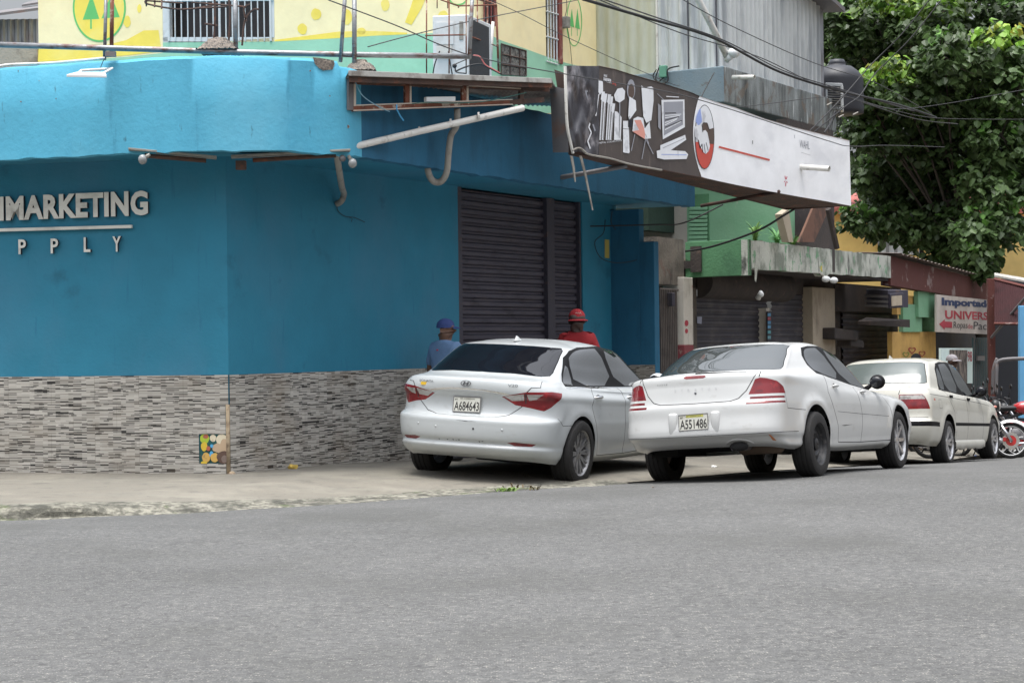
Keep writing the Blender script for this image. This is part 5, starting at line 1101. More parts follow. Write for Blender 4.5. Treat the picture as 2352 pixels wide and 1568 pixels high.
# old illuminated sign box, unlit
sb_ = thing('sign_box', 'empty grey sign box on brackets over the dirty shutter', 'sign box', tuple(at(2030, 715, 34)))
a, b = at(1990, 702, 35.2), at(2040, 706, 33.8); m = MB(); m.slab([a, b, b + Vector((0, 0, .33)), a + Vector((0, 0, .33))], (.9, .5, 0), .5); m.build('casing', MT['dkmetal'], sb_, bevel=.01)
m = MB(); a, b = at(2044, 708, 33.7), at(2076, 706, 33.9); m.slab([a, b, b + Vector((0, 0, .28)), a + Vector((0, 0, .28))], (0, 1, 0), .3); m.build('casing', MT['dkmetal'], sb_, bevel=.01)
m = MB(); a, b = at(2048, 703, 33.66), at(2072, 701, 33.86); m.slab([a, b, b + Vector((0, 0, .19)), a + Vector((0, 0, .19))], (0, 1, 0), .02); m.build('face', MT['beige'], sb_)
for y in (676, 688, 698): m = MB(); m.slab([at(1986, y + 6, 35), at(2040, y + 8, 33.7), at(2040, y + 2, 33.7), at(1986, y, 35)], (-.3, -1, 0), .02); m.build('slat', MT['greysteel'], sb_)
# red beam and what hangs under it
rb = thing('red_shop', 'low shop under a peeling red concrete beam, with a yellow wall bay', 'building', (9.5, 40, -1.5))
MT['redbeam'] = M('peeling_red_paint', lin(92, 50, 44), .9, [(lin(150, 136, 132), 1.5, (1, 1, 1), .60, .64, .85), (lin(92, 54, 50), 2.2, (1, 1, 1), .46, .64, .6), (lin(186, 150, 140), 7, (1, 1, 1), .68, .72, .7)], .4, 25)
Ra, Rb = at(2046, 655, 35), at(2277, 694, 44.3); ra, rb_t = at(2046, 588, 35), at(2277, 648, 44.3)
m = MB(); vs = []
for i in range(31):
    s_ = i / 30; lo = Ra.lerp(Rb, s_); hi = lo.copy(); hi.z = ra.z + (rb_t.z - ra.z) * s_ + .02 * mnoise.noise((i * .5, 0, 0)); k_ = P3(FN, 0) * .2
    vs += [lo, hi, hi - k_, lo - k_]
m.add(vs, [(4 * i + q, 4 * i + (q + 1) % 4, 4 * i + 4 + (q + 1) % 4, 4 * i + 4 + q) for i in range(30) for q in range(4)] + [(0, 1, 2, 3), (120, 121, 122, 123)]); m.build('red_beam', MT['redbeam'], rb)
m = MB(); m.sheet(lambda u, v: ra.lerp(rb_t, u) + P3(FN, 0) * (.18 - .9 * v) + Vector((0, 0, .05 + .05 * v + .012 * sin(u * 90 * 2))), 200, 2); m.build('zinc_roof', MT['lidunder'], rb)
back = lambda x, y, off=0: hit(x, y, Vector((8.4, 37.5)), FDr, off)
def bpanel(x0, x1, y0, y1, off, mat, name, parent=rb, th=.1):
    m = MB(); c_ = [back(x0, y1, off), back(x1, y1, off), back(x1, y0, off), back(x0, y0, off)]; lo = min(c_[0].z, c_[1].z); hi = max(c_[2].z, c_[3].z)
    m.prism([c_[0].xy, c_[1].xy, c_[1].xy - FN * th, c_[0].xy - FN * th], lo, hi); return m.build(name, mat, parent)
MT['ochre'] = M('ochre_wall', lin(202, 162, 92), .9, [(lin(160, 124, 74), 1.6, (1, 1, 1), .46, .66, .6)], .3, 25)
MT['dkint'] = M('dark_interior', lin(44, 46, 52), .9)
bpanel(2052, 2152, 762, 1000, 0, MT['ochre'], 'ochre_wall'); bpanel(2060, 2100, 680, 722, .0, MT['ochre'], 'ochre_wall'); bpanel(2075, 2118, 700, 762, .05, MT['gshade'], 'green_wall'); bpanel(2110, 2150, 672, 728, .12, MT['gshade'], 'green_block'); bpanel(2118, 2151, 700, 764, -.1, MT['gdk'], 'green_wall')
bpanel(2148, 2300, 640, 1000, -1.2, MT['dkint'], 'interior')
def heart(cx_, cy_, r_, col):
    m = MB(); vs = []
    n_ = 24
    for i in range(n_):
        t_ = 2 * pi * i / n_; x = 16 * sin(t_) ** 3; y = 13 * cos(t_) - 5 * cos(2 * t_) - 2 * cos(3 * t_) - cos(4 * t_)
        vs += [back(cx_ + x * r_ / 16, cy_ - y * r_ / 16, .006), back(cx_ + x * r_ / 16 * .66, cy_ - y * r_ / 16 * .66, .006)]
    m.add(vs, [(2 * i, 2 * i + 1, (2 * i + 3) % (2 * n_), (2 * i + 2) % (2 * n_)) for i in range(n_)]); m.build('painted_heart', M('heart_paint', col, .8), rb, fix=False)
heart(2095, 804, 9, lin(150, 60, 50)); heart(2081, 814, 8, lin(120, 130, 60)); heart(2118, 812, 8, lin(150, 60, 50))
m = MB(); c_ = [back(2104 + 13 * cos(a), 826 + 15 * sin(a), .007) for a in np.linspace(0, 2 * pi, 16)[:-1]]; m.add(c_, [list(range(15))]); m.build('painted_head', MT['dkint'], rb, fix=False)
# hand painted sign board
si = thing('painted_sign', 'hand painted sign board with blue, red and black lettering and a red arrow', 'sign', tuple(back(2212, 764, .3)))
bp_ = lambda x, y, off=.3: back(x, y, off)
m = MB(); m.slab([bp_(2151, 762), bp_(2281, 768), bp_(2281, 690), bp_(2151, 676)], P3(-FN, 0), .04); m.build('board', M('off_white_board', lin(192, 182, 174), .8, [(lin(150, 140, 132), 2, (1, 1, 1), .5, .66, .5)]), si)
def stext(txt, xa, xb, yb_, yt, mat, ybb=None, bold=0, shear=0):
    m = MB(); o = bp_(xa, yb_, .305); e = bp_(xb, ybb if ybb else yb_, .305); tp = bp_(xa, yt, .305)
    xdir = (e - o).normalized(); put_text(m, txt, o, xdir, (Vector((0, 0, 1)) + xdir * shear).normalized(), width=(e - o).length, height=tp.z - o.z, off=0, bold=bold); m.build('painted_words', mat, si, fix=False)
navy, redp, inkp = M('navy_paint', lin(48, 62, 96), .8), M('sign_red', lin(172, 62, 74), .8), M('ink_paint', lin(46, 44, 48), .8)
stext('Importadora', 2163, 2300, 706, 683, navy, 712, .055); stext('UNIVERSAL', 2171, 2296, 732, 712, redp, 736, .03); stext('Ropas', 2190, 2222, 758, 738, inkp, 758, 0, .2); stext('de', 2223, 2234, 754, 742, redp, 755, 0, .2); stext('Paca', 2236, 2276, 756, 738, inkp, 758, 0, .2)
m = MB(); pts = [(2157, 744), (2170, 733), (2170, 738), (2187, 739), (2187, 753), (2170, 752), (2170, 757)]; m.add([bp_(x, y, .305) for x, y in pts], [list(range(7))]); m.build('painted_arrow', redp, si, fix=False)
# white poster stand with clothing picture, grille door
ps = thing('poster_board', 'pale poster board with a picture of patterned cloth at the shop door', 'poster', tuple(back(2198, 880, .8)))
m = MB(); m.slab([back(2162, 880, .8), back(2234, 880, .8), back(2234, 799, .8), back(2162, 799, .8)], P3(-FN, 0), .05); m.build('board', M('pale_board', lin(212, 230, 226), .6), ps)
m = MB(); m.slab([back(2181, 880, .81), back(2221, 880, .81), back(2221, 804, .81), back(2181, 803, .81)], P3(FN, 0), .006); m.build('cloth_picture', M('patterned_cloth', lin(132, 122, 114), .8, [(lin(52, 48, 48), 9, (1, 1, .5), .46, .56, .9)]), ps, fix=False)
m = MB(); o = back(2223, 830, .812); e = back(2233, 830, .812); put_text(m, '98', o, (e - o).normalized(), Vector((0, 0, 1)), width=(e - o).length, height=.22, off=0); m.build('number', redp, ps, fix=False)
gd = thing('grille_door', 'dark green barred door between the poster and the red post', 'door', tuple(back(2255, 900, 0)))
m = MB(); m.slab([back(2236, 950, -.05), back(2276, 950, -.05), back(2276, 775, -.05), back(2236, 775, -.05)], P3(-FN, 0), .04); m.build('sheet', M('dark_green_sheet', lin(60, 84, 86), .7), gd)
for x in np.linspace(2238, 2274, 9): m = MB(); m.tube([back(x, 950, .0), back(x, 775, .0)], .012, 5); m.build('bar', MT['greysteel'], gd)
m = MB(); m.slab([back(2246, 828, .06), back(2262, 828, .06), back(2262, 817, .06), back(2246, 817, .06)], P3(-FN, 0), .04); m.build('latch', MT['greysteel'], gd)
# red post, red corrugated awning, pole, blue panel at the edge
po = at(2275, 640, 38); m = MB(); m.prism([(po.x - .07, po.y - .07), (po.x + .07, po.y - .07), (po.x + .07, po.y + .07), (po.x - .07, po.y + .07)], -2.2, po.z); m.build('awning_post', MT['redbeam'], label='square dark red post between the painted sign and the red awning', cat='post', bevel=.01)
aw = thing('red_awning', 'dark red corrugated metal awning at the right edge, held by a diagonal rod', 'awning', tuple(at(2330, 745, 38)))
MT['redcorr'] = M('red_corrugated', lin(54, 28, 30), .8, [(lin(40, 24, 26), 2, (2, 2, .5), .48, .64, .6)], spec=.2)
a, b = at(2284, 700, 38.0), at(2420, 700, 37.0)
vs = []; N = 110; m = MB()
tA, tB, uA, uB = at(2284, 641, 38.3), at(2420, 680, 37.3), at(2284, 743, 37.2), at(2420, 744, 36.0)
for i in range(N + 1):
    s_ = i / N; w = .018 * sin(s_ * N / 4 * 2 * pi * .99); n_ = Vector((-.1, -1, 0)) * w; vs += [tA.lerp(tB, s_) + n_, uA.lerp(uB, s_) + n_]
m.add(vs, [(2 * i, 2 * i + 1, 2 * i + 3, 2 * i + 2) for i in range(N)]); m.build('sheet', MT['redcorr'], aw, smooth=True, fix=False)
m = MB(); m.tube([uA, uB], .03, 4); m.tube([tA, tB + Vector((0, 0, .05))], .04, 4); m.build('frame', MT['redbeam'], aw)
m = MB(); m.tube([at(2277, 775, 37.9), at(2362, 675, 36.5)], .03, 8); m.build('diagonal_rod', MT['greysteel'], aw)
m = MB(); m.slab([at(2284, 636, 38.6), at(2430, 662, 37.4), at(2430, 655, 40), at(2284, 630, 41)], (0, 0, 1), .04); m.build('top_sheet', MT['lid'], aw)
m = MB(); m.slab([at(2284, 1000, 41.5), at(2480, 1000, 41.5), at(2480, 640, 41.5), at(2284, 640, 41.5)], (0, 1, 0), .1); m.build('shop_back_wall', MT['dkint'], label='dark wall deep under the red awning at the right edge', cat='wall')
m = MB(); m.slab([at(2342, 960, 35), at(2400, 960, 34.6), at(2400, 700, 34.6), at(2342, 702, 35)], (0, 1, 0), .12); m.build('blue_signboard', M('sky_blue_panel', lin(110, 176, 222), .6), label='tall sky blue panel cut off by the right edge of the photo', cat='panel', bevel=.01)
# vertical strip of little stickers beside the second shutter, posters
m = MB(); st_ = thing('sticker_strip', 'vertical dark strip with blue and red stickers beside the middle pillar', 'sign', tuple(ff(1766, 785, .04)))
m.slab([ff(1760.5, 785, .02), ff(1772, 785, .02), ff(1772, 715, .02), ff(1760.5, 715, .02)], P3(FN, 0), .02); m.build('strip', M('strip_dark', lin(52, 50, 58), .7), st_, fix=False)
for y, c in ((722, (90, 150, 190)), (731, (160, 70, 80)), (740, (80, 140, 180)), (750, (100, 160, 200)), (762, (90, 160, 170)), (774, (110, 160, 170))):
    m = MB(); m.slab([ff(1763, y + 4, .042), ff(1770, y + 4, .042), ff(1770, y - 3, .042), ff(1763, y - 3, .042)], P3(FN, 0), .004); m.build('sticker', M('sticker', lin(*c), .6), st_, fix=False)
m = MB(); m.slab([ff(1601, 742, -.1), ff(1611, 744, -.1), ff(1612, 727, -.1), ff(1601, 727, -.1)], P3(FN, 0), .004); m.build('paper_notice', M('torn_paper', lin(150, 154, 172), .8), label='small torn paper notice on the left of the dark shutter', cat='notice', fix=False)
# red painted marks on the white pillar
for y, r_ in ((742, 4.5), (760, 3.5)):
    m = MB(); m.add([ff(1577 + r_ * cos(a), y + 1.6 * r_ * sin(a), .085) for a in np.linspace(0, 2 * pi, 12)[:-1]], [list(range(11))]); m.build('red_mark', redp, gs, fix=False)
# ferns on the balcony
MT['fern'] = M('fern_green', lin(120, 160, 80), .6, [(lin(80, 124, 60), 6, (1, 1, 1), .45, .6, .8)])
MT['leafy'] = M('plant_green', lin(92, 146, 78), .6, [(lin(60, 110, 56), 5, (1, 1, 1), .45, .6, .8)])
def fern(px, py, Y, hpx, nfr, label, mat, seed, spread=1.0):
    rr = random.Random(seed); base = at(px, py, Y); hh = hpx * Y / F
    t_ = thing('fern_plant', label, 'plant', tuple(base))
    m = MB(); m.lathe([(.02, 0), (.09, 0), (.12, .16), (.13, .17), (.11, .17), (.02, .15)], base + Vector((0, .1, -.17)), 'Z', 14); m.build('pot', MT['redbase'], t_, smooth=True)
    m = MB()
    for i in range(nfr):
        a = rr.uniform(0, 2 * pi); L2 = hh * rr.uniform(.7, 1.1); el = rr.uniform(.7, 1.45); d = Vector((cos(a) * spread, sin(a) * .7, 0)); N_ = 14; prev = None
        for k_ in range(N_):
            t = k_ / (N_ - 1); p = base + d * L2 * t * (.25 + .6 * t) + Vector((0, 0, L2 * (sin(el) * t * (1.25) - .75 * t * t * (1.2 - el * .5))))
            if prev is not None:
                tg = (p - prev).normalized(); sd_ = tg.cross(Vector((0, 0, 1))); sd_ = (sd_.normalized() if sd_.length > .05 else Vector((1, 0, 0)))
                w = .10 * hh * (1 - t) ** .6 + .012
                for sg_ in (-1, 1):
                    tip = p + sd_ * sg_ * w - Vector((0, 0, w * .35)) + tg * w * .3
                    m.add([prev, p, tip], [(0, 1, 2)])
            prev = p
    m.build('fronds', mat, t_, fix=False); return t_
fern(1735, 553, 27.9, 56, 16, 'tall upright fern at the left end of the peeling balcony', MT['fern'], 3, .45)
fern(1785, 560, 28.6, 48, 22, 'bushy leafy plant in the middle of the peeling balcony', MT['leafy'], 5, .9)
fern(1822, 566, 29.4, 38, 22, 'wide arching fern at the right of the peeling balcony', MT['fern'], 9, 1.3)
# background : yellow house with pink roof
bh_ = thing('ochre_house', 'plain ochre yellow house with a pink tiled roof edge behind the tree', 'building', (16, 52, -2))
m = MB(); a, b = at(1905, 600, 52), at(2520, 600, 52); m.prism([a.xy, b.xy, (b.x, b.y + 8), (a.x, a.y + 8)], -3, at(2000, 486, 52).z); m.build('wall', M('ochre_plaster', lin(244, 208, 128), .85, [(lin(224, 186, 108), 1, (1, 1, 1), .5, .66, .4)]), bh_)
m = MB(); m.slab([at(1895, 489, 51.7), at(2540, 489, 51.7), at(2540, 455, 54), at(1905, 455, 54)], (0, 0, 1), .15); m.build('roof', M('pink_tiles', lin(214, 128, 118), .85, [(lin(180, 100, 96), 8, (4, 1, 1), .5, .6, .6)]), bh_)
for x0, x1, y0, y1 in ((2016, 2100, 545, 585), (2110, 2120, 560, 590)):
    m = MB(); m.slab([at(x0, y1, 51.95), at(x1, y1, 51.95), at(x1, y0, 51.95), at(x0, y0, 51.95)], (0, -1, 0), .06); w_ = m.build('window', MT['white'], bh_)
    m = MB(); 
    for xx in np.linspace(x0 + 4, x1 - 4, max(2, int((x1 - x0) / 16))): m.slab([at(xx - 4, y1 - 4, 51.88), at(xx + 3, y1 - 4, 51.88), at(xx + 3, y0 + 4, 51.88), at(xx - 4, y0 + 4, 51.88)], (0, -1, 0), .01)
    m.build('pane', M('louvre_grey', lin(150, 150, 150), .5), w_)
m = MB(); a, b = at(2260, 600, 47), at(2460, 600, 46); m.prism([a.xy, b.xy, (b.x, b.y + .3), (a.x, a.y + .3)], -2, at(2352, 545, 47).z); m.build('garden_wall', M('light_ochre', lin(246, 214, 140), .85), label='light ochre wall right of the tree trunk', cat='wall')
# unseen houses opposite and behind the viewer, added to block low sky light
def block(name, pts, h, col, label, rows=2):
    t_ = thing(name, label, 'building', tuple(P3(Vector(pts[0]), 0))); m = MB(); m.prism([Vector(p) for p in pts], -2, h); m.build('wall', M('block_paint', col, .85, [(lin(120, 112, 104), 1.5, (1, 1, 1), .55, .7, .5)]), t_)
    a, b = Vector(pts[0]), Vector(pts[1]); d = (b - a).normalized(); L_ = (b - a).length; n_ = Vector((d.y, -d.x)); c_ = sum((Vector(p) for p in pts), Vector((0, 0))) / len(pts)
    if n_.dot(c_ - a) > 0: n_ = -n_
    k_ = 0
    for r_ in range(rows):
        s_ = 1.2
        while s_ < L_ - 2:
            p = a + d * s_ + n_ * .02; m = MB(); m.prism([p, p + d * 1.4, p + d * 1.4 - n_ * .05, p - n_ * .05], .9 + 3.1 * r_, 2.4 + 3.1 * r_); m.build('window', MT['dkglass'], t_); s_ += 3.4
block('unseen_house', [(-16, -13), (2, -13), (2, -20), (-16, -20)], 8.5, lin(206, 178, 120), 'unseen tan two storey house added behind the viewer to block low sky')
block('unseen_house', [(4, -13), (17, -12), (17, -20), (4, -20)], 5.0, lin(196, 190, 178), 'unseen pale grey low house added behind the viewer to block low sky')
u0 = Vector((15.5, 16)); block('unseen_house', [u0, u0 + RD * 22, u0 + RD * 22 + Vector((7, -3.7)), u0 + Vector((7, -3.7))], 3.1, lin(206, 170, 112), 'unseen ochre house row added along the far side of the street, right of the view')
# ================================================================ trees
def leafmat():
    m = bpy.data.materials.new('leaf'); m.use_nodes = True; nt = m.node_tree; b = nt.nodes['Principled BSDF']
    a = node(nt, 'ShaderNodeVertexColor', _layer_name='Col'); nt.links.new(a.outputs['Color'], b.inputs['Base Color'])
    b.inputs['Roughness'].default_value = .42; b.inputs['Specular IOR Level'].default_value = .45
    tr = node(nt, 'ShaderNodeBsdfTranslucent'); nt.links.new(a.outputs['Color'], tr.inputs['Color']); mx = node(nt, 'ShaderNodeMixShader'); mx.inputs[0].default_value = .38
    out = nt.nodes['Material Output']; nt.links.new(b.outputs[0], mx.inputs[1]); nt.links.new(tr.outputs[0], mx.inputs[2]); nt.links.new(mx.outputs[0], out.inputs['Surface']); return m
MT['leaf'] = leafmat()
MT['bark'] = M('bark', lin(74, 66, 60), .95, [(lin(60, 52, 46), 5, (1, 1, .3), .48, .62, .8), (lin(100, 94, 86), 8, (1, 1, .4), .6, .7, .6)], .8, 20)
def tree(name, label, base, lobes, seed, dens, leaf=.17, young=()):
    rr = random.Random(seed); t_ = thing(name, label, 'tree', tuple(base))
    V, Fc, C = [], [], []
    tips = []
    for px, py, Y, rp in lobes:
        c = at(px, py, Y); R = rp * Y / F; lf = rr.uniform(.8, 1.15) * (1.35 if Y < 43 else 1.0); n = int(4 * pi * R * R * dens)  # nearer lobes get lighter leaves, brightly lit clumps put into the colour
        for i in range(n):
            z = rr.uniform(-.95, 1); a = rr.uniform(0, 2 * pi); q = sqrt(1 - z * z); d = Vector((q * cos(a), q * sin(a), z))
            rad = R * (rr.uniform(.72, 1.04) if rr.random() < .75 else rr.uniform(.3, .7)) * (1 + .28 * mnoise.noise((d.x * 2.2 + px * .1, d.y * 2.2, d.z * 2.2 + py * .1)))
            p = c + Vector((d.x, d.y, d.z * .9)) * rad
            yg = any((px_ - 40 < px < px_ + 40 and py_ - 40 < py < py_ + 40) for px_, py_ in young) and d.z > .05 and rr.random() < .85
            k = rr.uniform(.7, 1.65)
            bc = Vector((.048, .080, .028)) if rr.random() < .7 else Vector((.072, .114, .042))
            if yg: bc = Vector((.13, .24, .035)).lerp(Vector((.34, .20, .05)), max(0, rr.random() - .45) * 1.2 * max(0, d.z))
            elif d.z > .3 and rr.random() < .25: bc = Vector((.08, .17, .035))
            for j in range(rr.randint(5, 8)):
                sz = leaf * rr.uniform(.65, 1.15); az = rr.uniform(0, 2 * pi); droop = rr.uniform(.25, 1.25)
                out = Vector((cos(az), sin(az), 0)).lerp(Vector((d.x, d.y, 0)), .45).normalized() if (abs(d.x) + abs(d.y)) > .01 else Vector((1, 0, 0))
                ax = (out * cos(droop) - Vector((0, 0, 1)) * sin(droop)).normalized(); sidev = ax.cross(Vector((0, 0, 1))).normalized(); nn_ = sidev.cross(ax)
                sidev = (sidev + nn_ * rr.uniform(-.5, .5)).normalized(); nn_ = sidev.cross(ax).normalized()
                o = p + Vector((rr.uniform(-1, 1), rr.uniform(-1, 1), rr.uniform(-.8, .8))) * leaf * .8
                f = .16 * sz; b0 = len(V)
                pts = [o, o + sidev * sz * .46 + ax * sz * .14 - nn_ * f, o + sidev * sz * .40 + ax * sz * .55 - nn_ * f, o + ax * sz * 1.05 - nn_ * sz * .12, o - sidev * sz * .40 + ax * sz * .55 - nn_ * f, o - sidev * sz * .46 + ax * sz * .14 - nn_ * f]
                V.extend(pts); Fc.append((b0, b0 + 1, b0 + 2, b0 + 3)); Fc.append((b0, b0 + 3, b0 + 4, b0 + 5))
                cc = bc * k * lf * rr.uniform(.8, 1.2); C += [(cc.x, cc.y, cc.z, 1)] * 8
        tips.append((c, R))
    me = bpy.data.meshes.new('crown'); org = Vector(base); me.from_pydata([tuple(v - org) for v in V], [], Fc)
    ca_ = me.color_attributes.new('Col', 'FLOAT_COLOR', 'CORNER'); ca_.data.foreach_set('color', [x for c in C for x in c]); me.materials.append(MT['leaf'])
    o = bpy.data.objects.new('crown', me); COL.objects.link(o); o.parent = t_
    mb = MB(); fork = at(2200 if name != 'back_tree' else 1990, 420, base[2] * 0 + lobes[0][2]); 
    top = Vector((sum(c.x for c, r in tips) / len(tips), sum(c.y for c, r in tips) / len(tips), sum(c.z for c, r in tips) / len(tips)))
    fork = Vector(base).lerp(top, .62); fork.z = base[2] + (top.z - base[2]) * .55
    tp = crpath([Vector(base), Vector(base).lerp(fork, .4) + Vector((.12, 0, 0)), fork, fork.lerp(top, .6)], 6); mb.tube(tp, [.26 - .15 * i / (len(tp) - 1) for i in range(len(tp))], 12)
    for i, (c, R) in enumerate(tips):
        s_ = tp[int(len(tp) * (.45 + .5 * rr.random()))-1]; mid = s_.lerp(c, .5) + Vector((rr.uniform(-.2, .2), rr.uniform(-.2, .2), rr.uniform(.0, .3)))
        b_ = crpath([s_, mid, c, c + (c - mid).normalized() * R * .6], 5); mb.tube(b_, [.045 * (1 - .85 * q / (len(b_) - 1)) for q in range(len(b_))], 6)
        for k in range(5):
            e = c + Vector((rr.uniform(-1, 1), rr.uniform(-1, .3), rr.uniform(-1, .8))) * R * .95; b2 = crpath([c, c.lerp(e, .5) + Vector((rr.uniform(-.1, .1), 0, -.08)), e], 4); mb.tube(b2, [.02 * (1 - .8 * q / (len(b2) - 1)) for q in range(len(b2))], 5)
    mb.build('trunk', MT['bark'], t_, smooth=True); return t_
tb = at(2316, 700, 47); tb.z = -1.3
young = [(2130, 60), (2250, 120), (2330, 150), (2150, 175), (2060, 190), (2000, 180), (2010, 30)]
lob = [(2010, 45, 37.5, 95), (2130, 45, 36.5, 95), (2250, 40, 37, 100), (2350, 40, 36, 90), (2170, 130, 34.6, 75), (2280, 110, 34.8, 75), (2060, 190, 35, 75), (1968, 190, 34.8, 34), (1995, 215, 35.5, 50), (2130, 215, 35.4, 80), (2240, 220, 35.5, 80), (2340, 200, 34.8, 80),
       (2020, 300, 35.8, 62), (2100, 310, 36.4, 85), (2200, 330, 36.4, 90), (2300, 310, 35, 80), (2000, 390, 37.2, 60), (2080, 410, 37.6, 90), (2180, 430, 37.4, 90), (2270, 420, 35.2, 75), (2350, 400, 35.5, 80),
       (1985, 500, 36.8, 42), (2050, 510, 37, 62), (2120, 530, 37, 60), (2190, 520, 36.5, 60), (2240, 530, 34.8, 58), (2300, 510, 35, 62), (2262, 622, 34.9, 30), (2250, 600, 34.8, 32), (2255, 590, 34.6, 42), (2200, 570, 36.5, 40), (2345, 520, 36, 40), (2160, 585, 37, 28), (2400, 120, 36, 90), (2400, 320, 36, 90), (2135, 490, 38.5, 80), (1950, 505, 36.8, 26), (2040, 470, 38.4, 60), (2030, 120, 38.4, 90)]
lob = [(a, b, c + 7.4, d) for a, b, c, d in lob] + [(1925, 30, 45, 50), (1960, 90, 45, 45), (1930, 150, 46, 38), (1985, 300, 43.2, 40)]
tree('broadleaf_tree', 'big tree with drooping heart shaped leaves and orange young shoots above the shops', tuple(tb), lob, 3, 14, .19, young)
tb2 = at(1990, 700, 54); tb2.z = -1.5
tree('back_tree', 'darker tree further back, behind the water tank', tuple(tb2), [(a, b, c + 8, d) for a, b, c, d in [(1905, 20, 43, 60), (1950, 60, 43, 80), (1925, 130, 42.5, 60), (1900, 90, 43, 45), (2060, 90, 44, 120), (2000, 200, 43, 90), (1975, 300, 43.5, 70), (1990, 400, 43.5, 80), (2100, 330, 44, 120), (2230, 200, 44, 130), (2300, 340, 44, 120), (2160, 460, 44, 70), (2060, 460, 44, 60)]], 8, 6, .25)
# ================================================================ cars
UK = np.array([0, .14, .28, .40, .5, .60, .72, .86, 1.0]); AU = .28
def smooth_interp(x, xk, yk):
    """monotone cubic through knots"""
    xk = np.asarray(xk, float); yk = np.asarray(yk, float); h = np.diff(xk); d = np.diff(yk) / h; m = np.zeros(len(xk)); m[0] = 0; m[-1] = 0
    for i in range(1, len(xk) - 1):
        m[i] = 0 if d[i - 1] * d[i] <= 0 else 3 * (h[i - 1] + h[i]) / ((2 * h[i] + h[i - 1]) / d[i - 1] + (h[i] + 2 * h[i - 1]) / d[i])
    i = np.clip(np.searchsorted(xk, x) - 1, 0, len(h) - 1); t = (x - xk[i]) / h[i]
    return (yk[i] * (1 + 2 * t) * (1 - t) ** 2 + h[i] * m[i] * t * (1 - t) ** 2 + yk[i + 1] * t * t * (3 - 2 * t) + h[i] * m[i + 1] * t * t * (t - 1))
class Body:
    def __init__(s, levels, arches, flare=.012):
        s.L = levels; s.n = len(levels); s.ar = arches; s.fl = flare
    def ring(s, L, u):
        xr, xf, wr, wm, wf, Dr, Df, nr, nf, z = L
        x = np.zeros_like(u); y = np.zeros_like(u); a = AU
        r = u <= a; th = np.clip(u / a, 0, 1) * pi / 2
        y = np.where(r, wr * np.sin(th) ** (2 / nr), y); x = np.where(r, xr + Dr * (1 - np.cos(th) ** (2 / nr)), x)
        f = u >= 1 - a; tf = np.clip((1 - u) / a, 0, 1) * pi / 2
        y = np.where(f, wf * np.sin(tf) ** (2 / nf), y); x = np.where(f, xf - Df * (1 - np.cos(tf) ** (2 / nf)), x)
        m = (~r) & (~f); sm = np.clip((u - a) / (1 - 2 * a), 0, 1)
        ym = wr + (wf - wr) * sm + (wm - (wr + wf) / 2) * (1 - (2 * sm - 1) ** 2)
        y = np.where(m, ym, y); x = np.where(m, (xr + Dr) + ((xf - Df) - (xr + Dr)) * sm, x)
        return np.stack([x, y, smooth_interp(u, UK, z)], -1)
    def ev(s, u, v):
        u = np.clip(np.asarray(u, float), 0, 1); v = np.clip(np.asarray(v, float), 0, s.n - 1)
        if not hasattr(s, 'RT'): s.RT = np.stack([s.ring(L, np.linspace(0, 1, 6001)) for L in s.L])
        i_ = np.minimum((u * 6000).astype(int), 5999); f_ = (u * 6000 - i_)[None, :, None]; R = s.RT[:, i_] * (1 - f_) + s.RT[:, i_ + 1] * f_
        i = np.clip(np.floor(v).astype(int), 0, s.n - 2); t = v - i; k = np.arange(len(u))
        P0, P1, P2, P3_ = R[np.maximum(i - 1, 0), k], R[i, k], R[i + 1, k], R[np.minimum(i + 2, s.n - 1), k]
        P0 = np.where((i == 0)[:, None], 2 * P1 - P2, P0); P3_ = np.where((i == s.n - 2)[:, None], 2 * P2 - P1, P3_)
        d = lambda a, b: np.maximum(np.sqrt(np.linalg.norm(b - a, axis=1)), 1e-3)[:, None]
        d0, d1, d2 = d(P0, P1), d(P1, P2), d(P2, P3_)
        m1 = (P1 - P0) / d0 - (P2 - P0) / (d0 + d1) + (P2 - P1) / d1; m2 = (P2 - P1) / d1 - (P3_ - P1) / (d1 + d2) + (P3_ - P2) / d2
        m1 *= d1; m2 *= d1; t = t[:, None]
        p = (2 * t ** 3 - 3 * t ** 2 + 1) * P1 + (t ** 3 - 2 * t ** 2 + t) * m1 + (-2 * t ** 3 + 3 * t ** 2) * P2 + (t ** 3 - t ** 2) * m2
        for (ax, ra) in s.ar:
            dd = np.hypot(p[:, 0] - ax, p[:, 2] - ra[1]); w = np.exp(-((dd - ra[0] - .03) / .07) ** 2) * (dd > ra[0] - .06) * np.clip((u - .12) / .1, 0, 1) * np.clip((.88 - u) / .1, 0, 1) * np.clip((.95 - p[:, 2]) / .2, 0, 1)
            p[:, 1] += s.fl * w
        p[:, 1] = np.maximum(p[:, 1], 0)
        return p
    def nrm(s, u, v):
        e = 2e-3; u = np.clip(u, e, 1 - e); v = np.clip(v, e * 2, s.n - 1 - e * 5); du = s.ev(u + e, v) - s.ev(u - e, v); dv = s.ev(u, v + e * 4) - s.ev(u, v - e * 4)
        n = np.cross(dv, du); l = np.linalg.norm(n, axis=1, keepdims=True); n = n / np.maximum(l, 1e-9)
        return n
    def table(s):
        s.U, s.V = np.meshgrid(np.linspace(0, 1, 150), np.linspace(0, s.n - 1, 10 * (s.n - 1) + 1)); s.T = s.ev(s.U.ravel(), s.V.ravel()); s.Uf, s.Vf = s.U.ravel(), s.V.ravel()
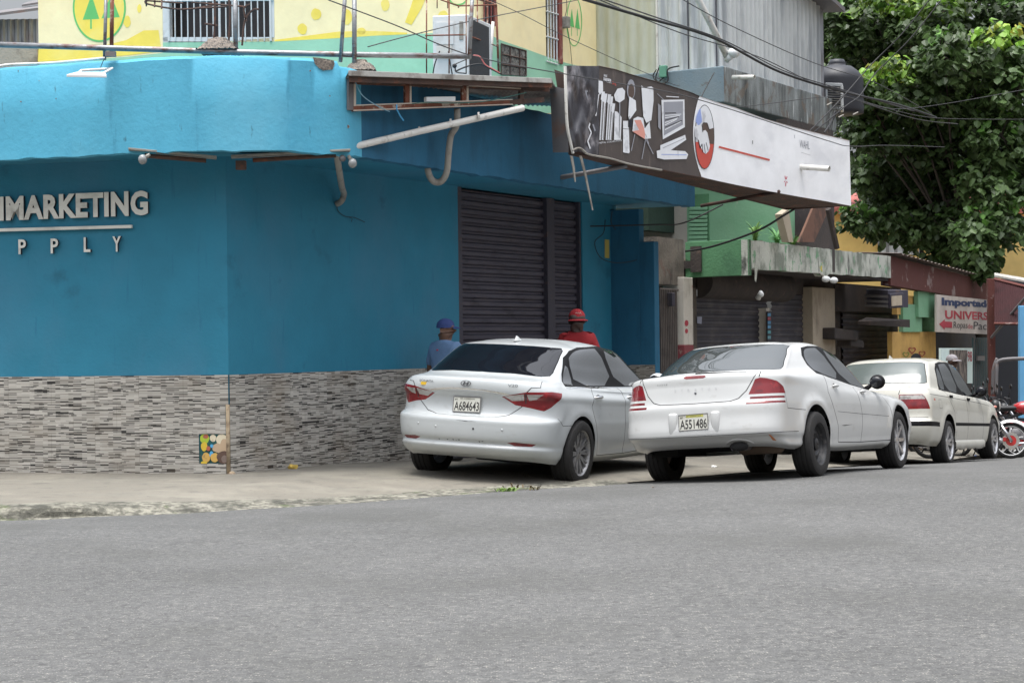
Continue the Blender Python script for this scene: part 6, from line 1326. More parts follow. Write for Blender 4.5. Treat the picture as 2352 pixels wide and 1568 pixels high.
    def inv(s, tag, a, b):
        c = {'r': (1, 2), 'f': (1, 2), 's': (0, 2), 't': (0, 1)}[tag]
        ok = {'r': s.Uf <= .34, 'f': s.Uf >= .66, 's': (s.Uf > .06) & (s.Uf < .94) & (s.Vf <= s.vside), 't': s.Vf >= s.vtop}[tag]
        dd = (s.T[:, c[0]] - a) ** 2 + (s.T[:, c[1]] - b) ** 2 + (~ok) * 100
        i = int(dd.argmin()); u0, v0 = s.Uf[i], s.Vf[i]; ru, rv = .010, .12
        for _ in range(6):
            gu, gv = np.meshgrid(u0 + np.linspace(-ru, ru, 7), v0 + np.linspace(-rv, rv, 7)); gu = np.clip(gu.ravel(), 0, 1); gv = np.clip(gv.ravel(), 0, s.n - 1); P = s.ev(gu, gv)
            k = int(((P[:, c[0]] - a) ** 2 + (P[:, c[1]] - b) ** 2).argmin()); u0, v0 = gu[k], gv[k]; ru *= .4; rv *= .4
        return (u0, v0)
SU, SV = 6.5, .20
def chaikin(P, n=2, closed=True):
    for _ in range(n):
        Q = []
        m = len(P)
        for i in range(m if closed else m - 1):
            a, b = P[i], P[(i + 1) % m]
            if a[0] != b[0]: Q += [a, b]; continue
            Q += [(a[0], a[1] * .75 + b[1] * .25, a[2] * .75 + b[2] * .25), (a[0], a[1] * .25 + b[1] * .75, a[2] * .25 + b[2] * .75)]
        if not closed: Q = [P[0]] + Q + [P[-1]]
        P = Q
    return P
def topoly(B, P, closed=True, step=.09):
    out = []; m = len(P)
    for i in range(m if closed else m - 1):
        a, b = P[i], P[(i + 1) % m]; ua, ub = B.inv(*a), B.inv(*b)
        L_ = math.hypot((ua[0] - ub[0]) * SU, (ua[1] - ub[1]) * SV); k = max(1, min(14, int(L_ / step)))
        for j in range(k):
            t = j / k
            if a[0] == b[0]: q = B.inv(a[0], a[1] + (b[1] - a[1]) * t, a[2] + (b[2] - a[2]) * t)
            else: q = (ua[0] + (ub[0] - ua[0]) * t, ua[1] + (ub[1] - ua[1]) * t)
            q = (q[0] * SU, q[1] * SV)
            if not out or math.hypot(q[0] - out[-1][0], q[1] - out[-1][1]) > 2e-3: out.append(q)
    if not closed: e = B.inv(*P[-1]); out.append((e[0] * SU, e[1] * SV))
    return out
CURB = [None]
def stripoly(P, hw, closed=False):
    """quads either side of a uv polyline, hw in metres on the real surface"""
    n = len(P); L_, R_ = [], []; A = np.array(P); u_ = A[:, 0] / SU; v_ = A[:, 1] / SV; B = CURB[0]; e = .004
    gu = np.linalg.norm(B.ev(np.clip(u_ + e, 0, 1), v_) - B.ev(np.clip(u_ - e, 0, 1), v_), axis=1) / (np.clip(u_ + e, 0, 1) - np.clip(u_ - e, 0, 1)) / SU
    gv = np.linalg.norm(B.ev(u_, v_ + e * 8) - B.ev(u_, v_ - e * 8), axis=1) / (e * 16) / SV; gu = np.clip(gu, .2, 3); gv = np.clip(gv, .12, 4)
    for i in range(n):
        a = P[(i - 1) % n] if (closed or i) else P[i]; b = P[(i + 1) % n] if (closed or i < n - 1) else P[i]
        d = Vector(((b[0] - a[0]) * gu[i], (b[1] - a[1]) * gv[i])); d = d.normalized() if d.length > 1e-9 else Vector((1, 0)); nn_ = Vector((-d.y / gu[i], d.x / gv[i])) * hw
        L_.append((P[i][0] + nn_.x, P[i][1] + nn_.y)); R_.append((P[i][0] - nn_.x, P[i][1] - nn_.y))
    return [[L_[i], L_[(i + 1) % n], R_[(i + 1) % n], R_[i]] for i in range(n if closed else n - 1)]
def inpoly(px, py, P):
    P = np.asarray(P); x, y = P[:, 0], P[:, 1]; x2, y2 = np.roll(x, -1), np.roll(y, -1); c = np.zeros(px.shape, bool)
    for a, b, d, e in zip(x, y, x2, y2):
        if b == e: continue
        c ^= ((b > py) != (e > py)) & (px < (d - a) * (py - b) / (e - b) + a)
    return c
def carbody(B, regions, root, default):
    """regions: list of (name, [uv polygons], material, side) ; the first that holds a face owns it. side: None = both halves in one mesh"""
    nu, nv = 110, 5 * (B.n - 1)
    pts = [(i / nu * SU, j / nv * (B.n - 1) * SV) for j in range(nv + 1) for i in range(nu + 1)]
    edges = []; W_, Hh = SU, (B.n - 1) * SV
    for nm, polys, mt, sd_ in regions:
        for P in polys:
            o = len(pts); P = [(min(W_, max(0, p[0])), min(Hh, max(0, p[1]))) for p in P]; pts += P; edges += [(o + i, o + (i + 1) % len(P)) for i in range(len(P))]
    r = delaunay_2d_cdt([Vector(p) for p in pts], edges, [], 0, 1e-5); vv = np.array([(v.x, v.y) for v in r[0]]); ff_ = np.array([f for f in r[2]])
    cx_ = vv[ff_].mean(1); owner = np.full(len(ff_), -1)
    for k, (nm, polys, mt, sd_) in enumerate(regions):
        for P in polys:
            P_ = np.asarray(P); bb = (cx_[:, 0] >= P_[:, 0].min()) & (cx_[:, 0] <= P_[:, 0].max()) & (cx_[:, 1] >= P_[:, 1].min()) & (cx_[:, 1] <= P_[:, 1].max()) & (owner < 0)
            if bb.any():
                idx = np.where(bb)[0]; ins = inpoly(cx_[idx, 0], cx_[idx, 1], P); owner[idx[ins]] = k
    u, v = vv[:, 0] / SU, vv[:, 1] / SV; pos = B.ev(u, v); nr = B.nrm(u, v); nr[:, 1][u < 1e-4] = 0
    # outward check
    cen = np.array([pos[:, 0].mean(), 0, .7]); 
    if ((pos - cen) * nr).sum(1).mean() < 0: nr = -nr
    def emit(fsel, name, mat, parent, sides, fixn=None):
        F_ = ff_[fsel]
        if not len(F_): return None
        a, b, c = pos[F_[:, 0]], pos[F_[:, 1]], pos[F_[:, 2]]; g = np.cross(b - a, c - a); flip = (g * nr[F_].mean(1)).sum(1) < 0; area = np.linalg.norm(g, axis=1); F_ = F_[area > 1e-9]; flip = flip[area > 1e-9]
        F_[flip] = F_[flip][:, ::-1]; used, invx = np.unique(F_, return_inverse=True); Fl = invx.reshape(F_.shape)
        vs, ns, fs = [], [], []
        for sg in sides:
            o = len(vs); P = pos[used].copy(); N = nr[used].copy(); P[:, 1] *= sg; N[:, 1] *= sg; vs += [tuple(p) for p in P]; ns += [tuple(q) for q in N]
            fs += [tuple(int(q) + o for q in (f if sg > 0 else f[::-1])) for f in Fl]
        m = MB(); m.add(vs, fs); return m.build(name, mat, parent, smooth=True, normals=ns)
    out = {}
    names = {}
    for k, (nm, polys, mt, sd_) in enumerate(regions): names.setdefault((nm, mt, sd_), []).append(k)
    body = emit(owner == -1, 'body', default, root, (1, -1)); out['body'] = body
    for (nm, mt, sd_), ks in names.items():
        if nm == 'hole': continue
        sel = np.isin(owner, ks); par = root; nm2 = nm
        if '>' in nm: pn, nm2 = nm.split('>'); 
        if sd_ == 'each':
            for sg, key in ((-1, 'R'), (1, 'L')):
                par = out.get(pn + key) if '>' in nm else root
                out[nm + key if '>' not in nm else nm2 + key] = emit(sel, nm2, MT[mt], par or root, (sg,))
        else: out[nm2] = emit(sel, nm2, MT[mt], (out.get(pn) if '>' in nm else root) or root, (1, -1))
    return out
MT['tyre'] = M('tyre_rubber', lin(33, 32, 32), .85, [(lin(66, 62, 58), 6, (1, 1, 1), .58, .74, .4)], .3, 60)
MT['under'] = M('underbody_black', lin(22, 22, 23), .9)
MT['silencer'] = M('sooty_silencer', lin(92, 78, 66), .8)
MT['glassdk'] = M('tinted_glass', (.006, .007, .010), .03, spec=.5, subtle=0)
MT['glassmid'] = M('window_glass', (.035, .042, .042), .03, spec=.9, subtle=0)
MT['glasside'] = M('side_glass', (.016, .019, .022), .02, spec=1.0, subtle=0)
MT['glassold'] = M('pale_rough_glass', (.10, .12, .115), .16, spec=.8, subtle=0)  # paler and rougher than the other window glass
for _g in ('glassmid', 'glasside'): MT[_g].node_tree.nodes['Principled BSDF'].inputs['IOR'].default_value = 1.75 if _g == 'glassmid' else 2.2
MT['seam'] = M('panel_gap', lin(48, 48, 50), .8)
MT['trimblk'] = M('black_trim', lin(20, 20, 22), .6, spec=.15)
MT['chrome'] = M('chrome', (.75, .76, .78), .12, metal=1, subtle=0)
MT['lens'] = M('red_lens', (.19, .010, .014), .15, [((.34, .02, .02), 9, (1, 1, 1), .56, .64, .7), ((.09, .006, .01), 6, (1, 1, 1), .5, .62, .6)], coat=.3)
MT['lensdk'] = M('deep_red_lens', (.13, .012, .016), .25, [((.22, .02, .02), 14, (1, 1, 1), .5, .6, .6)], coat=.2)
MT['lensclr'] = M('clear_lens', lin(170, 166, 162), .2, [(lin(104, 98, 96), 14, (1, 1, 1), .5, .62, .7)], coat=.6)
MT['lensorg'] = M('amber_lens', lin(196, 120, 104), .2, coat=.5)
MT['alloy'] = M('dusty_alloy', lin(150, 150, 152), .4, [(lin(88, 84, 80), 12, (1, 1, 1), .5, .65, .7)], metal=.5)
MT['alloybr'] = M('bright_alloy', lin(190, 190, 192), .3, [(lin(120, 116, 110), 12, (1, 1, 1), .52, .66, .6)], metal=.6)
MT['rimblk'] = M('black_steel_rim', lin(30, 31, 34), .5, [(lin(88, 84, 82), 12, (1, 1, 1), .58, .68, .6)])
def paint(nm, c, tint, dirt=.25):
    return M(nm, lin(*c), .30, [(lin(*tint), 1.4, (1, 1, 1), .48, .72, .35), (lin(120, 110, 98), 5, (1, 1, 1.5), .60, .74, dirt), (lin(92, 82, 72), 26, (1, 1, 1), .70, .75, dirt * 2)], 0, coat=.5, subtle=.03)
MT['pearl'] = paint('pearl_white_paint', (180, 184, 185), (166, 172, 175), .22)
MT['white_car'] = paint('white_car_paint', (188, 189, 188), (176, 178, 176), .28)
MT['cream_car'] = paint('cream_car_paint', (190, 188, 178), (170, 165, 148), .45)
def wheel(root, x, yc, R, wd, rr_, style, side, mats, flat=0, steer=0):
    """side -1 right, +1 left. Disc is the part, tyre and rim its pieces."""
    def T(mb): 
        rot = Matrix.Rotation(steer, 3, 'Z'); c = Vector((x, yc, R - flat))
        for v in mb.v:
            v.y *= side; q = rot @ Vector(v); v.x, v.y, v.z = q.x + c.x, q.y + c.y, q.z + c.z
            if v.z < 0.004: v.z = .004
        return mb
    h = wd / 2
    m = MB(); m.lathe([(.02, h * .1), (rr_ * .72, h * .1), (rr_ * .72, -h * .1), (.02, -h * .1)], (0, 0, 0), 'Y', 36); part = T(m).build('wheel', MT['greysteel'], root, smooth='auto')
    m = MB(); pr = [(rr_ * 1.0, -h * .80), (rr_ + .01, -h), (R * .86, -h * 1.06), (R * .955, -h * .94), (R * .99, -h * .74)]
    for g in (-.45, 0, .45): pr += [(R, h * (g - .10)), (R - .007, h * (g - .07)), (R - .007, h * (g + .07)), (R, h * (g + .10))]
    pr += [(R * .99, h * .74), (R * .955, h * .94), (R * .86, h * 1.06), (rr_ + .01, h), (rr_ * 1.0, h * .80)]
    m.lathe(pr, (0, 0, 0), 'Y', 56); T(m).build('tyre', MT['tyre'], part, smooth='auto')
    m = MB(); dish = -.035 if style == 'steel' else .0
    m.lathe([(rr_ - .008, -h * .8), (rr_ * .97, -h * .6), (rr_ * .93, 0), (rr_ * .95, h * .72), (rr_ * 1.02, h * .90), (rr_ * 1.045, h * .96), (rr_ * 1.045, h * .86)], (0, 0, 0), 'Y', 48)
    if style == 'steel':
        m.lathe([(rr_ * .95, h * .55), (rr_ * .86, h * .30), (rr_ * .74, h * .42), (rr_ * .55, h * .52), (rr_ * .42, h * .30), (.03, h * .28)], (0, 0, 0), 'Y', 40)
        m.lathe([(rr_ * .30, h * .28), (rr_ * .30, h * .62), (rr_ * .2, h * .72), (.01, h * .74)], (0, 0, 0), 'Y', 24)
    else:
        n, dbl, wsp = {'twin5': (5, 1, .03), 'multi10': (10, 1, .018), 'spoke8': (8, 0, .03)}[style]
        for i in range(n):
            a = 2 * pi * i / n
            for q in ((-1, 1) if dbl else (0,)):
                a1 = a + q * (.10 if n == 5 else .05); a2 = a + q * (.22 if n == 5 else .10)
                p = [Vector((cos(a1), 0, sin(a1))) * rr_ * .2, Vector((cos(a2), 0, sin(a2))) * rr_ * .96]
                t_ = (p[1] - p[0]).normalized(); n_ = Vector((-t_.z, 0, t_.x)); w0, w1 = wsp * .75, wsp * .5
                yo = [h * .62, h * .80]; b = [p[0] - n_ * w0, p[0] + n_ * w0, p[1] + n_ * w1, p[1] - n_ * w1]
                vs = [Vector((b[k].x, yo[0] if k < 2 else yo[1], b[k].z)) for k in range(4)] + [Vector((b[k].x, (yo[0] if k < 2 else yo[1]) - .028, b[k].z)) for k in range(4)]
                m.add(vs, [(0, 1, 2, 3), (7, 6, 5, 4), (0, 4, 5, 1), (1, 5, 6, 2), (2, 6, 7, 3), (3, 7, 4, 0)])
        m.lathe([(rr_ * .26, h * .40), (rr_ * .26, h * .66), (rr_ * .16, h * .72), (.01, h * .74)], (0, 0, 0), 'Y', 24)
    T(m).build('rim', MT[mats], part, smooth='auto')
    return part
def linebox(B, tag, pts, hw): return stripoly(topoly(B, [(tag, *p) for p in pts], False), hw)
def circ(x, z, r, n=40, a0=0, a1=2 * pi): return [('s', x + r * cos(a), z + r * sin(a)) for a in np.linspace(a0, a1, n)]
def arch(B, x, z, r, zbot):
    P = [('s', x + r, zbot)] + circ(x, z, r, 22, 0, pi) + [('s', x - r, zbot)]
    q = topoly(B, P, False, .07); u0 = B.inv('s', x - r, zbot)[0] * SU; u1 = B.inv('s', x + r, zbot)[0] * SU
    return q + [(u0, 0.0), (u1, 0.0)]
def side_pt(B, x, z, out=0):
    u, v = B.inv('s', x, z); p = B.ev(np.array([u]), np.array([v]))[0]; n = B.nrm(np.array([u]), np.array([v]))[0]; n = n if n[1] > 0 else -n
    return Vector(p) + Vector(n) * out, Vector(n)
def rear_pt(B, y, z, out=0):
    u, v = B.inv('r', abs(y), z); p = B.ev(np.array([u]), np.array([v]))[0]; n = B.nrm(np.array([u]), np.array([v]))[0]; n = n if n[0] < 0 else -n
    p = Vector(p) + Vector(n) * out; n = Vector(n)
    if y < 0: p.y *= -1; n.y *= -1
    return p, n
def plate_obj(root, B, z, txt, tilt, yc=0, w=.305, h=.155, out=.012, green=False):
    p, n = rear_pt(B, 0, z, out); xd_ = Vector((0, -1, 0)); yd_ = Vector((sin(tilt), 0, cos(tilt))); nn_ = xd_.cross(yd_); nn_ = nn_ if nn_.x < 0 else -nn_
    rl = Matrix.Rotation(-.02, 3, 'X'); c = p + Vector((0, yc, 0)); xd_ = rl @ xd_
    q = lambda a, b, o=0: c + xd_ * a + yd_ * b + nn_ * o
    m = MB(); m.slab([q(-w / 2, -h / 2), q(w / 2, -h / 2), q(w / 2, h / 2), q(-w / 2, h / 2)], nn_, .006); pl = m.build('licence_plate', M('plate_white', lin(206, 206, 196), .5, [(lin(160, 152, 136), 9, (1, 1, 1), .55, .68, .5)]), root, bevel=.002)
    m = MB(); ww, hh = w / 2, h / 2
    for a in ((-ww, -hh, ww, -hh + .007), (-ww, hh - .007, ww, hh), (-ww, -hh + .007, -ww + .006, hh - .007), (ww - .006, -hh + .007, ww, hh - .007)): m.slab([q(a[0], a[1], .0062), q(a[2], a[1], .0062), q(a[2], a[3], .0062), q(a[0], a[3], .0062)], nn_, .003)
    m.build('plate_frame', MT['greysteel'], pl)
    m = MB(); put_text(m, txt, q(-.138, -.062), xd_, yd_, width=.276, height=.090, off=.0075, bold=.015); m.build('plate_number', M('plate_ink', lin(52, 50, 50), .6), pl, fix=False)
    m = MB(); put_text(m, 'REP. DOMINICANA', q(-.075, .050), xd_, yd_, width=.16, height=.014, off=.0075, bold=.0); put_text(m, '#1', q(-.135, .038), xd_, yd_, width=.03, height=.02, off=.0075, bold=.02); m.build('plate_heading', M('plate_ink', lin(70, 70, 56), .6), pl, fix=False)
    if green:
        m = MB(); m.slab([q(-.075, .045, .0064), q(.105, .045, .0064), q(.105, .070, .0064), q(-.075, .070, .0064)], nn_, .0006); m.build('plate_band', M('plate_yellow', lin(188, 184, 96), .6), pl)
    return pl
def underbody(root, zb, x0, x1, w, axles, R, archr, inner=.5, zc=.34):
    m = MB(); 
    m.box(((x0 + x1) / 2 + .1, 0, zb + .14), (x1 - x0 - .8, w * 2 - .40, .12)); m.build('underbody', MT['under'], root)
    for ax in axles:
        for sg in (-1, 1):
            m = MB(); vs = []; n_ = 24
            for i in range(n_ + 1):
                a = -.25 + (pi + .5) * i / n_
                for y in (inner, w - .035): vs.append((ax + (archr + .012) * cos(a), sg * y, zc + (archr + .012) * sin(a)))
            m.add(vs, [(2 * i, 2 * i + 1, 2 * i + 3, 2 * i + 2) for i in range(n_)]); m.add([(ax + (archr + .012) * cos(-.25 + (pi + .5) * i / n_), sg * inner, zc + (archr + .012) * sin(-.25 + (pi + .5) * i / n_)) for i in range(n_ + 1)], [list(range(n_ + 1))])
            m.build('wheel_housing', MT['under'], root)
        m = MB(); m.tube([(ax, -inner - .1, R), (ax, inner + .1, R)], .035, 8); m.build('axle', MT['under'], root)
def place(root, cx_, cy_, z, phi, pitch, roll):
    """rear axle ground centre, heading phi right of the view axis, pitch nose down, roll right side down"""
    f = Vector((sin(phi) * cos(pitch), cos(phi) * cos(pitch), -sin(pitch))); l0 = Vector((-cos(phi), sin(phi), 0)); l = (l0 * cos(roll) + Vector((0, 0, 1)) * sin(roll)); l = (l - f * l.dot(f)).normalized(); up = f.cross(l)
    Mx = Matrix((f, l, up)).transposed().to_4x4(); root.matrix_world = Matrix.Translation((cx_, cy_, z)) @ Mx
def handle(root, B, x, z, sg, mat, door=None, L_=.20, flat=False):
    p, n = side_pt(B, x, z, .012); p.y *= sg; n.y *= sg
    m = MB()
    if flat: m.box(p, (L_ * .8, .03, .035))
    else:
        pts = [p + Vector((-L_ / 2, -.012 * n.y, -.004)), p + Vector((-L_ * .3, .018 * n.y, 0)), p + Vector((L_ * .2, .02 * n.y, 0)), p + Vector((L_ / 2, -.012 * n.y, .004))]; cp = crpath(pts, 5); m.tube(cp, [.006 + .011 * sin(pi * i / (len(cp) - 1)) for i in range(len(cp))], 8)
    h_ = m.build('handle', MT[mat], door or root, smooth=True, bevel=.006 if flat else 0)
    m = MB(); q, n2 = side_pt(B, x - .01, z, .0015); q.y *= sg; m.sphere(q, (L_ * .32, .004, .030), 16, 8); m.build('handle_cup', MT['seam'] if not flat else MT['trimblk'], door or root, smooth=True)
def mirror(root, B, x, z, sg, shell, glass='chrome', w=.10):
    p, n = side_pt(B, x, z, 0); p.y *= sg; c = p + Vector((.02, sg * .15, .05))
    m = MB(); m.sphere(c, (.075, w, .080), 18, 12); m.tube([p + Vector((.02, 0, -.03)), c + Vector((0, -sg * .07, -.03))], [.03, .022], 10); mr = m.build('mirror', MT[shell], root, smooth=True)
    m = MB(); m.sphere(c + Vector((-.060, 0, 0)), (.022, w * .84, .056), 18, 8); m.build('mirror_glass', MT['glassdk'], mr, smooth=True)

def build_car(cfg):
    root = thing(cfg['name'], cfg['label'], 'car', (0, 0, 0), cfg['group'])
    B = Body(cfg['levels'], [(a, (cfg['archr'], cfg['zc'])) for a in cfg['axles']], cfg.get('flare', .012)); B.vside = cfg['vside']; B.vtop = cfg['vtop']; B.table(); CURB[0] = B
    R = []
    zb = cfg['levels'][0][9][4]
    for a in cfg['axles']:
        R.append(('hole', [arch(B, a, cfg['zc'], cfg['archr'], zb + .03)], 'seam', None))
    cfg['regions'](B, R)
    out = carbody(B, R, root, MT[cfg['paint']])
    for a, kx in zip(cfg['axles'], (0, 1)):
        for sg in (-1, 1): wheel(root, a, sg * (cfg['track'] / 2), cfg['R'][kx], cfg['tw'][kx], cfg['rr'][kx], cfg['style'][kx], sg, cfg['rimmat'][kx], cfg.get('flat', (0, 0))[kx], cfg.get('steer', 0) if kx else 0)
    underbody(root, zb, cfg['levels'][1][0], cfg['levels'][1][1], cfg['levels'][1][2], cfg['axles'], cfg['R'][0], cfg['archr'], .48, cfg['zc'])
    cfg['extras'](B, root, out); return root, B, out
TP = lambda B, P, **k: topoly(B, P, **k)
S_ = lambda *a: [('s', x, z) for x, z in a]
R_ = lambda *a: [('r', y, z) for y, z in a]
def flatz(*a): return list(a)
# ---------------------------------------------------------------- silver white saloon (nearest wall)
lv1 = [
 (.20, 4.60, .78, .80, .78, .42, .50, 2.8, 2.6, [.275, .265, .23, .21, .20, .20, .20, .20, .20]),
 (.075, 4.74, 0.8262, .885, .87, .44, .55, 2.6, 2.5, [.325, .325, .30, .27, .26, .26, .26, .27, .27]),
 (.02, 4.80, 0.8437, .892, .88, .45, .58, 2.5, 2.4, [.395, .39, .365, .33, .32, .32, .33, .34, .35]),
 (.040, 4.82, 0.8476, .90, .885, .45, .60, 2.5, 2.4, [.435, .43, .405, .38, .36, .36, .38, .39, .40]),
 (.010, 4.82, 0.8573, .908, .892, .46, .60, 2.5, 2.4, [.475, .475, .455, .44, .42, .42, .44, .45, .46]),
 (.000, 4.82, 0.8699, .912, .90, .46, .62, 2.5, 2.4, [.60, .60, .58, .55, .53, .53, .55, .56, .57]),
 (.012, 4.81, 0.8748, .914, .90, .46, .62, 2.5, 2.4, [.672, .67, .65, .61, .59, .59, .60, .60, .60]),
 (.115, 4.80, 0.8797, .910, .90, .45, .64, 2.5, 2.3, [.715, .715, .70, .67, .65, .65, .65, .64, .62]),
 (.140, 4.77, 0.8816, .905, .89, .44, .65, 2.5, 2.3, [.86, .855, .84, .78, .76, .75, .72, .69, .65]),
 (.095, 4.76, 0.8797, .908, .885, .43, .66, 2.5, 2.3, [.945, .935, .91, .86, .82, .80, .75, .71, .67]),
 (.110, 4.66, 0.8311, .872, .84, .44, .72, 2.4, 2.2, [1.060, 1.05, .99, .925, .885, .86, .82, .76, .72]),
 (.185, 4.30, 0.8019, .855, .80, .46, .90, 2.4, 2.2, [1.075, 1.07, 1.02, .965, .935, .915, .88, .82, .78]),
 (.40, 3.52, .755, .80, .76, .34, .50, 2.3, 2.1, [1.105, 1.10, 1.06, 1.015, .98, .965, .965, .98, .99]),
 (.70, 3.14, .70, .735, .70, .30, .46, 2.3, 2.1, [1.255, 1.25, 1.21, 1.17, 1.16, 1.15, 1.14, 1.16, 1.17]),
 (.98, 2.76, .635, .65, .61, .26, .42, 2.4, 2.1, [1.385, 1.38, 1.36, 1.37, 1.375, 1.37, 1.345, 1.345, 1.345]),
 (1.10, 2.64, .56, .585, .54, .26, .42, 2.3, 2.1, [1.413, 1.408, 1.395, 1.41, 1.413, 1.405, 1.38, 1.375, 1.375]),
 (1.42, 2.34, .28, .30, .28, .20, .30, 2.2, 2.1, [1.440, 1.440, 1.438, 1.446, 1.449, 1.445, 1.43, 1.425, 1.425]),
 (1.58, 2.18, .0, .0, .0, .10, .10, 2, 2, [1.448, 1.448, 1.449, 1.453, 1.455, 1.453, 1.445, 1.44, 1.44])]
def reg1(B, R):
    def add(nm, P, mt, sd_=None, closed=True, ck=0, step=.08): R.append((nm, [topoly(B, chaikin(P, ck) if ck else P, closed, step)], mt, sd_))
    # seams and trims first
    # lamp pieces
    add('taillight>clear_lens', R_((.40, .905), (.60, .935), (.585, .87), (.47, .86)), 'lensclr', 'each', step=.05)
    add('taillight>clear_lens', R_((.625, .93), (.77, .935), (.70, .885), (.635, .87)), 'lensclr', 'each', step=.05)
    R.append(('seam', linebox(B, 'r', [(.615, .94), (.60, .84)], .006), 'seam', None))
    add('taillight', R_((.37, .90), (.62, .955), (.76, .962)) + [('s', .34, .965), ('s', .50, .95), ('s', .42, .87), ('s', .36, .81)] + R_((.76, .772), (.64, .80), (.50, .822)), 'lens', 'each', step=.05)
    # chrome strip and lid gap
    add('chrome_strip', R_((0, .965), (.20, .963), (.36, .945), (.47, .925), (.40, .915), (.33, .93), (.18, .948), (0, .95)), 'chrome', None, step=.06)
    gap = topoly(B, R_((0, .69), (.32, .695), (.45, .72), (.53, .78), (.60, .84)), False); R.append(('seam', stripoly(gap, .0045), 'seam', None))
    gap = topoly(B, [('r', .615, .945), ('r', .66, 1.0), ('t', .26, .735), ('t', .37, .70)], False); R.append(('seam', stripoly(gap, .004), 'seam', None))
    # reflectors
    add('reflector', R_((.48, .455), (.55, .465), (.74, .45), (.70, .425), (.55, .425)), 'lensdk', 'each', step=.05)
    # rear glass
    g = R_((0, 1.125), (.35, 1.123), (.60, 1.105), (.665, 1.11), (.665, 1.14), (.63, 1.25), (.59, 1.355), (.555, 1.38), (.30, 1.39), (0, 1.393))
    gp = topoly(B, g, True, .06); R.append(('rear_window', [gp], 'glassdk', None))
    R.append(('window_seal', stripoly(gp, .012, True), 'trimblk', None))
    # side glass
    q = chaikin(S_((0.700, 1.02), (0.780, 1.10), (0.970, 1.25), (0.950, 1.01)), 1); w1 = topoly(B, q, True, .07)
    q = S_((1.010, 1.012), (1.030, 1.27), (1.160, 1.33), (1.340, 1.365), (1.580, 1.378), (1.850, 1.38), (2.000, .99)); w2 = topoly(B, chaikin(q, 1), True, .07)
    q = S_((2.110, .985), (1.970, 1.38), (2.280, 1.372), (2.520, 1.33), (2.730, 1.25), (2.980, 1.12), (3.150, 1.005), (3.080, .965)); w3 = topoly(B, chaikin(q, 1), True, .07)
    for w in (w1, w2, w3): R.append(('side_window', [w], 'glasside', 'each'))
    # black pillars and surround, chrome sill line
    sl_ = topoly(B, S_((0.680, .998), (1.180, .988), (2.080, .968), (3.100, .945)), False); R.append(('sill_trim', stripoly(sl_, .010), 'chrome', 'each'))
    q = S_((0.680, 1.01), (0.780, 1.13), (0.980, 1.29), (1.160, 1.36), (1.430, 1.392), (1.880, 1.403), (2.300, 1.392), (2.580, 1.34), (2.800, 1.245), (3.080, 1.10), (3.220, .985), (3.100, .952), (2.080, .975), (1.180, .995)); R.append(('window_surround', [topoly(B, q, True, .08)], 'trimblk', 'each'))
    # door gaps
    for P in (S_((1.300, .99), (1.200, .80), (1.300, .62), (1.380, .42), (1.420, .28)), S_((2.080, .97), (2.100, .6), (2.100, .27)), S_((3.100, .95), (3.180, .7), (3.200, .3)), S_((1.420, .285), (2.100, .27), (3.200, .285))):
        R.append(('seam', stripoly(topoly(B, P, False), .0045), 'seam', None))
    for P in ([('s', .85, .62), ('s', .52, .625), ('s', .42, .70)],): R.append(('seam', stripoly(topoly(B, P, False), .003), 'seam', None))
    R.append(('rear_door', [topoly(B, S_((1.300, .99), (1.200, .80), (1.300, .62), (1.380, .42), (1.420, .28), (2.100, .27), (2.100, .6), (2.080, .97)), True)], 'pearl', 'each'))
    R.append(('front_door', [topoly(B, S_((2.080, .97), (2.100, .6), (2.100, .27), (3.200, .285), (3.180, .7), (3.100, .95)), True)], 'pearl', 'each'))
    # windscreen and headlights
    F_ = lambda *a: [('f', y, z) for y, z in a]
    R.append(('windscreen', [topoly(B, F_((0, 1.03), (.5, 1.02), (.68, 1.03), (.60, 1.25), (.54, 1.34), (0, 1.345)), True)], 'glasside', None))
    R.append(('headlight', [topoly(B, F_((.42, .62), (.60, .66), (.80, .74), (.80, .62), (.6, .57)), True)], 'lensclr', 'each'))
    R.append(('radiator_grille', [topoly(B, F_((0, .64), (.35, .63), (.32, .5), (0, .48)), True)], 'trimblk', None))
    # trunk lid own panel
    R.append(('boot_lid', [topoly(B, R_((0, .69), (.32, .695), (.45, .72), (.53, .78), (.60, .84), (.615, .945), (.66, 1.0)) + [('t', .26, .735), ('t', .37, .70), ('t', .37, 0)] , True)], 'pearl', None))
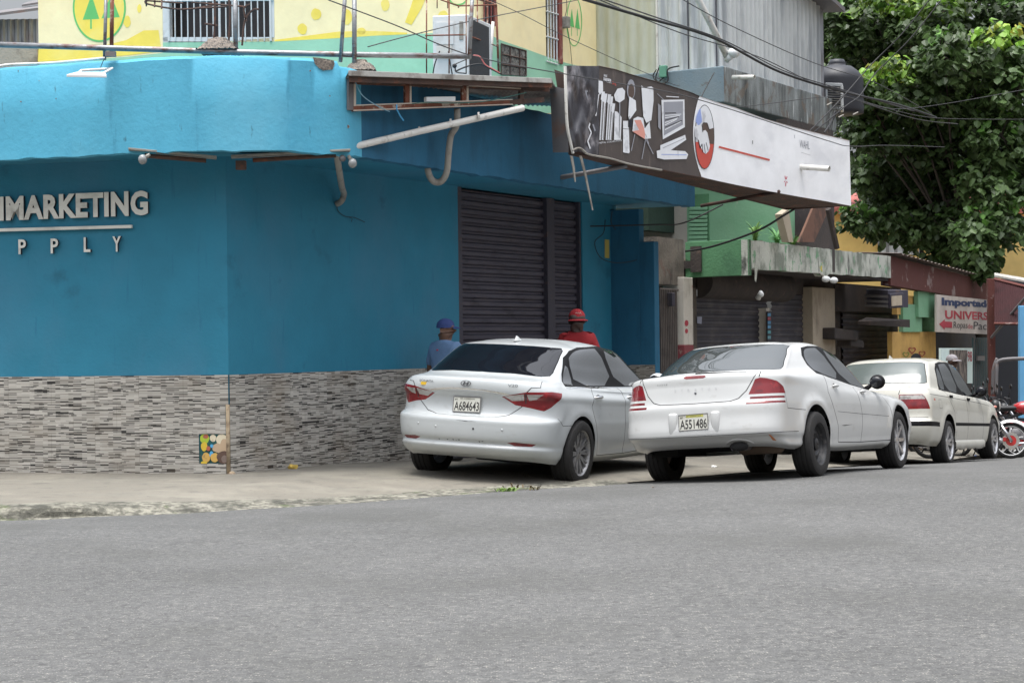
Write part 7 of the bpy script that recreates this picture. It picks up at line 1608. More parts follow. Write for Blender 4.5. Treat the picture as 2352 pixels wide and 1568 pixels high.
def ex1(B, root, out):
    lid = out.get('boot_lid') or root
    plate_obj(lid if lid else root, B, .80, 'A684643', .10, 0.0, out=.016)
    # round emblem, script, number
    p, n = rear_pt(B, 0, 1.01, .006); yd_ = Vector((.12, 0, 1)).normalized(); xd_ = Vector((0, -1, 0))
    m = MB(); N = 32; vs = []
    for i in range(N):
        a = 2 * pi * i / N
        for r_ in (1, .84): vs.append(p + xd_ * .058 * r_ * cos(a) + yd_ * .031 * r_ * sin(a) + n * .006)
    m.add(vs, [(2 * i, 2 * i + 1, (2 * i + 3) % (2 * N), (2 * i + 2) % (2 * N)) for i in range(N)]); q = lambda a, b: p + xd_ * a + yd_ * b + n * .006
    for P in (((-.036, -.018), (-.018, -.018), (-.004, .02), (-.022, .02)), ((.004, -.02), (.022, -.02), (.036, .018), (.018, .018)), ((-.02, -.006), (.022, -.002), (.020, .008), (-.014, .003))): m.add([q(*a) for a in P], [(0, 1, 2, 3)])
    m.build('emblem', M('emblem_chrome', lin(92, 92, 96), .3, metal=.6), lid, fix=False)
    def word(t, y0, z0, w, h, mt='chrome', nm='lettering'):
        p0, n0 = rear_pt(B, y0, z0, .006); p1, _ = rear_pt(B, y0 - w, z0, .006); m = MB(); put_text(m, t, p0, (p1 - p0).normalized(), Vector((.1, 0, 1)).normalized(), width=w, height=h, off=.003, bold=.01); m.build(nm, MT[mt], lid, fix=False)
    MT['badge'] = M('badge_grey', lin(96, 98, 102), .4, metal=.3)
    word('SONATA', .56, 1.0, .19, .022, 'badge'); word('V20', -.44, 1.0, .10, .026, 'badge')
    p0, n0 = rear_pt(B, .50, .985, .004); m = MB(); m.box(p0, (.006, .066, .030)); m.build('yellow_sticker', M('yellow_sticker', lin(228, 186, 50), .6), lid)
    # shark fin, handles, mirrors
    m = MB(); m.sphere((1.24, 0, 1.436), (.09, .030, .012), 16, 8); vs = [(1.16, 0, 1.43), (1.20, .02, 1.43), (1.34, .012, 1.435), (1.34, -.012, 1.435), (1.20, -.02, 1.43), (1.205, 0, 1.49), (1.235, 0, 1.485)]
    m.add(vs, [(0, 1, 5), (1, 2, 6, 5), (2, 3, 6), (3, 4, 5, 6), (4, 0, 5)]); m.build('antenna_fin', MT['pearl'], root, smooth=True)
    for sg, k in ((-1, 'R'), (1, 'L')):
        handle(root, B, 1.36, .885, sg, 'chrome', out.get('rear_door' + k)); handle(root, B, 2.28, .865, sg, 'chrome', out.get('front_door' + k))
        mirror(root, B, 3.02, .985, sg, 'pearl')
    # scrapes, parking sensors and holes on the bumper
    m = MB()
    for y, z, r_ in ((-.02 - .12, .575, .011),): p, n = rear_pt(B, y, z, .002); m.sphere(p, (.003, r_, r_), 12, 6)
    m.build('sensor_hole', MT['black'], root, smooth=True)
    for y, z in ((.50, .59), (.28, .575), (-.44, .58)):
        p, n = rear_pt(B, y, z, .0); m = MB(); m.sphere(p, (.006, .012, .012), 12, 6); m.build('parking_sensor', MT['pearl'], root, smooth=True)
    rr = random.Random(3); m = MB()
    for i in range(16):
        y = .26 - .032 * i; z = .455 + rr.uniform(-.004, .004)
        if rr.random() < .45: continue
        a, _ = rear_pt(B, y, z, .0012); b, _ = rear_pt(B, y - rr.uniform(.01, .03), z + rr.uniform(-.003, .003), .0012); c, _ = rear_pt(B, y - .012, z - rr.uniform(.004, .016), .0012); m.add([a, b, c], [(0, 1, 2)])
    a, _ = rear_pt(B, .06, .65, .0012); b, _ = rear_pt(B, -.18, .647, .0012); c, _ = rear_pt(B, -.06, .642, .0012); m.add([a, b, c], [(0, 1, 2)])
    m.build('scrape', MT['seam'], root, fix=False)
    m = MB(); m.tube([(.62, .1, .30), (.62, -.5, .29)], .08, 12); m.build('silencer', MT['under'], root, smooth=True)
    m = MB(); m.sphere((.75, -.9, .2), (.02, .02, .06), 6, 4)
    p, n = rear_pt(B, 0, 1.40, .01)
car1, B1, o1 = build_car(dict(name='parked_car', label='pearly white saloon with a chrome emblem and black rear window, nearest the blue wall', group='white saloons parked along the kerb', levels=lv1, axles=(.95, 3.745), archr=.375, zc=.335, vside=15, vtop=9.8,
    regions=reg1, extras=ex1, paint='pearl', track=1.60, R=(.334, .334), tw=(.225, .225), rr=(.225, .225), style=('multi10', 'multi10'), rimmat=('alloy', 'alloy')))
# ---------------------------------------------------------------- white saloon in the middle
lv2 = [
 (.26, 4.62, 0.7200, .76, .74, .36, .50, 2.8, 2.6, [0.335, 0.325, 0.2875, 0.2488, 0.24, 0.24, 0.22, 0.2, 0.2]),
 (.14, 4.74, 0.7900, .85, .83, .36, .55, 2.8, 2.5, [0.37, 0.36, 0.3295, 0.2898, 0.29, 0.29, 0.27, 0.26, 0.26]),
 (.05, 4.84, 0.7913, .868, .85, .37, .60, 2.8, 2.4, [0.42, 0.42, 0.398, 0.364, 0.38, 0.38, 0.38, 0.38, 0.38]),
 (.005, 4.86, 0.8074, .880, .87, .37, .62, 2.8, 2.4, [0.45, 0.45, 0.4385, 0.4517, 0.46, 0.46, 0.47, 0.47, 0.47]),
 (.000, 4.86, 0.8112, .884, .87, .37, .62, 2.8, 2.4, [0.49, 0.49, 0.4785, 0.4968, 0.51, 0.5, 0.5, 0.5, 0.5]),
 (.022, 4.84, 0.8112, .885, .87, .37, .64, 2.8, 2.3, [0.62, 0.62, 0.608, 0.604, 0.6, 0.59, 0.58, 0.57, 0.57]),
 (.035, 4.83, 0.8112, .882, .868, .37, .65, 2.8, 2.3, [0.73, 0.73, 0.722, 0.6985, 0.69, 0.67, 0.65, 0.63, 0.61]),
 (.055, 4.82, 0.8093, .878, .86, .37, .66, 2.7, 2.3, [0.775, 0.77, 0.762, 0.7485, 0.74, 0.72, 0.69, 0.67, 0.64]),
 (.085, 4.76, 0.7979, .86, .84, .38, .70, 2.6, 2.2, [0.92, 0.915, 0.899, 0.862, 0.83, 0.8, 0.76, 0.73, 0.69]),
 (.105, 4.66, 0.8000, .82, .80, .40, .76, 2.5, 2.2, [1.03, 1.02, 0.983, 0.9515, 0.905, 0.865, 0.81, 0.77, 0.73]),
 (.21, 4.40, 0.7650, .80, .77, .44, .90, 2.5, 2.2, [1.05, 1.042, 1.0125, 0.9988, 0.95, 0.9, 0.84, 0.8, 0.77]),
 (.46, 3.62, 0.6900, .765, .73, .32, .50, 2.3, 2.1, [1.065, 1.06, 1.042, 1.051, 0.985, 0.925, 0.89, 0.91, 0.93]),
 (.76, 3.28, 0.6350, .69, .66, .30, .46, 2.3, 2.1, [1.215, 1.21, 1.176, 1.1555, 1.14, 1.11, 1.08, 1.1, 1.11]),
 (1.08, 2.90, 0.5600, .60, .56, .26, .42, 2.4, 2.1, [1.345, 1.34, 1.31, 1.325, 1.33, 1.315, 1.285, 1.28, 1.28]),
 (1.22, 2.76, 0.4800, .52, .48, .26, .42, 2.3, 2.1, [1.37, 1.367, 1.35, 1.362, 1.366, 1.355, 1.325, 1.32, 1.32]),
 (1.56, 2.50, 0.2600, .28, .26, .20, .30, 2.2, 2.1, [1.388, 1.388, 1.386, 1.39, 1.394, 1.39, 1.372, 1.365, 1.365]),
 (1.75, 2.35, 0.0000, .0, .0, .10, .10, 2, 2, [1.395, 1.395, 1.396, 1.4, 1.402, 1.4, 1.39, 1.385, 1.385])]
def reg2(B, R):
    def add(nm, P, mt, sd_=None, closed=True, ck=0, step=.08): R.append((nm, [topoly(B, chaikin(P, ck) if ck else P, closed, step)], mt, sd_))
    add('taillight>clear_lens', R_((.58, .835), (.66, .835), (.65, .865), (.595, .865)), 'lensdk', 'each', step=.05)
    lp = topoly(B, R_((.530, .822), (.585, .965), (.63, .978), (.68, .97)) + [('s', .30, .94), ('s', .37, .885), ('s', .39, .822)] + R_((.70, .822)), True, .05)
    R.append(('taillight', [lp], 'lens', 'each'))
    for y0, z0, x1 in ((.545, .788, .34), (.515, .742, .34)):
        add('red_stripe', R_((y0, z0 + .011), (.68, z0 + .012)) + [('s', x1 + .02, z0 + .010), ('s', x1 + .02, z0 - .010)] + R_((.68, z0 - .012), (y0, z0 - .011)), 'lensdk', 'each', step=.06)
    bl = [('r', .115 * cos(a), 1.055 + .017 * sin(a)) for a in np.linspace(0, pi, 9)] ; bl = [('r', max(0, y), z) for y, z in [(0, 1.034), (.09, 1.033), (.113, 1.024), (.113, 1.010), (.09, 1.002), (0, 1.001)]]
    add('brake_light', bl, 'lensdk', None, step=.03)
    lid = R_((0, .762), (.36, .766), (.44, .79), (.51, .86), (.60, 1.03))
    R.append(('seam', stripoly(topoly(B, lid, False), .0045), 'seam', None))
    R.append(('seam', stripoly(topoly(B, [('t', .19, .62), ('t', .40, .60)], False), .004), 'seam', None))
    g = R_((0, 1.08), (.35, 1.078), (.60, 1.066), (.645, 1.07), (.645, 1.095), (.60, 1.22), (.545, 1.32), (.51, 1.332), (.28, 1.345), (0, 1.348))
    gp = topoly(B, g, True, .06); R.append(('rear_window', [gp], 'glassmid', None)); R.append(('window_seal', stripoly(gp, .011, True), 'trimblk', None))
    q = S_((1.47, 1.05), (1.42, 1.12), (1.43, 1.20), (1.52, 1.28), (1.68, 1.305), (1.95, 1.312), (2.28, .965)); w1 = topoly(B, chaikin(q, 1), True, .07)
    q = S_((2.38, .955), (2.06, 1.312), (2.35, 1.305), (2.62, 1.265), (2.90, 1.16), (3.14, 1.03), (3.30, .915), (3.22, .89)); w2 = topoly(B, chaikin(q, 1), True, .07)
    for w in (w1, w2): R.append(('side_window', [w], 'glasside', 'each'))
    q = S_((1.44, 1.03), (1.38, 1.12), (1.39, 1.22), (1.50, 1.305), (1.70, 1.328), (2.06, 1.335), (2.40, 1.325), (2.68, 1.28), (2.96, 1.165), (3.22, 1.03), (3.40, .905), (3.24, .872), (2.4, .94)); R.append(('window_surround', [topoly(B, q, True, .08)], 'trimblk', 'each'))
    doors = (S_((1.60, 1.03), (1.52, .84), (1.62, .66), (1.71, .50), (1.74, .33)), S_((2.42, .94), (2.48, .6), (2.45, .32)), S_((3.26, .86), (3.50, .7), (3.50, .33)), S_((1.74, .33), (2.45, .32), (3.50, .325)))
    for P in doors: R.append(('seam', stripoly(topoly(B, P, False), .0045), 'seam', None))
    R.append(('side_moulding', stripoly(topoly(B, S_((1.70, .655), (2.4, .63), (3.38, .60)), False), .011), 'white_car', 'each'))
    R.append(('seam', stripoly(topoly(B, S_((1.72, .642), (2.4, .617), (3.42, .587)), False), .003), 'seam', None))
    R.append(('seam', stripoly(topoly(B, S_((.80, .66), (.40, .68), (.37, .84)), False), .003), 'seam', None))
    R.append(('seam', stripoly(topoly(B, R_((.83, .455), (.5, .448), (0, .447)), False), .0028), 'seam', None))
    R.append(('rear_door', [topoly(B, doors[0] + S_((2.45, .32), (2.48, .6), (2.42, .94)), True)], 'white_car', 'each'))
    R.append(('front_door', [topoly(B, S_((2.42, .94), (2.48, .6), (2.45, .32), (3.50, .33), (3.50, .7), (3.26, .86)), True)], 'white_car', 'each'))
    F_ = lambda *a: [('f', y, z) for y, z in a]
    R.append(('windscreen', [topoly(B, F_((0, .96), (.5, .95), (.66, .96), (.58, 1.16), (.50, 1.265), (0, 1.27)), True)], 'glasside', None))
    R.append(('headlight', [topoly(B, F_((.46, .62), (.60, .68), (.80, .70), (.80, .60), (.6, .56)), True)], 'lensclr', 'each'))
    R.append(('radiator_grille', [topoly(B, F_((0, .62), (.34, .62), (.30, .52), (0, .50)), True)], 'trimblk', None))
    R.append(('boot_lid', [topoly(B, lid + [('t', .19, .62), ('t', .40, .60), ('t', .40, 0)], True)], 'white_car', None))
def ex2(B, root, out):
    lid = out.get('boot_lid') or root
    plate_obj(root, B, .585, 'A551486', .04, 0, out=.006, green=True)
    for sg in (-1, 1):   # raised pads beside the plate
        p, n = rear_pt(B, .218 * sg, .575, -.012); m = MB(); m.box(p, (.05, .095, .215), rz=.10 * sg); m.build('bumper_pad', MT['white_car'], root, smooth=True, bevel=.022)
    def word(t, y0, z0, w, h, mt, sp=None):
        m = MB(); k = len(t)
        for i, ch in enumerate(t):
            yy = y0 - w * i / max(1, k - 1); p0, n0 = rear_pt(B, yy, z0, .004); put_text(m, ch, p0, Vector((0, -1, 0)), Vector((.1, 0, 1)).normalized(), width=h * .9, height=h, off=.003, bold=0)
        m.build('lettering', MT[mt], lid, fix=False)
    MT['badge2'] = M('faded_badge', lin(176, 176, 178), .5)
    word('STRATUS', .21, .885, .42, .022, 'badge2'); word('DODGE', .40, .955, .10, .014, 'badge')
    p, n = rear_pt(B, -.01, .862, .003); m = MB(); m.sphere(p, (.006, .012, .012), 12, 8); m.build('lock', MT['badge'], lid, smooth=True)
    # dark strip at the window foot, exhaust, rust streak, shadowed cut-out in the bumper
    m = MB(); a = [Vector((.30 + .0 * i, .05 - .06 * i, 0)) for i in range(11)]
    m.tube([(.175, -y, 1.052 - .030 * (y / .55) ** 2) for y in np.linspace(-.02, .50, 10)], .009, 6); m.build('lid_trim', MT['trimblk'], root, smooth=True)
    for y in (-.36,):
        m = MB(); m.tube([(.10, y, .325), (.50, y, .33)], .034, 14, cap=False); m.tube([(.50, y, .33), (.10, y, .325)], .029, 14, cap=False); m.tube([(.40, y, .33), (.42, y, .33)], .028, 12); ex = m.build('exhaust', MT['greysteel'], root, smooth=True)
    m = MB(); cp = [Vector((.60, -.68, .335)), Vector((.60, -.22, .33))]; m.tube([cp[0], cp[0].lerp(cp[1], .08), cp[0].lerp(cp[1], .92), cp[1]], [.05, .085, .085, .05], 14); m.build('silencer', MT['silencer'], root, smooth=True)
    # notch above the tailpipe
    m = MB(); m.sphere((.14, -.40, .335), (.05, .095, .045), 20, 10); m.build('pipe_recess', MT['under'], root, smooth=True)
    m = MB(); vs = []; 
    for a in np.linspace(.25, pi - .1, 14): 
        y = -.40 + .13 * cos(a); z = .350 + .055 * sin(a); p, n = rear_pt(B, y, z, .002); vs.append(p)
    p, n = rear_pt(B, -.53, .345, .002); m.tube(vs, .008, 6); m.build('recess_lip', MT['white_car'], root, smooth=True)
    m = MB()
    for dz, y in ((.0, -.70), (.012, -.703)): a, _ = rear_pt(B, y, .44, .002); b, _ = rear_pt(B, y - .006, .38, .002); c, _ = rear_pt(B, y - .03, .375, .002); d, _ = rear_pt(B, y - .010, .43, .002); m.add([a, b, c, d], [(0, 1, 2, 3)])
    m.build('rust_streak', M('rust_orange', lin(178, 112, 70), .8), root, fix=False)
    for sg, k in ((-1, 'R'), (1, 'L')):
        handle(root, B, 1.76, .90, sg, 'white_car', out.get('rear_door' + k), .13); handle(root, B, 2.62, .845, sg, 'white_car', out.get('front_door' + k), .13)
        mirror(root, B, 3.12, .91, sg, 'trimblk', w=.085)
    a, _ = side_pt(B, 1.80, .50, .0015); b, _ = side_pt(B, 1.98, .50, .0015); c, _ = side_pt(B, 1.90, .493, .0015); d, _ = side_pt(B, 2.14, .506, .0015)
    m = MB(); 
    for v in (a, b, c, d): v.y *= -1
    m.add([a, c, d, b], [(0, 1, 2), (1, 2, 3)]); m.build('scrape', MT['seam'], root, fix=False)
car2, B2_, o2 = build_car(dict(name='parked_car', label='white saloon with striped red tail lamps and a black steel rear wheel, mid row', group='white saloons parked along the kerb', levels=lv2, axles=(1.09, 3.833), archr=.365, zc=.35, vside=14, vtop=8.8, flare=.022,
    regions=reg2, extras=ex2, paint='white_car', track=1.56, R=(.322, .322), tw=(.205, .215), rr=(.20, .225), style=('steel', 'spoke8'), rimmat=('rimblk', 'alloybr')))
# ---------------------------------------------------------------- cream white older saloon furthest away
lv3 = [
 (.14, 4.395, .74, .74, .73, .26, .36, 3.2, 3.0, [0.27, 0.26, 0.23, 0.22, 0.21, 0.21, 0.2, 0.2, 0.2]),
 (.05, 4.475, .80, .80, .79, .28, .40, 3.2, 3.0, [0.34, 0.34, 0.32, 0.28, 0.27, 0.27, 0.27, 0.27, 0.27]),
 (.00, 4.515, .832, .834, .82, .30, .42, 3.2, 2.9, [0.46, 0.46, 0.45, 0.42, 0.41, 0.41, 0.42, 0.43, 0.43]),
 (.00, 4.525, .84, .842, .83, .30, .42, 3.2, 2.9, [0.56, 0.56, 0.55, 0.52, 0.51, 0.51, 0.52, 0.52, 0.52]),
 (.06, 4.495, .835, .845, .825, .28, .42, 3.2, 2.9, [0.62, 0.62, 0.61, 0.6, 0.59, 0.59, 0.58, 0.58, 0.58]),
 (.08, 4.475, .83, .84, .81, .28, .44, 3.2, 2.8, [0.8, 0.8, 0.79, 0.77, 0.75, 0.74, 0.71, 0.69, 0.67]),
 (.11, 4.435, .80, .82, .79, .28, .46, 3.1, 2.8, [0.96, 0.955, 0.94, 0.9, 0.88, 0.85, 0.8, 0.76, 0.74]),
 (.16, 4.345, .755, .79, .76, .30, .52, 3.0, 2.7, [1.0375, 1.0312, 1, 0.96, 0.93, 0.91, 0.87, 0.83, 0.8]),
 (.54, 3.395, .70, .755, .72, .24, .34, 2.8, 2.5, [1.0562, 1.05, 1.025, 0.99, 0.955, 0.935, 0.92, 0.93, 0.94]),
 (.72, 3.145, .66, .70, .67, .22, .30, 2.8, 2.5, [1.2375, 1.2338, 1.2, 1.175, 1.1625, 1.1375, 1.1125, 1.125, 1.125]),
 (.92, 2.795, .595, .62, .59, .20, .28, 2.8, 2.5, [1.4062, 1.4, 1.375, 1.3937, 1.4, 1.3937, 1.3625, 1.3562, 1.3562]),
 (1.03, 2.695, .53, .55, .53, .20, .28, 2.6, 2.4, [1.4438, 1.44, 1.425, 1.4438, 1.45, 1.4375, 1.4062, 1.4, 1.4]),
 (1.36, 2.445, .26, .28, .26, .16, .2, 2.2, 2.1, [1.475, 1.475, 1.4725, 1.4812, 1.485, 1.4812, 1.4625, 1.4563, 1.4563]),
 (1.52, 2.295, .0, .0, .0, .10, .10, 2, 2, [1.4825, 1.4825, 1.4838, 1.49, 1.4925, 1.49, 1.4812, 1.475, 1.475])]
def reg3(B, R):
    def add(nm, P, mt, sd_=None, closed=True, ck=0, step=.08): R.append((nm, [topoly(B, chaikin(P, ck) if ck else P, closed, step)], mt, sd_))
    add('taillight>clear_lens', R_((.44, .865), (.44, .92), (.74, .92), (.765, .865)), 'lensclr', 'each', step=.05)
    add('taillight', R_((.43, .73), (.43, .93), (.72, .93)) + [('s', .20, .925), ('s', .235, .73)], 'lens', 'each', step=.05)
    add('amber_marker', S_((0.42, 0.845), (0.42, 0.875), (0.5, 0.875), (0.5, 0.845)), 'lensorg', 'each', step=.05)
    add('amber_marker', S_((3.795, 0.56), (3.795, 0.59), (3.855, 0.59), (3.855, 0.56)), 'lensorg', 'each', step=.05)
    add('bumper_strip', R_((0, .575), (.4, .575), (.80, .565)) + [('s', .45, .555), ('s', .62, .55), ('s', .62, .49), ('s', .45, .495)] + R_((.80, .50), (.4, .51), (0, .51)), 'trimblk', None, step=.07)
    add('side_moulding', S_((1.415, 0.545), (3.645, 0.535), (3.645, 0.49), (1.415, 0.5)), 'trimblk', 'each')
    lid = R_((0, .73), (.36, .73), (.40, .80), (.42, .95), (.60, 1.0)); lid = R_((0, .70), (.38, .70), (.40, .76), (.41, .96))
    R.append(('seam', stripoly(topoly(B, R_((0, .625), (.5, .622), (.80, .615)), False), .0045), 'seam', None)); R.append(('seam', stripoly(topoly(B, R_((.425, .93), (.44, 1.0)) + [('t', .30, .60), ('t', .62, .60)], False), .0045), 'seam', None))
    g = R_((0, 1.1062), (0.35, 1.1038), (0.6, 1.09), (0.645, 1.1), (0.625, 1.1875), (0.56, 1.3687), (0.52, 1.385), (0.28, 1.3975), (0, 1.4)); gp = topoly(B, g, True, .06)
    R.append(('rear_window', [gp], 'glassold', None)); R.append(('window_seal', stripoly(gp, .011, True), 'trimblk', None))
    q = S_((1.115, 1.025), (1.235, 1.275), (1.365, 1.3375), (1.395, 1)); w0 = topoly(B, chaikin(q, 1), True, .07)
    q = S_((1.435, 1), (1.415, 1.3562), (1.555, 1.3812), (1.875, 1.39), (2.115, 0.965)); w1 = topoly(B, chaikin(q, 1), True, .07)
    q = S_((2.195, 0.96), (1.965, 1.39), (2.245, 1.3812), (2.515, 1.3375), (2.755, 1.2), (3.015, 0.98), (3.045, 0.93)); w2 = topoly(B, chaikin(q, 1), True, .07)
    for w in (w0, w1, w2): R.append(('side_window', [w], 'glasside', 'each'))
    q = S_((1.065, 1), (1.205, 1.3), (1.345, 1.3812), (1.555, 1.4087), (1.945, 1.4175), (2.295, 1.4062), (2.575, 1.3562), (2.835, 1.2125), (3.115, 0.98), (3.115, 0.91), (2.095, 0.945)); R.append(('window_surround', [topoly(B, q, True, .08)], 'trimblk', 'each'))
    doors = (S_((1.195, 0.99), (1.255, 0.85), (1.435, 0.7), (1.475, 0.5), (1.475, 0.3)), S_((2.155, 0.945), (2.195, 0.6), (2.195, 0.29)), S_((3.075, 0.9), (3.145, 0.6), (3.145, 0.3)), S_((1.475, 0.3), (2.195, 0.29), (3.145, 0.295)))
    for P in doors: R.append(('seam', stripoly(topoly(B, P, False), .0045), 'seam', None))
    R.append(('seam', stripoly(topoly(B, S_((0.3, 0.93), (1.595, 0.885), (3.095, 0.83), (3.695, 0.8)), False), .004), 'seam', None))
    R.append(('seam', stripoly(topoly(B, S_((0.66, 0.74), (0.66, 0.86), (0.8, 0.86), (0.8, 0.74), (0.66, 0.74)), False), .003), 'seam', None))
    R.append(('rear_door', [topoly(B, doors[0] + S_((2.195, 0.29), (2.195, 0.6), (2.155, 0.945)), True)], 'cream_car', 'each'))
    R.append(('front_door', [topoly(B, S_((2.155, 0.945), (2.195, 0.6), (2.195, 0.29), (3.145, 0.3), (3.145, 0.6), (3.075, 0.9)), True)], 'cream_car', 'each'))
    F_ = lambda *a: [('f', y, z) for y, z in a]
    R.append(('windscreen', [topoly(B, F_((0, 0.97), (0.5, 0.965), (0.64, 0.97), (0.57, 1.2), (0.52, 1.3312), (0, 1.3375)), True)], 'glasside', None))
    R.append(('headlight', [topoly(B, F_((0.34, 0.6), (0.34, 0.72), (0.7, 0.72), (0.7, 0.6)), True)], 'lensclr', 'each'))
    R.append(('radiator_grille', [topoly(B, F_((0, 0.6), (0, 0.72), (0.2, 0.72), (0.2, 0.6)), True)], 'trimblk', None))
def ex3(B, root, out):
    m = MB(); vs = [(1.20, 0, 1.46), (1.23, .018, 1.46), (1.37, .012, 1.472), (1.37, -.012, 1.472), (1.23, -.018, 1.46), (1.225, 0, 1.52), (1.25, 0, 1.515)]; m.add(vs, [(0, 1, 5), (1, 2, 6, 5), (2, 3, 6), (3, 4, 5, 6), (4, 0, 5)]); m.build('antenna_fin', MT['cream_car'], root)
    for sg, k in ((-1, 'R'), (1, 'L')):
        handle(root, B, 1.335, .905, sg, 'trimblk', out.get('rear_door' + k), .13, True); handle(root, B, 2.295, .875, sg, 'trimblk', out.get('front_door' + k), .13, True)
        mirror(root, B, 2.955, .96, sg, 'trimblk', w=.085)
    # side skirt with a ragged lower edge
    for sg in (-1, 1):
        m = MB(); N = 40; vs = []
        for i in range(N + 1):
            x = 1.455 + 1.72 * i / N; zl = .175 + .035 * mnoise.noise((x * 4, sg, 0)) + .02 * mnoise.noise((x * 13, 0, sg)); vs += [(x, sg * .815, .30), (x, sg * .845, .27), (x, sg * .84, zl), (x, sg * .80, zl)]
        m.add(vs, [(4 * i + k_, 4 * i + 4 + k_, 4 * i + 5 + k_, 4 * i + 1 + k_) for i in range(N) for k_ in range(3)]); m.build('side_skirt', MT['cream_car'], root, smooth=True)
    plate_obj(root, B, .80, 'A', .04) if False else None
car3, B3, o3 = build_car(dict(name='parked_car', label='dusty cream white saloon with black side mouldings and a flat rear tyre, farthest back', group='white saloons parked along the kerb', levels=lv3, axles=(1.08, 3.78), archr=.35, zc=.315, vside=11, vtop=6.8, flare=.016,
    regions=reg3, extras=ex3, paint='cream_car', track=1.49, R=(.305, .305), tw=(.215, .215), rr=(.225, .225), style=('twin5', 'twin5'), rimmat=('alloybr', 'alloybr'), flat=(.035, .0)))
# ---------------------------------------------------------------- put the cars where their tyres touch
def put_car(root, phi_deg, rrpx, Yr, track, ax, pitch, roll):
    """rrpx: pixel of the right rear tyre's contact, at depth Yr"""
    phi = radians(phi_deg); p = at(rrpx[0], rrpx[1], Yr); l = Vector((-cos(phi), sin(phi), 0))
    fp = Vector((sin(phi) * cos(pitch), cos(phi) * cos(pitch), -sin(pitch))); lp = (l * cos(roll) + Vector((0, 0, 1)) * sin(roll)); lp = (lp - fp * lp.dot(fp)).normalized()
    o = p - fp * ax + lp * (track / 2)
    place(root, o.x, o.y, o.z, phi, pitch, roll)
put_car(car1, 25.5, (1311, 1114), 18.15, 1.60, .95, radians(.3), radians(3.2))
put_car(car2, 28.5, (1866, 1095), 17.6, 1.56, 1.09, radians(2.2), radians(-3.4))
put_car(car3, 28.0, (2166, 1061), 24.7, 1.49, 1.08, radians(2.6), radians(-2.0))
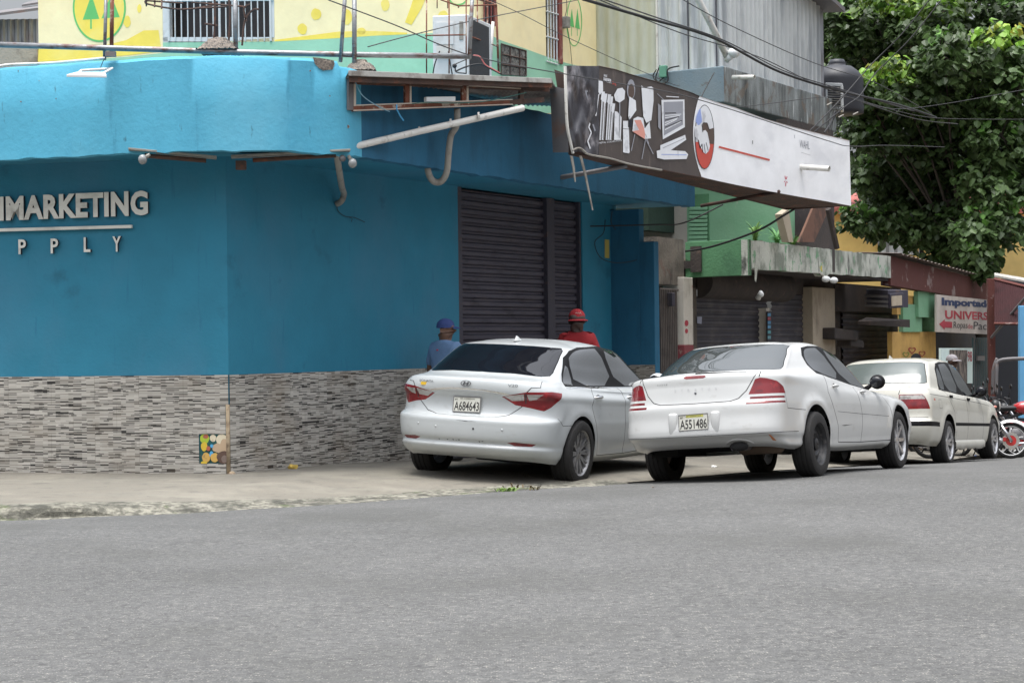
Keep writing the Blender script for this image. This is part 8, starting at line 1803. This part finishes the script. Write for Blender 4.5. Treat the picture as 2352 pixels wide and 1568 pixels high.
# ================================================================ people
def skinmesh(name, nodes, edges, mat, parent, sub=2, root=0, org=None):
    me = bpy.data.meshes.new(name); me.from_pydata([n[0] for n in nodes], edges, []); o = bpy.data.objects.new(name, me); COL.objects.link(o); o.parent = parent; me.materials.append(mat)
    sk = o.modifiers.new('skin', 'SKIN'); sk.use_smooth_shade = True
    if not me.skin_vertices: me.attributes.new
    bm = bmesh.new(); bm.from_mesh(me); lay = bm.verts.layers.skin.verify(); bm.verts.ensure_lookup_table()
    for i, n in enumerate(nodes):
        r = n[1]; bm.verts[i][lay].radius = r if isinstance(r, tuple) else (r, r); bm.verts[i][lay].use_root = (i == root)
    bm.to_mesh(me); bm.free(); sb = o.modifiers.new('subsurf', 'SUBSURF'); sb.levels = sub; sb.render_levels = sub; ORG[o.name] = (0, 0, 0); return o
def person(label, X, Y, z, h, yaw, skin, shirt, trouser, capc, pose, headturn=0, nod=0, capmark=None, hem=None, backmark=None):
    """yaw: direction faced, degrees clockwise from straight away from the viewer"""
    t_ = thing('person', label, 'person', (0, 0, 0)); k = h / 1.75
    ms, mc, mt = M('skin', lin(*skin), .5, [(lin(*[c * .8 for c in skin]), 6, (1, 1, 1), .5, .7, .5)], subtle=.03), M('shirt_cloth', lin(*shirt), .85, [(lin(*[c * .82 for c in shirt]), 4, (1, 1, 1), .48, .66, .6)], .3, 30), M('trouser_cloth', lin(*trouser), .9)
    # local frame : x right, y forward
    a0, a1 = pose
    N = []; E = []
    def nd(p, r, par=None): N.append((tuple(Vector(p) * k), (r[0] * k, r[1] * k) if isinstance(r, tuple) else r * k)); (E.append((par, len(N) - 1)) if par is not None else None); return len(N) - 1
    pel = nd((0, 0, .95), (.15, .10)); sp = nd((0, -.01, 1.12), (.135, .095), pel); ch = nd((0, -.005, 1.32), (.165, .11), sp); nb = nd((0, .0, 1.45), (.07, .065), ch); nk = nd((0, .01, 1.515), .078, nb)
    ht = radians(headturn); hd = Vector((sin(ht), cos(ht), 0)); hr = Vector((cos(ht), -sin(ht), 0))
    hb = nd(Vector((0, .02, 1.575)) + hd * .02, (.098, .108), nk); hm = nd(Vector((0, .02, 1.640)) + hd * .015, (.108, .124), hb); htp = nd(Vector((0, .015, 1.700)), (.088, .10), hm)
    nd(Vector((0, .02, 1.605)) + hd * .118, .016, hb); jaw = nd(Vector((0, .02, 1.545)) + hd * .065, .045, hb)
    for sg in (-1, 1): nd(Vector((0, .02, 1.625)) + hr * sg * .090, (.016, .028), hm)
    hands = []
    for sg, an in ((-1, a0), (1, a1)):
        s1 = nd((sg * .17, 0, 1.42), .066, ch); el = nd((sg * (.23 + an[0] * .1), -.02 + an[1] * .12, 1.12), .042, s1); wr = nd((sg * (.25 - an[2] * .22), .04 + an[3] * .3, .88 + an[4] * .3), .028, el)
        d = (Vector(N[wr][0]) - Vector(N[el][0])).normalized(); pm = nd(Vector(N[wr][0]) / k + d * .07, (.036, .018), wr); hands.append((pm, d, sg))
    for pm, d, sg in hands:
        c = Vector(N[pm][0]) / k; sv = Vector((0, 1, 0)) if abs(d.y) < .7 else Vector((1, 0, 0)); iv = Vector((-sg, 0, 0))
        for q in range(4):
            o = c + sv * (.024 - .016 * q) + d * .03; L_ = (.068, .076, .070, .054)[q]; i1 = nd(o, .009, pm); i2 = nd(o + d * L_ * .5 + iv * .008, .008, i1); nd(o + d * L_ + iv * .026, .007, i2)
        o = c + sv * .036 - d * .02; i1 = nd(o, .010, pm); nd(o + sv * .022 + d * .045 + iv * .012, .009, i1)
    for sg in (-1, 1):
        hp = nd((sg * .09, 0, .88), .088, pel); kn = nd((sg * .10, .02, .50), .058, hp); an_ = nd((sg * .10, -.02, .09), .038, kn); nd((sg * .11, .12, .035), (.04, .028), an_)
    body = skinmesh('body', N, E, ms, t_)
    # shirt
    N.clear(); E.clear()
    pel = nd((0, -.005, .93), (.185, .135)); sp = nd((0, -.01, 1.10), (.175, .13), pel); ch = nd((0, -.005, 1.31), (.215, .15), sp); cl = nd((0, 0, 1.44), (.15, .11), ch); nd((0, .005, 1.505), (.098, .088), cl)
    for sg, an in ((-1, a0), (1, a1)): s1 = nd((sg * .18, 0, 1.415), .095, ch); s2 = nd((sg * (.205 + an[0] * .06), -.01 + an[1] * .06, 1.26), .070, s1); nd((sg * (.225 + an[0] * .08), -.018 + an[1] * .1, 1.17), .064, s2)
    skinmesh('shirt', N, E, mc, t_)
    N.clear(); E.clear()
    pel = nd((0, 0, .98), (.165, .115)); 
    for sg in (-1, 1): hp = nd((sg * .095, 0, .84), .100, pel); kn = nd((sg * .10, .015, .50), .075, hp); nd((sg * .10, -.015, .08), .062, kn)
    skinmesh('trousers', N, E, mt, t_)
    for sg in (-1, 1): m = MB(); m.sphere(Vector((sg * .108, .05, .04)) * k, (.05 * k, .14 * k, .045 * k), 12, 8); m.build('shoe', MT['black'], t_, smooth=True)
    # cap : dome, bill, button
    mk = M('cap_cloth', lin(*capc), .85, bump=.2, bscale=60); c = Vector((0, .018, 1.668)) * k; m = MB(); vs = []; n1, n2 = 24, 8; rx, ry, rz = .098 * k, .114 * k, .098 * k
    for j in range(n2 + 1):
        b = (pi / 2) * j / n2
        for i in range(n1): a = 2 * pi * i / n1; q = hr * rx * sin(b + .0001) * cos(a) + hd * ry * sin(b + .0001) * sin(a) + Vector((0, 0, rz * cos(b))); vs.append(c + q)
    m.add(vs, [(j * n1 + i, (j + 1) * n1 + i, (j + 1) * n1 + (i + 1) % n1, j * n1 + (i + 1) % n1) for j in range(n2) for i in range(n1)])
    m.add([c + hr * rx * cos(a) + hd * ry * sin(a) + Vector((0, 0, -.022 * k)) for a in np.linspace(0, 2 * pi, n1 + 1)[:-1]], []); o_ = len(m.v) - n1
    for i in range(n1): m.f.append([n2 * n1 + i, o_ + i, o_ + (i + 1) % n1, n2 * n1 + (i + 1) % n1]); m.mi.append(0)
    cap = m.build('cap', mk, t_, smooth=True)
    m = MB(); vs = []
    for i in range(13):
        a = radians(-62 + 124 * i / 12)
        for r_, dz in ((.92, -.006), (1.35, -.010 - .008 * abs(sin(a))), (1.72 - .45 * abs(sin(a)) ** 2, -.026)): vs.append(c + hr * rx * r_ * sin(a) * 1.0 + hd * ry * r_ * cos(a) + Vector((0, 0, dz * k - nod * .02)))
    m.add(vs, [(3 * i + q, 3 * i + 3 + q, 3 * i + 4 + q, 3 * i + 1 + q) for i in range(12) for q in range(2)]); m.add([v - Vector((0, 0, .005)) for v in vs], [(3 * i + q, 3 * i + 3 + q, 3 * i + 4 + q, 3 * i + 1 + q) for i in range(12) for q in range(2)]); m.build('cap_bill', mk, cap, smooth=True)
    if capmark:
        m = MB(); P0 = c + hd * ry * .93 + Vector((0, 0, .03 * k)) - hr * .035 * k
        pts = [(0, 0), (.012, .02), (.02, .004), (.032, .022), (.04, .006), (.052, .02), (.07, .012)]
        m.tube([P0 + hr * x * k + Vector((0, 0, y * k)) - hd * .010 * abs(x - .035) * 20 * k * .05 for x, y in pts], .0035, 5); m.build('cap_script', M('white_thread', lin(222, 214, 206), .7), cap)
    if hem:
        for sg in (1, -1):
            an = a1 if sg > 0 else a0; e0 = Vector((sg * (.218 + an[0] * .075), -.016 + an[1] * .09, 1.195)) * k; e1 = Vector((sg * (.228 + an[0] * .085), -.02 + an[1] * .11, 1.15)) * k; m = MB(); m.tube([e0, e1], .070 * k, 14); m.build('sleeve_band', M('orange_band', lin(*hem), .6), t_, smooth=True)
    if backmark: m = MB(); m.sphere(Vector((0.0, -.145, 1.375)) * k, (.018, .004, .010), 10, 6); m.build('neck_badge', M('badge_red', lin(*backmark), .7), t_, smooth=True)
    # eyes and mouth
    for sg in (-1, 1): m = MB(); m.sphere((Vector((0, .02, 1.636)) + hd * .092 + hr * sg * .033) * k, .0095 * k, 8, 6); m.build('eye', M('eye_white', lin(170, 164, 158), .4), body, smooth=True)
    m = MB(); m.tube([(Vector((0, .02, 1.576)) + hd * .092 + hr * x) * k for x in (-.024, 0, .024)], .0055 * k, 6); m.build('mouth', M('lip', lin(*[c_ * .7 for c_ in skin]), .6), body, smooth=True)
    t_.rotation_euler = (0, 0, -radians(yaw)); t_.location = (X, Y, z); return t_
rest = ((0, 0, 0, 0, 0), (0, 0, 0, 0, 0))
p = at(1021, 740, 20.85); person('man seen from behind in light blue shirt and blue cap, by the wall', p.x, 20.85, zg(p.x, 20.85), 1.655, 38, (112, 82, 66), (108, 138, 176), (38, 42, 58), (58, 74, 128), ((.2, .1, .4, .2, .2), (.2, .1, .5, .3, .3)), 38, backmark=(196, 60, 90))
p = at(1325, 712, 22.9); person('man in a red cap and red shirt facing the street before the dark shutter', p.x, 22.9, zg(p.x, 22.9), 1.90, 186, (74, 58, 54), (150, 34, 40), (44, 44, 52), (164, 42, 50), ((.3, .2, .2, .3, .2), (.3, .1, .1, .2, .1)), -14, 1, capmark=True, hem=(236, 122, 70))
p = at(2184, 812, 36.2); person('person in a grey cap, mostly hidden behind the cream car roof', p.x, 36.2, zg(p.x, 36.2), 1.45 + (773 - 811) / 113.3 - zg(p.x, 36.2) - .02, 120, (84, 62, 54), (84, 92, 104), (44, 44, 50), (142, 138, 142), rest, 10)
m = MB(); a = at(2052, 827, 33.5); b = at(2160, 829, 34.5)
def heap(u, v): q = a.lerp(b, u); hgt = .07 * sin(pi * min(1, u * 1.05)) ** .5 * (1 + .3 * mnoise.noise((u * 9, v * 3, 0))); return q + Vector((.0, (v - .5) * .7, hgt * sin(pi * v) - .02))
m.sheet(heap, 40, 8); a2, b2 = a.copy(), b.copy(); m.prism([(a.x, a.y - .3), (b.x, b.y - .3), (b.x, b.y + .3), (a.x, a.y + .3)], zg(a.x, a.y), min(a.z, b.z) - .0); m.build('covered_stall', M('brown_sacking', lin(132, 108, 84), .9, [(lin(84, 68, 56), 9, (1, 1, 1), .48, .6, .8)], .6, 40), label='low stall heaped with brown sacking, just showing above the cream car roof', cat='stall')
# ================================================================ motorcycles
MT['mred'] = M('glossy_red', (.42, .02, .025), .2, coat=.8)
MT['mwhite'] = M('glossy_white', lin(214, 214, 214), .3, coat=.6)
MT['mblack'] = M('satin_black', lin(30, 30, 32), .4)
MT['fork'] = M('polished_fork', (.6, .6, .62), .2, metal=.9)
def moto(label, tank, fender, px, Y, heading, lean=0.12, steer=.15):
    t_ = thing('motorcycle', label, 'motorcycle', (0, 0, 0), 'motorcycles parked beyond the cars'); R = .29
    def mwheel(x, front, rot=0):
        Rm = Matrix.Rotation(rot, 3, 'Z')
        def T(mb):
            for v in mb.v: q = Rm @ Vector(v); v.x, v.y, v.z = q.x + x, q.y, q.z + R
            return mb
        m = MB(); m.lathe([(.02, .035), (.045, .03), (.045, -.03), (.02, -.035)], (0, 0, 0), 'Y', 20); w = T(m).build('wheel', MT['fork'], t_, smooth='auto')
        m = MB(); m.lathe([(R - .055, -.03), (R - .03, -.045), (R - .006, -.028), (R, 0), (R - .006, .028), (R - .03, .045), (R - .055, .03)], (0, 0, 0), 'Y', 44); T(m).build('tyre', MT['tyre'], w, smooth=True)
        m = MB(); m.lathe([(R - .052, -.034), (R - .060, -.034), (R - .066, 0), (R - .060, .034), (R - .052, .034)], (0, 0, 0), 'Y', 44)
        for i in range(5):
            a = 2 * pi * i / 5 + .3; m.tube([(.035 * cos(a), 0, .035 * sin(a)), (.10 * cos(a + .2), 0, .10 * sin(a + .2)), ((R - .06) * cos(a), 0, (R - .06) * sin(a))], [.016, .010, .014], 6)
        T(m).build('rim', MT['mwhite'] if front else MT['mblack'], w, smooth=True)
        m = MB(); n_ = 60
        for yy in (-.052,): 
            vs = [];
            for i in range(n_):
                a = 2 * pi * i / n_; vs += [(.135 + .007 * cos(a * 14), a), (.085, a)]
            vs = [(r_ * cos(a), yy, r_ * sin(a)) for r_, a in vs]; m.add(vs, [(2 * i, 2 * i + 1, (2 * i + 3) % (2 * n_), (2 * i + 2) % (2 * n_)) for i in range(n_)])
        T(m).build('brake_disc', MT['fork'], w, fix=False)
        if front: m = MB(); m.lathe([(.03, -.05), (.088, -.050)], (0, 0, 0), 'Y', 30); T(m).build('disc_carrier', MT['mred'], w, fix=False); m = MB(); m.box((-.10, -.06, .02), (.05, .04, .07)); T(m).build('caliper', MT['mred'], w, bevel=.006)
        return w
    Lw = 1.28; mwheel(0, False); mwheel(Lw, True, steer); hd = Vector((Lw - .36, 0, .86)); ax = Vector((Lw, 0, R))
    for sg in (-1, 1):
        m = MB(); o = Vector((0, sg * .085, 0)); m.tube([ax + o, ax.lerp(hd, .42) + o], .026, 10); m.tube([ax.lerp(hd, .42) + o, hd + o], .017, 10); m.build('fork_leg', MT['fork'], t_, smooth=True)
    m = MB(); m.box(hd, (.10, .24, .03)); m.box(ax.lerp(hd, .78), (.10, .24, .03)); m.build('fork_clamp', MT['mblack'], t_, bevel=.006)
    m = MB(); vs = []
    for i in range(15):
        a = radians(20 + 125 * i / 14)
        for y, r_ in ((-.075, .30), (-.045, .345), (.045, .345), (.075, .30)): vs.append((Lw + r_ * cos(a), y, R + r_ * sin(a)))
    m.add(vs, [(4 * i + q, 4 * i + q + 1, 4 * i + q + 5, 4 * i + q + 4) for i in range(14) for q in range(3)]); m.build('front_fender', MT[fender], t_, smooth=True)
    m = MB(); bars = crpath([hd + Vector((-.12, .38, .16)), hd + Vector((-.02, .26, .17)), hd + Vector((.02, .1, .08)), hd + Vector((.02, -.1, .08)), hd + Vector((-.02, -.26, .17)), hd + Vector((-.12, -.38, .16))], 5); m.tube(bars, .012, 8); hb = m.build('handlebar', MT['mblack'], t_, smooth=True)
    for sg in (-1, 1):
        m = MB(); m.tube([hd + Vector((-.06, sg * .27, .18)), hd + Vector((-.14, sg * .38, .18))], .018, 8); m.build('grip', MT['black'], hb, smooth=True)
        m = MB(); m.tube([hd + Vector((-.05, sg * .28, .18)), hd + Vector((-.02, sg * .33, .34))], .006, 6); m.sphere(hd + Vector((-.02, sg * .35, .38)), (.018, .065, .045), 14, 8); m.build('mirror', MT['mblack'], t_, smooth=True)
        m = MB(); m.sphere(hd + Vector((.10, sg * .16, -.03)), (.04, .022, .022), 10, 6); m.build('turn_signal', MT['lensorg'], t_, smooth=True)
    m = MB(); m.sphere(hd + Vector((.13, 0, .0)), (.085, .09, .10), 18, 12); m.build('headlight', MT['mblack'], t_, smooth=True); m = MB(); m.sphere(hd + Vector((.17, 0, .0)), (.05, .072, .08), 16, 8); m.build('headlight_lens', MT['lensclr'], t_, smooth=True)
    m = MB(); m.sphere((.70, 0, .83), (.27, .14, .12), 20, 12); m.build('fuel_tank', MT[tank], t_, smooth=True)
    m = MB(); m.sphere((.22, 0, .82), (.38, .12, .055), 20, 10); m.build('seat', MT['black'], t_, smooth=True); m = MB(); m.sphere((-.10, 0, .76), (.24, .10, .08), 16, 8); m.build('tail_cowl', MT[tank], t_, smooth=True)
    m = MB(); m.tube(crpath([hd + Vector((-.03, 0, -.05)), Vector((.55, 0, .72)), Vector((.3, 0, .6)), Vector((.3, 0, .3)), Vector((.75, 0, .26)), Vector((.88, 0, .6))], 5), .025, 8); m.build('frame', MT['mblack'], t_, smooth=True)
    m = MB(); m.box((.56, 0, .42), (.30, .22, .26), mat=Matrix.Rotation(.2, 3, 'Y')); m.sphere((.45, -.1, .38), (.10, .05, .10), 14, 8); m.sphere((.45, .1, .38), (.10, .05, .10), 14, 8); m.build('engine', MT['greysteel'], t_, bevel=.015)
    m = MB(); m.tube(crpath([Vector((.72, -.06, .44)), Vector((.78, -.12, .28)), Vector((.5, -.15, .22)), Vector((.15, -.17, .28)), Vector((-.25, -.18, .36))], 5), [.02] * 14 + [.045] * 7, 10); m.build('exhaust', MT['fork'], t_, smooth=True)
    for sg in (-1, 1): m = MB(); m.tube([(-.0, sg * .12, R), (.10, sg * .13, .68)], .025, 8); m.build('shock_absorber', MT['mred'], t_, smooth=True)
    m = MB(); m.tube([(.40, .10, .22), (.32, .24, .01)], .01, 6); m.build('side_stand', MT['mblack'], t_)
    # front axle to the wanted pixel
    h = radians(heading); f = Vector((sin(h), cos(h), 0)); l = Vector((-cos(h), sin(h), 0)); up = Vector((0, 0, 1)) * cos(lean) + l * sin(lean); l2 = up.cross(f).normalized(); target = at(px[0], px[1], Y); gz = zg(target.x, target.y)
    Mx = Matrix((f, l2, up)).transposed().to_4x4(); o = target - f * Lw; o.z = gz; t_.matrix_world = Matrix.Translation(o) @ Mx; return t_
moto('motorcycle with a white front fender and scalloped brake disc, just past the cream car', 'mblack', 'mwhite', (2322, 996), 28.9, 99, .10, -.05)
moto('motorcycle with a red tank at the right edge, behind the white fendered one', 'mred', 'mwhite', (2446, 985), 30.2, 96, .08)
moto('dark motorcycle third from the road edge, mostly hidden by the cream car', 'mblack', 'mred', (2338, 960), 31.2, 98, .08)
moto('black motorcycle farthest back among the parked ones', 'mblack', 'mblack', (2285, 950), 32.4, 102, .08)
moto('black motorcycle with a red front fender, second from the right edge', 'mblack', 'mred', (2364, 968), 31.8, 92, .08)
moto('black motorcycle in the middle of the parked cluster', 'mblack', 'mblack', (2312, 948), 33.2, 100, .1)
m = MB(); m.tube(crpath([at(2288, 905, 32.8), at(2289, 850, 32.8), at(2296, 828, 32.8), at(2352, 823, 32.6), at(2400, 823, 32.5)], 5), .035, 10); m.tube(crpath([at(2279, 905, 33.0), at(2281, 850, 33.0), at(2290, 822, 33)], 5), .028, 10)
m.build('pipe_rack', MT['greysteel'], smooth=True, label='bent grey pipe rack standing behind the motorcycles', cat='rack')
# ================================================================ small things on the ground
def crumple(name, px, py, r, mat, label, cat, sd=0, flat=.5):
    c = onground(px, py); m = MB(); m.sphere(c + Vector((0, 0, r * flat * .7)), (r, r * .7, r * flat), 14, 10)
    for v in m.v: q = v - c; s_ = 1 + .45 * mnoise.noise(q * (2.2 / r) + Vector((sd, 0, 0))); v.x, v.y, v.z = c.x + q.x * s_, c.y + q.y * s_, max(c.z + .003, c.z + q.z * s_)
    return m.build(name, mat, label=label, cat=cat)
crumple('crumpled_bag', 673, 1077, .055, M('yellow_plastic', lin(206, 176, 88), .5), 'crumpled yellow bag lying at the foot of the tiled wall', 'litter', 2)
crumple('paper_scrap', 1640, 1074, .035, M('white_paper', lin(226, 226, 222), .7), 'white paper scrap under the striped lamp saloon', 'litter', 5)
crumple('bottle_cap', 2243, 1047, .04, M('blue_plastic_bit', lin(60, 96, 170), .5), 'flattened blue plastic bit beside the farthest car', 'litter', 7, .2)
for i, (x, y, r) in enumerate(((2010, 1062, .03), (1500, 1120, .015), (1212, 1093, .018), (1290, 1098, .012), (2225, 1046, .025), (2205, 1052, .022), (2290, 1036, .03))):
    crumple('pebble', x, y, r, MT['chip'], 'small pebble lying on the road by the parked cars', 'stone', 11 + i).__setitem__('group', 'pebbles by the cars')
def weed(px, py, n, hgt, col, label, sd):
    c = onground(px, py); rr = random.Random(sd); m = MB()
    for i in range(n):
        a = rr.uniform(0, 2 * pi); L_ = hgt * rr.uniform(.5, 1.1); o = c + Vector((rr.uniform(-.09, .09), rr.uniform(-.04, .04), -.003)); t1 = o + Vector((cos(a) * L_ * .5, sin(a) * L_ * .4, L_ * .6)); t2 = o + Vector((cos(a) * L_ * 1.0, sin(a) * L_ * .7, L_ * .7)); w = Vector((-sin(a), cos(a), 0)) * .006
        m.add([o - w, o + w, t1 + w * 1.6, t1 - w * 1.6, t2], [(0, 1, 2, 3), (3, 2, 4)])
    m.build('weed', M('weed_green', lin(*col), .7), label=label, cat='weed', group='weeds in the pavement edge', fix=False)
weed(1163, 1128, 40, .06, (110, 140, 62), 'low green weed tuft at the pavement edge below the nearest saloon', 1)
weed(1225, 1125, 12, .07, (104, 92, 62), 'dry brown weed sprig right of the green tuft', 2)
weed(1180, 1122, 6, .10, (96, 84, 60), 'single tall dry stalk standing in the green tuft', 3)
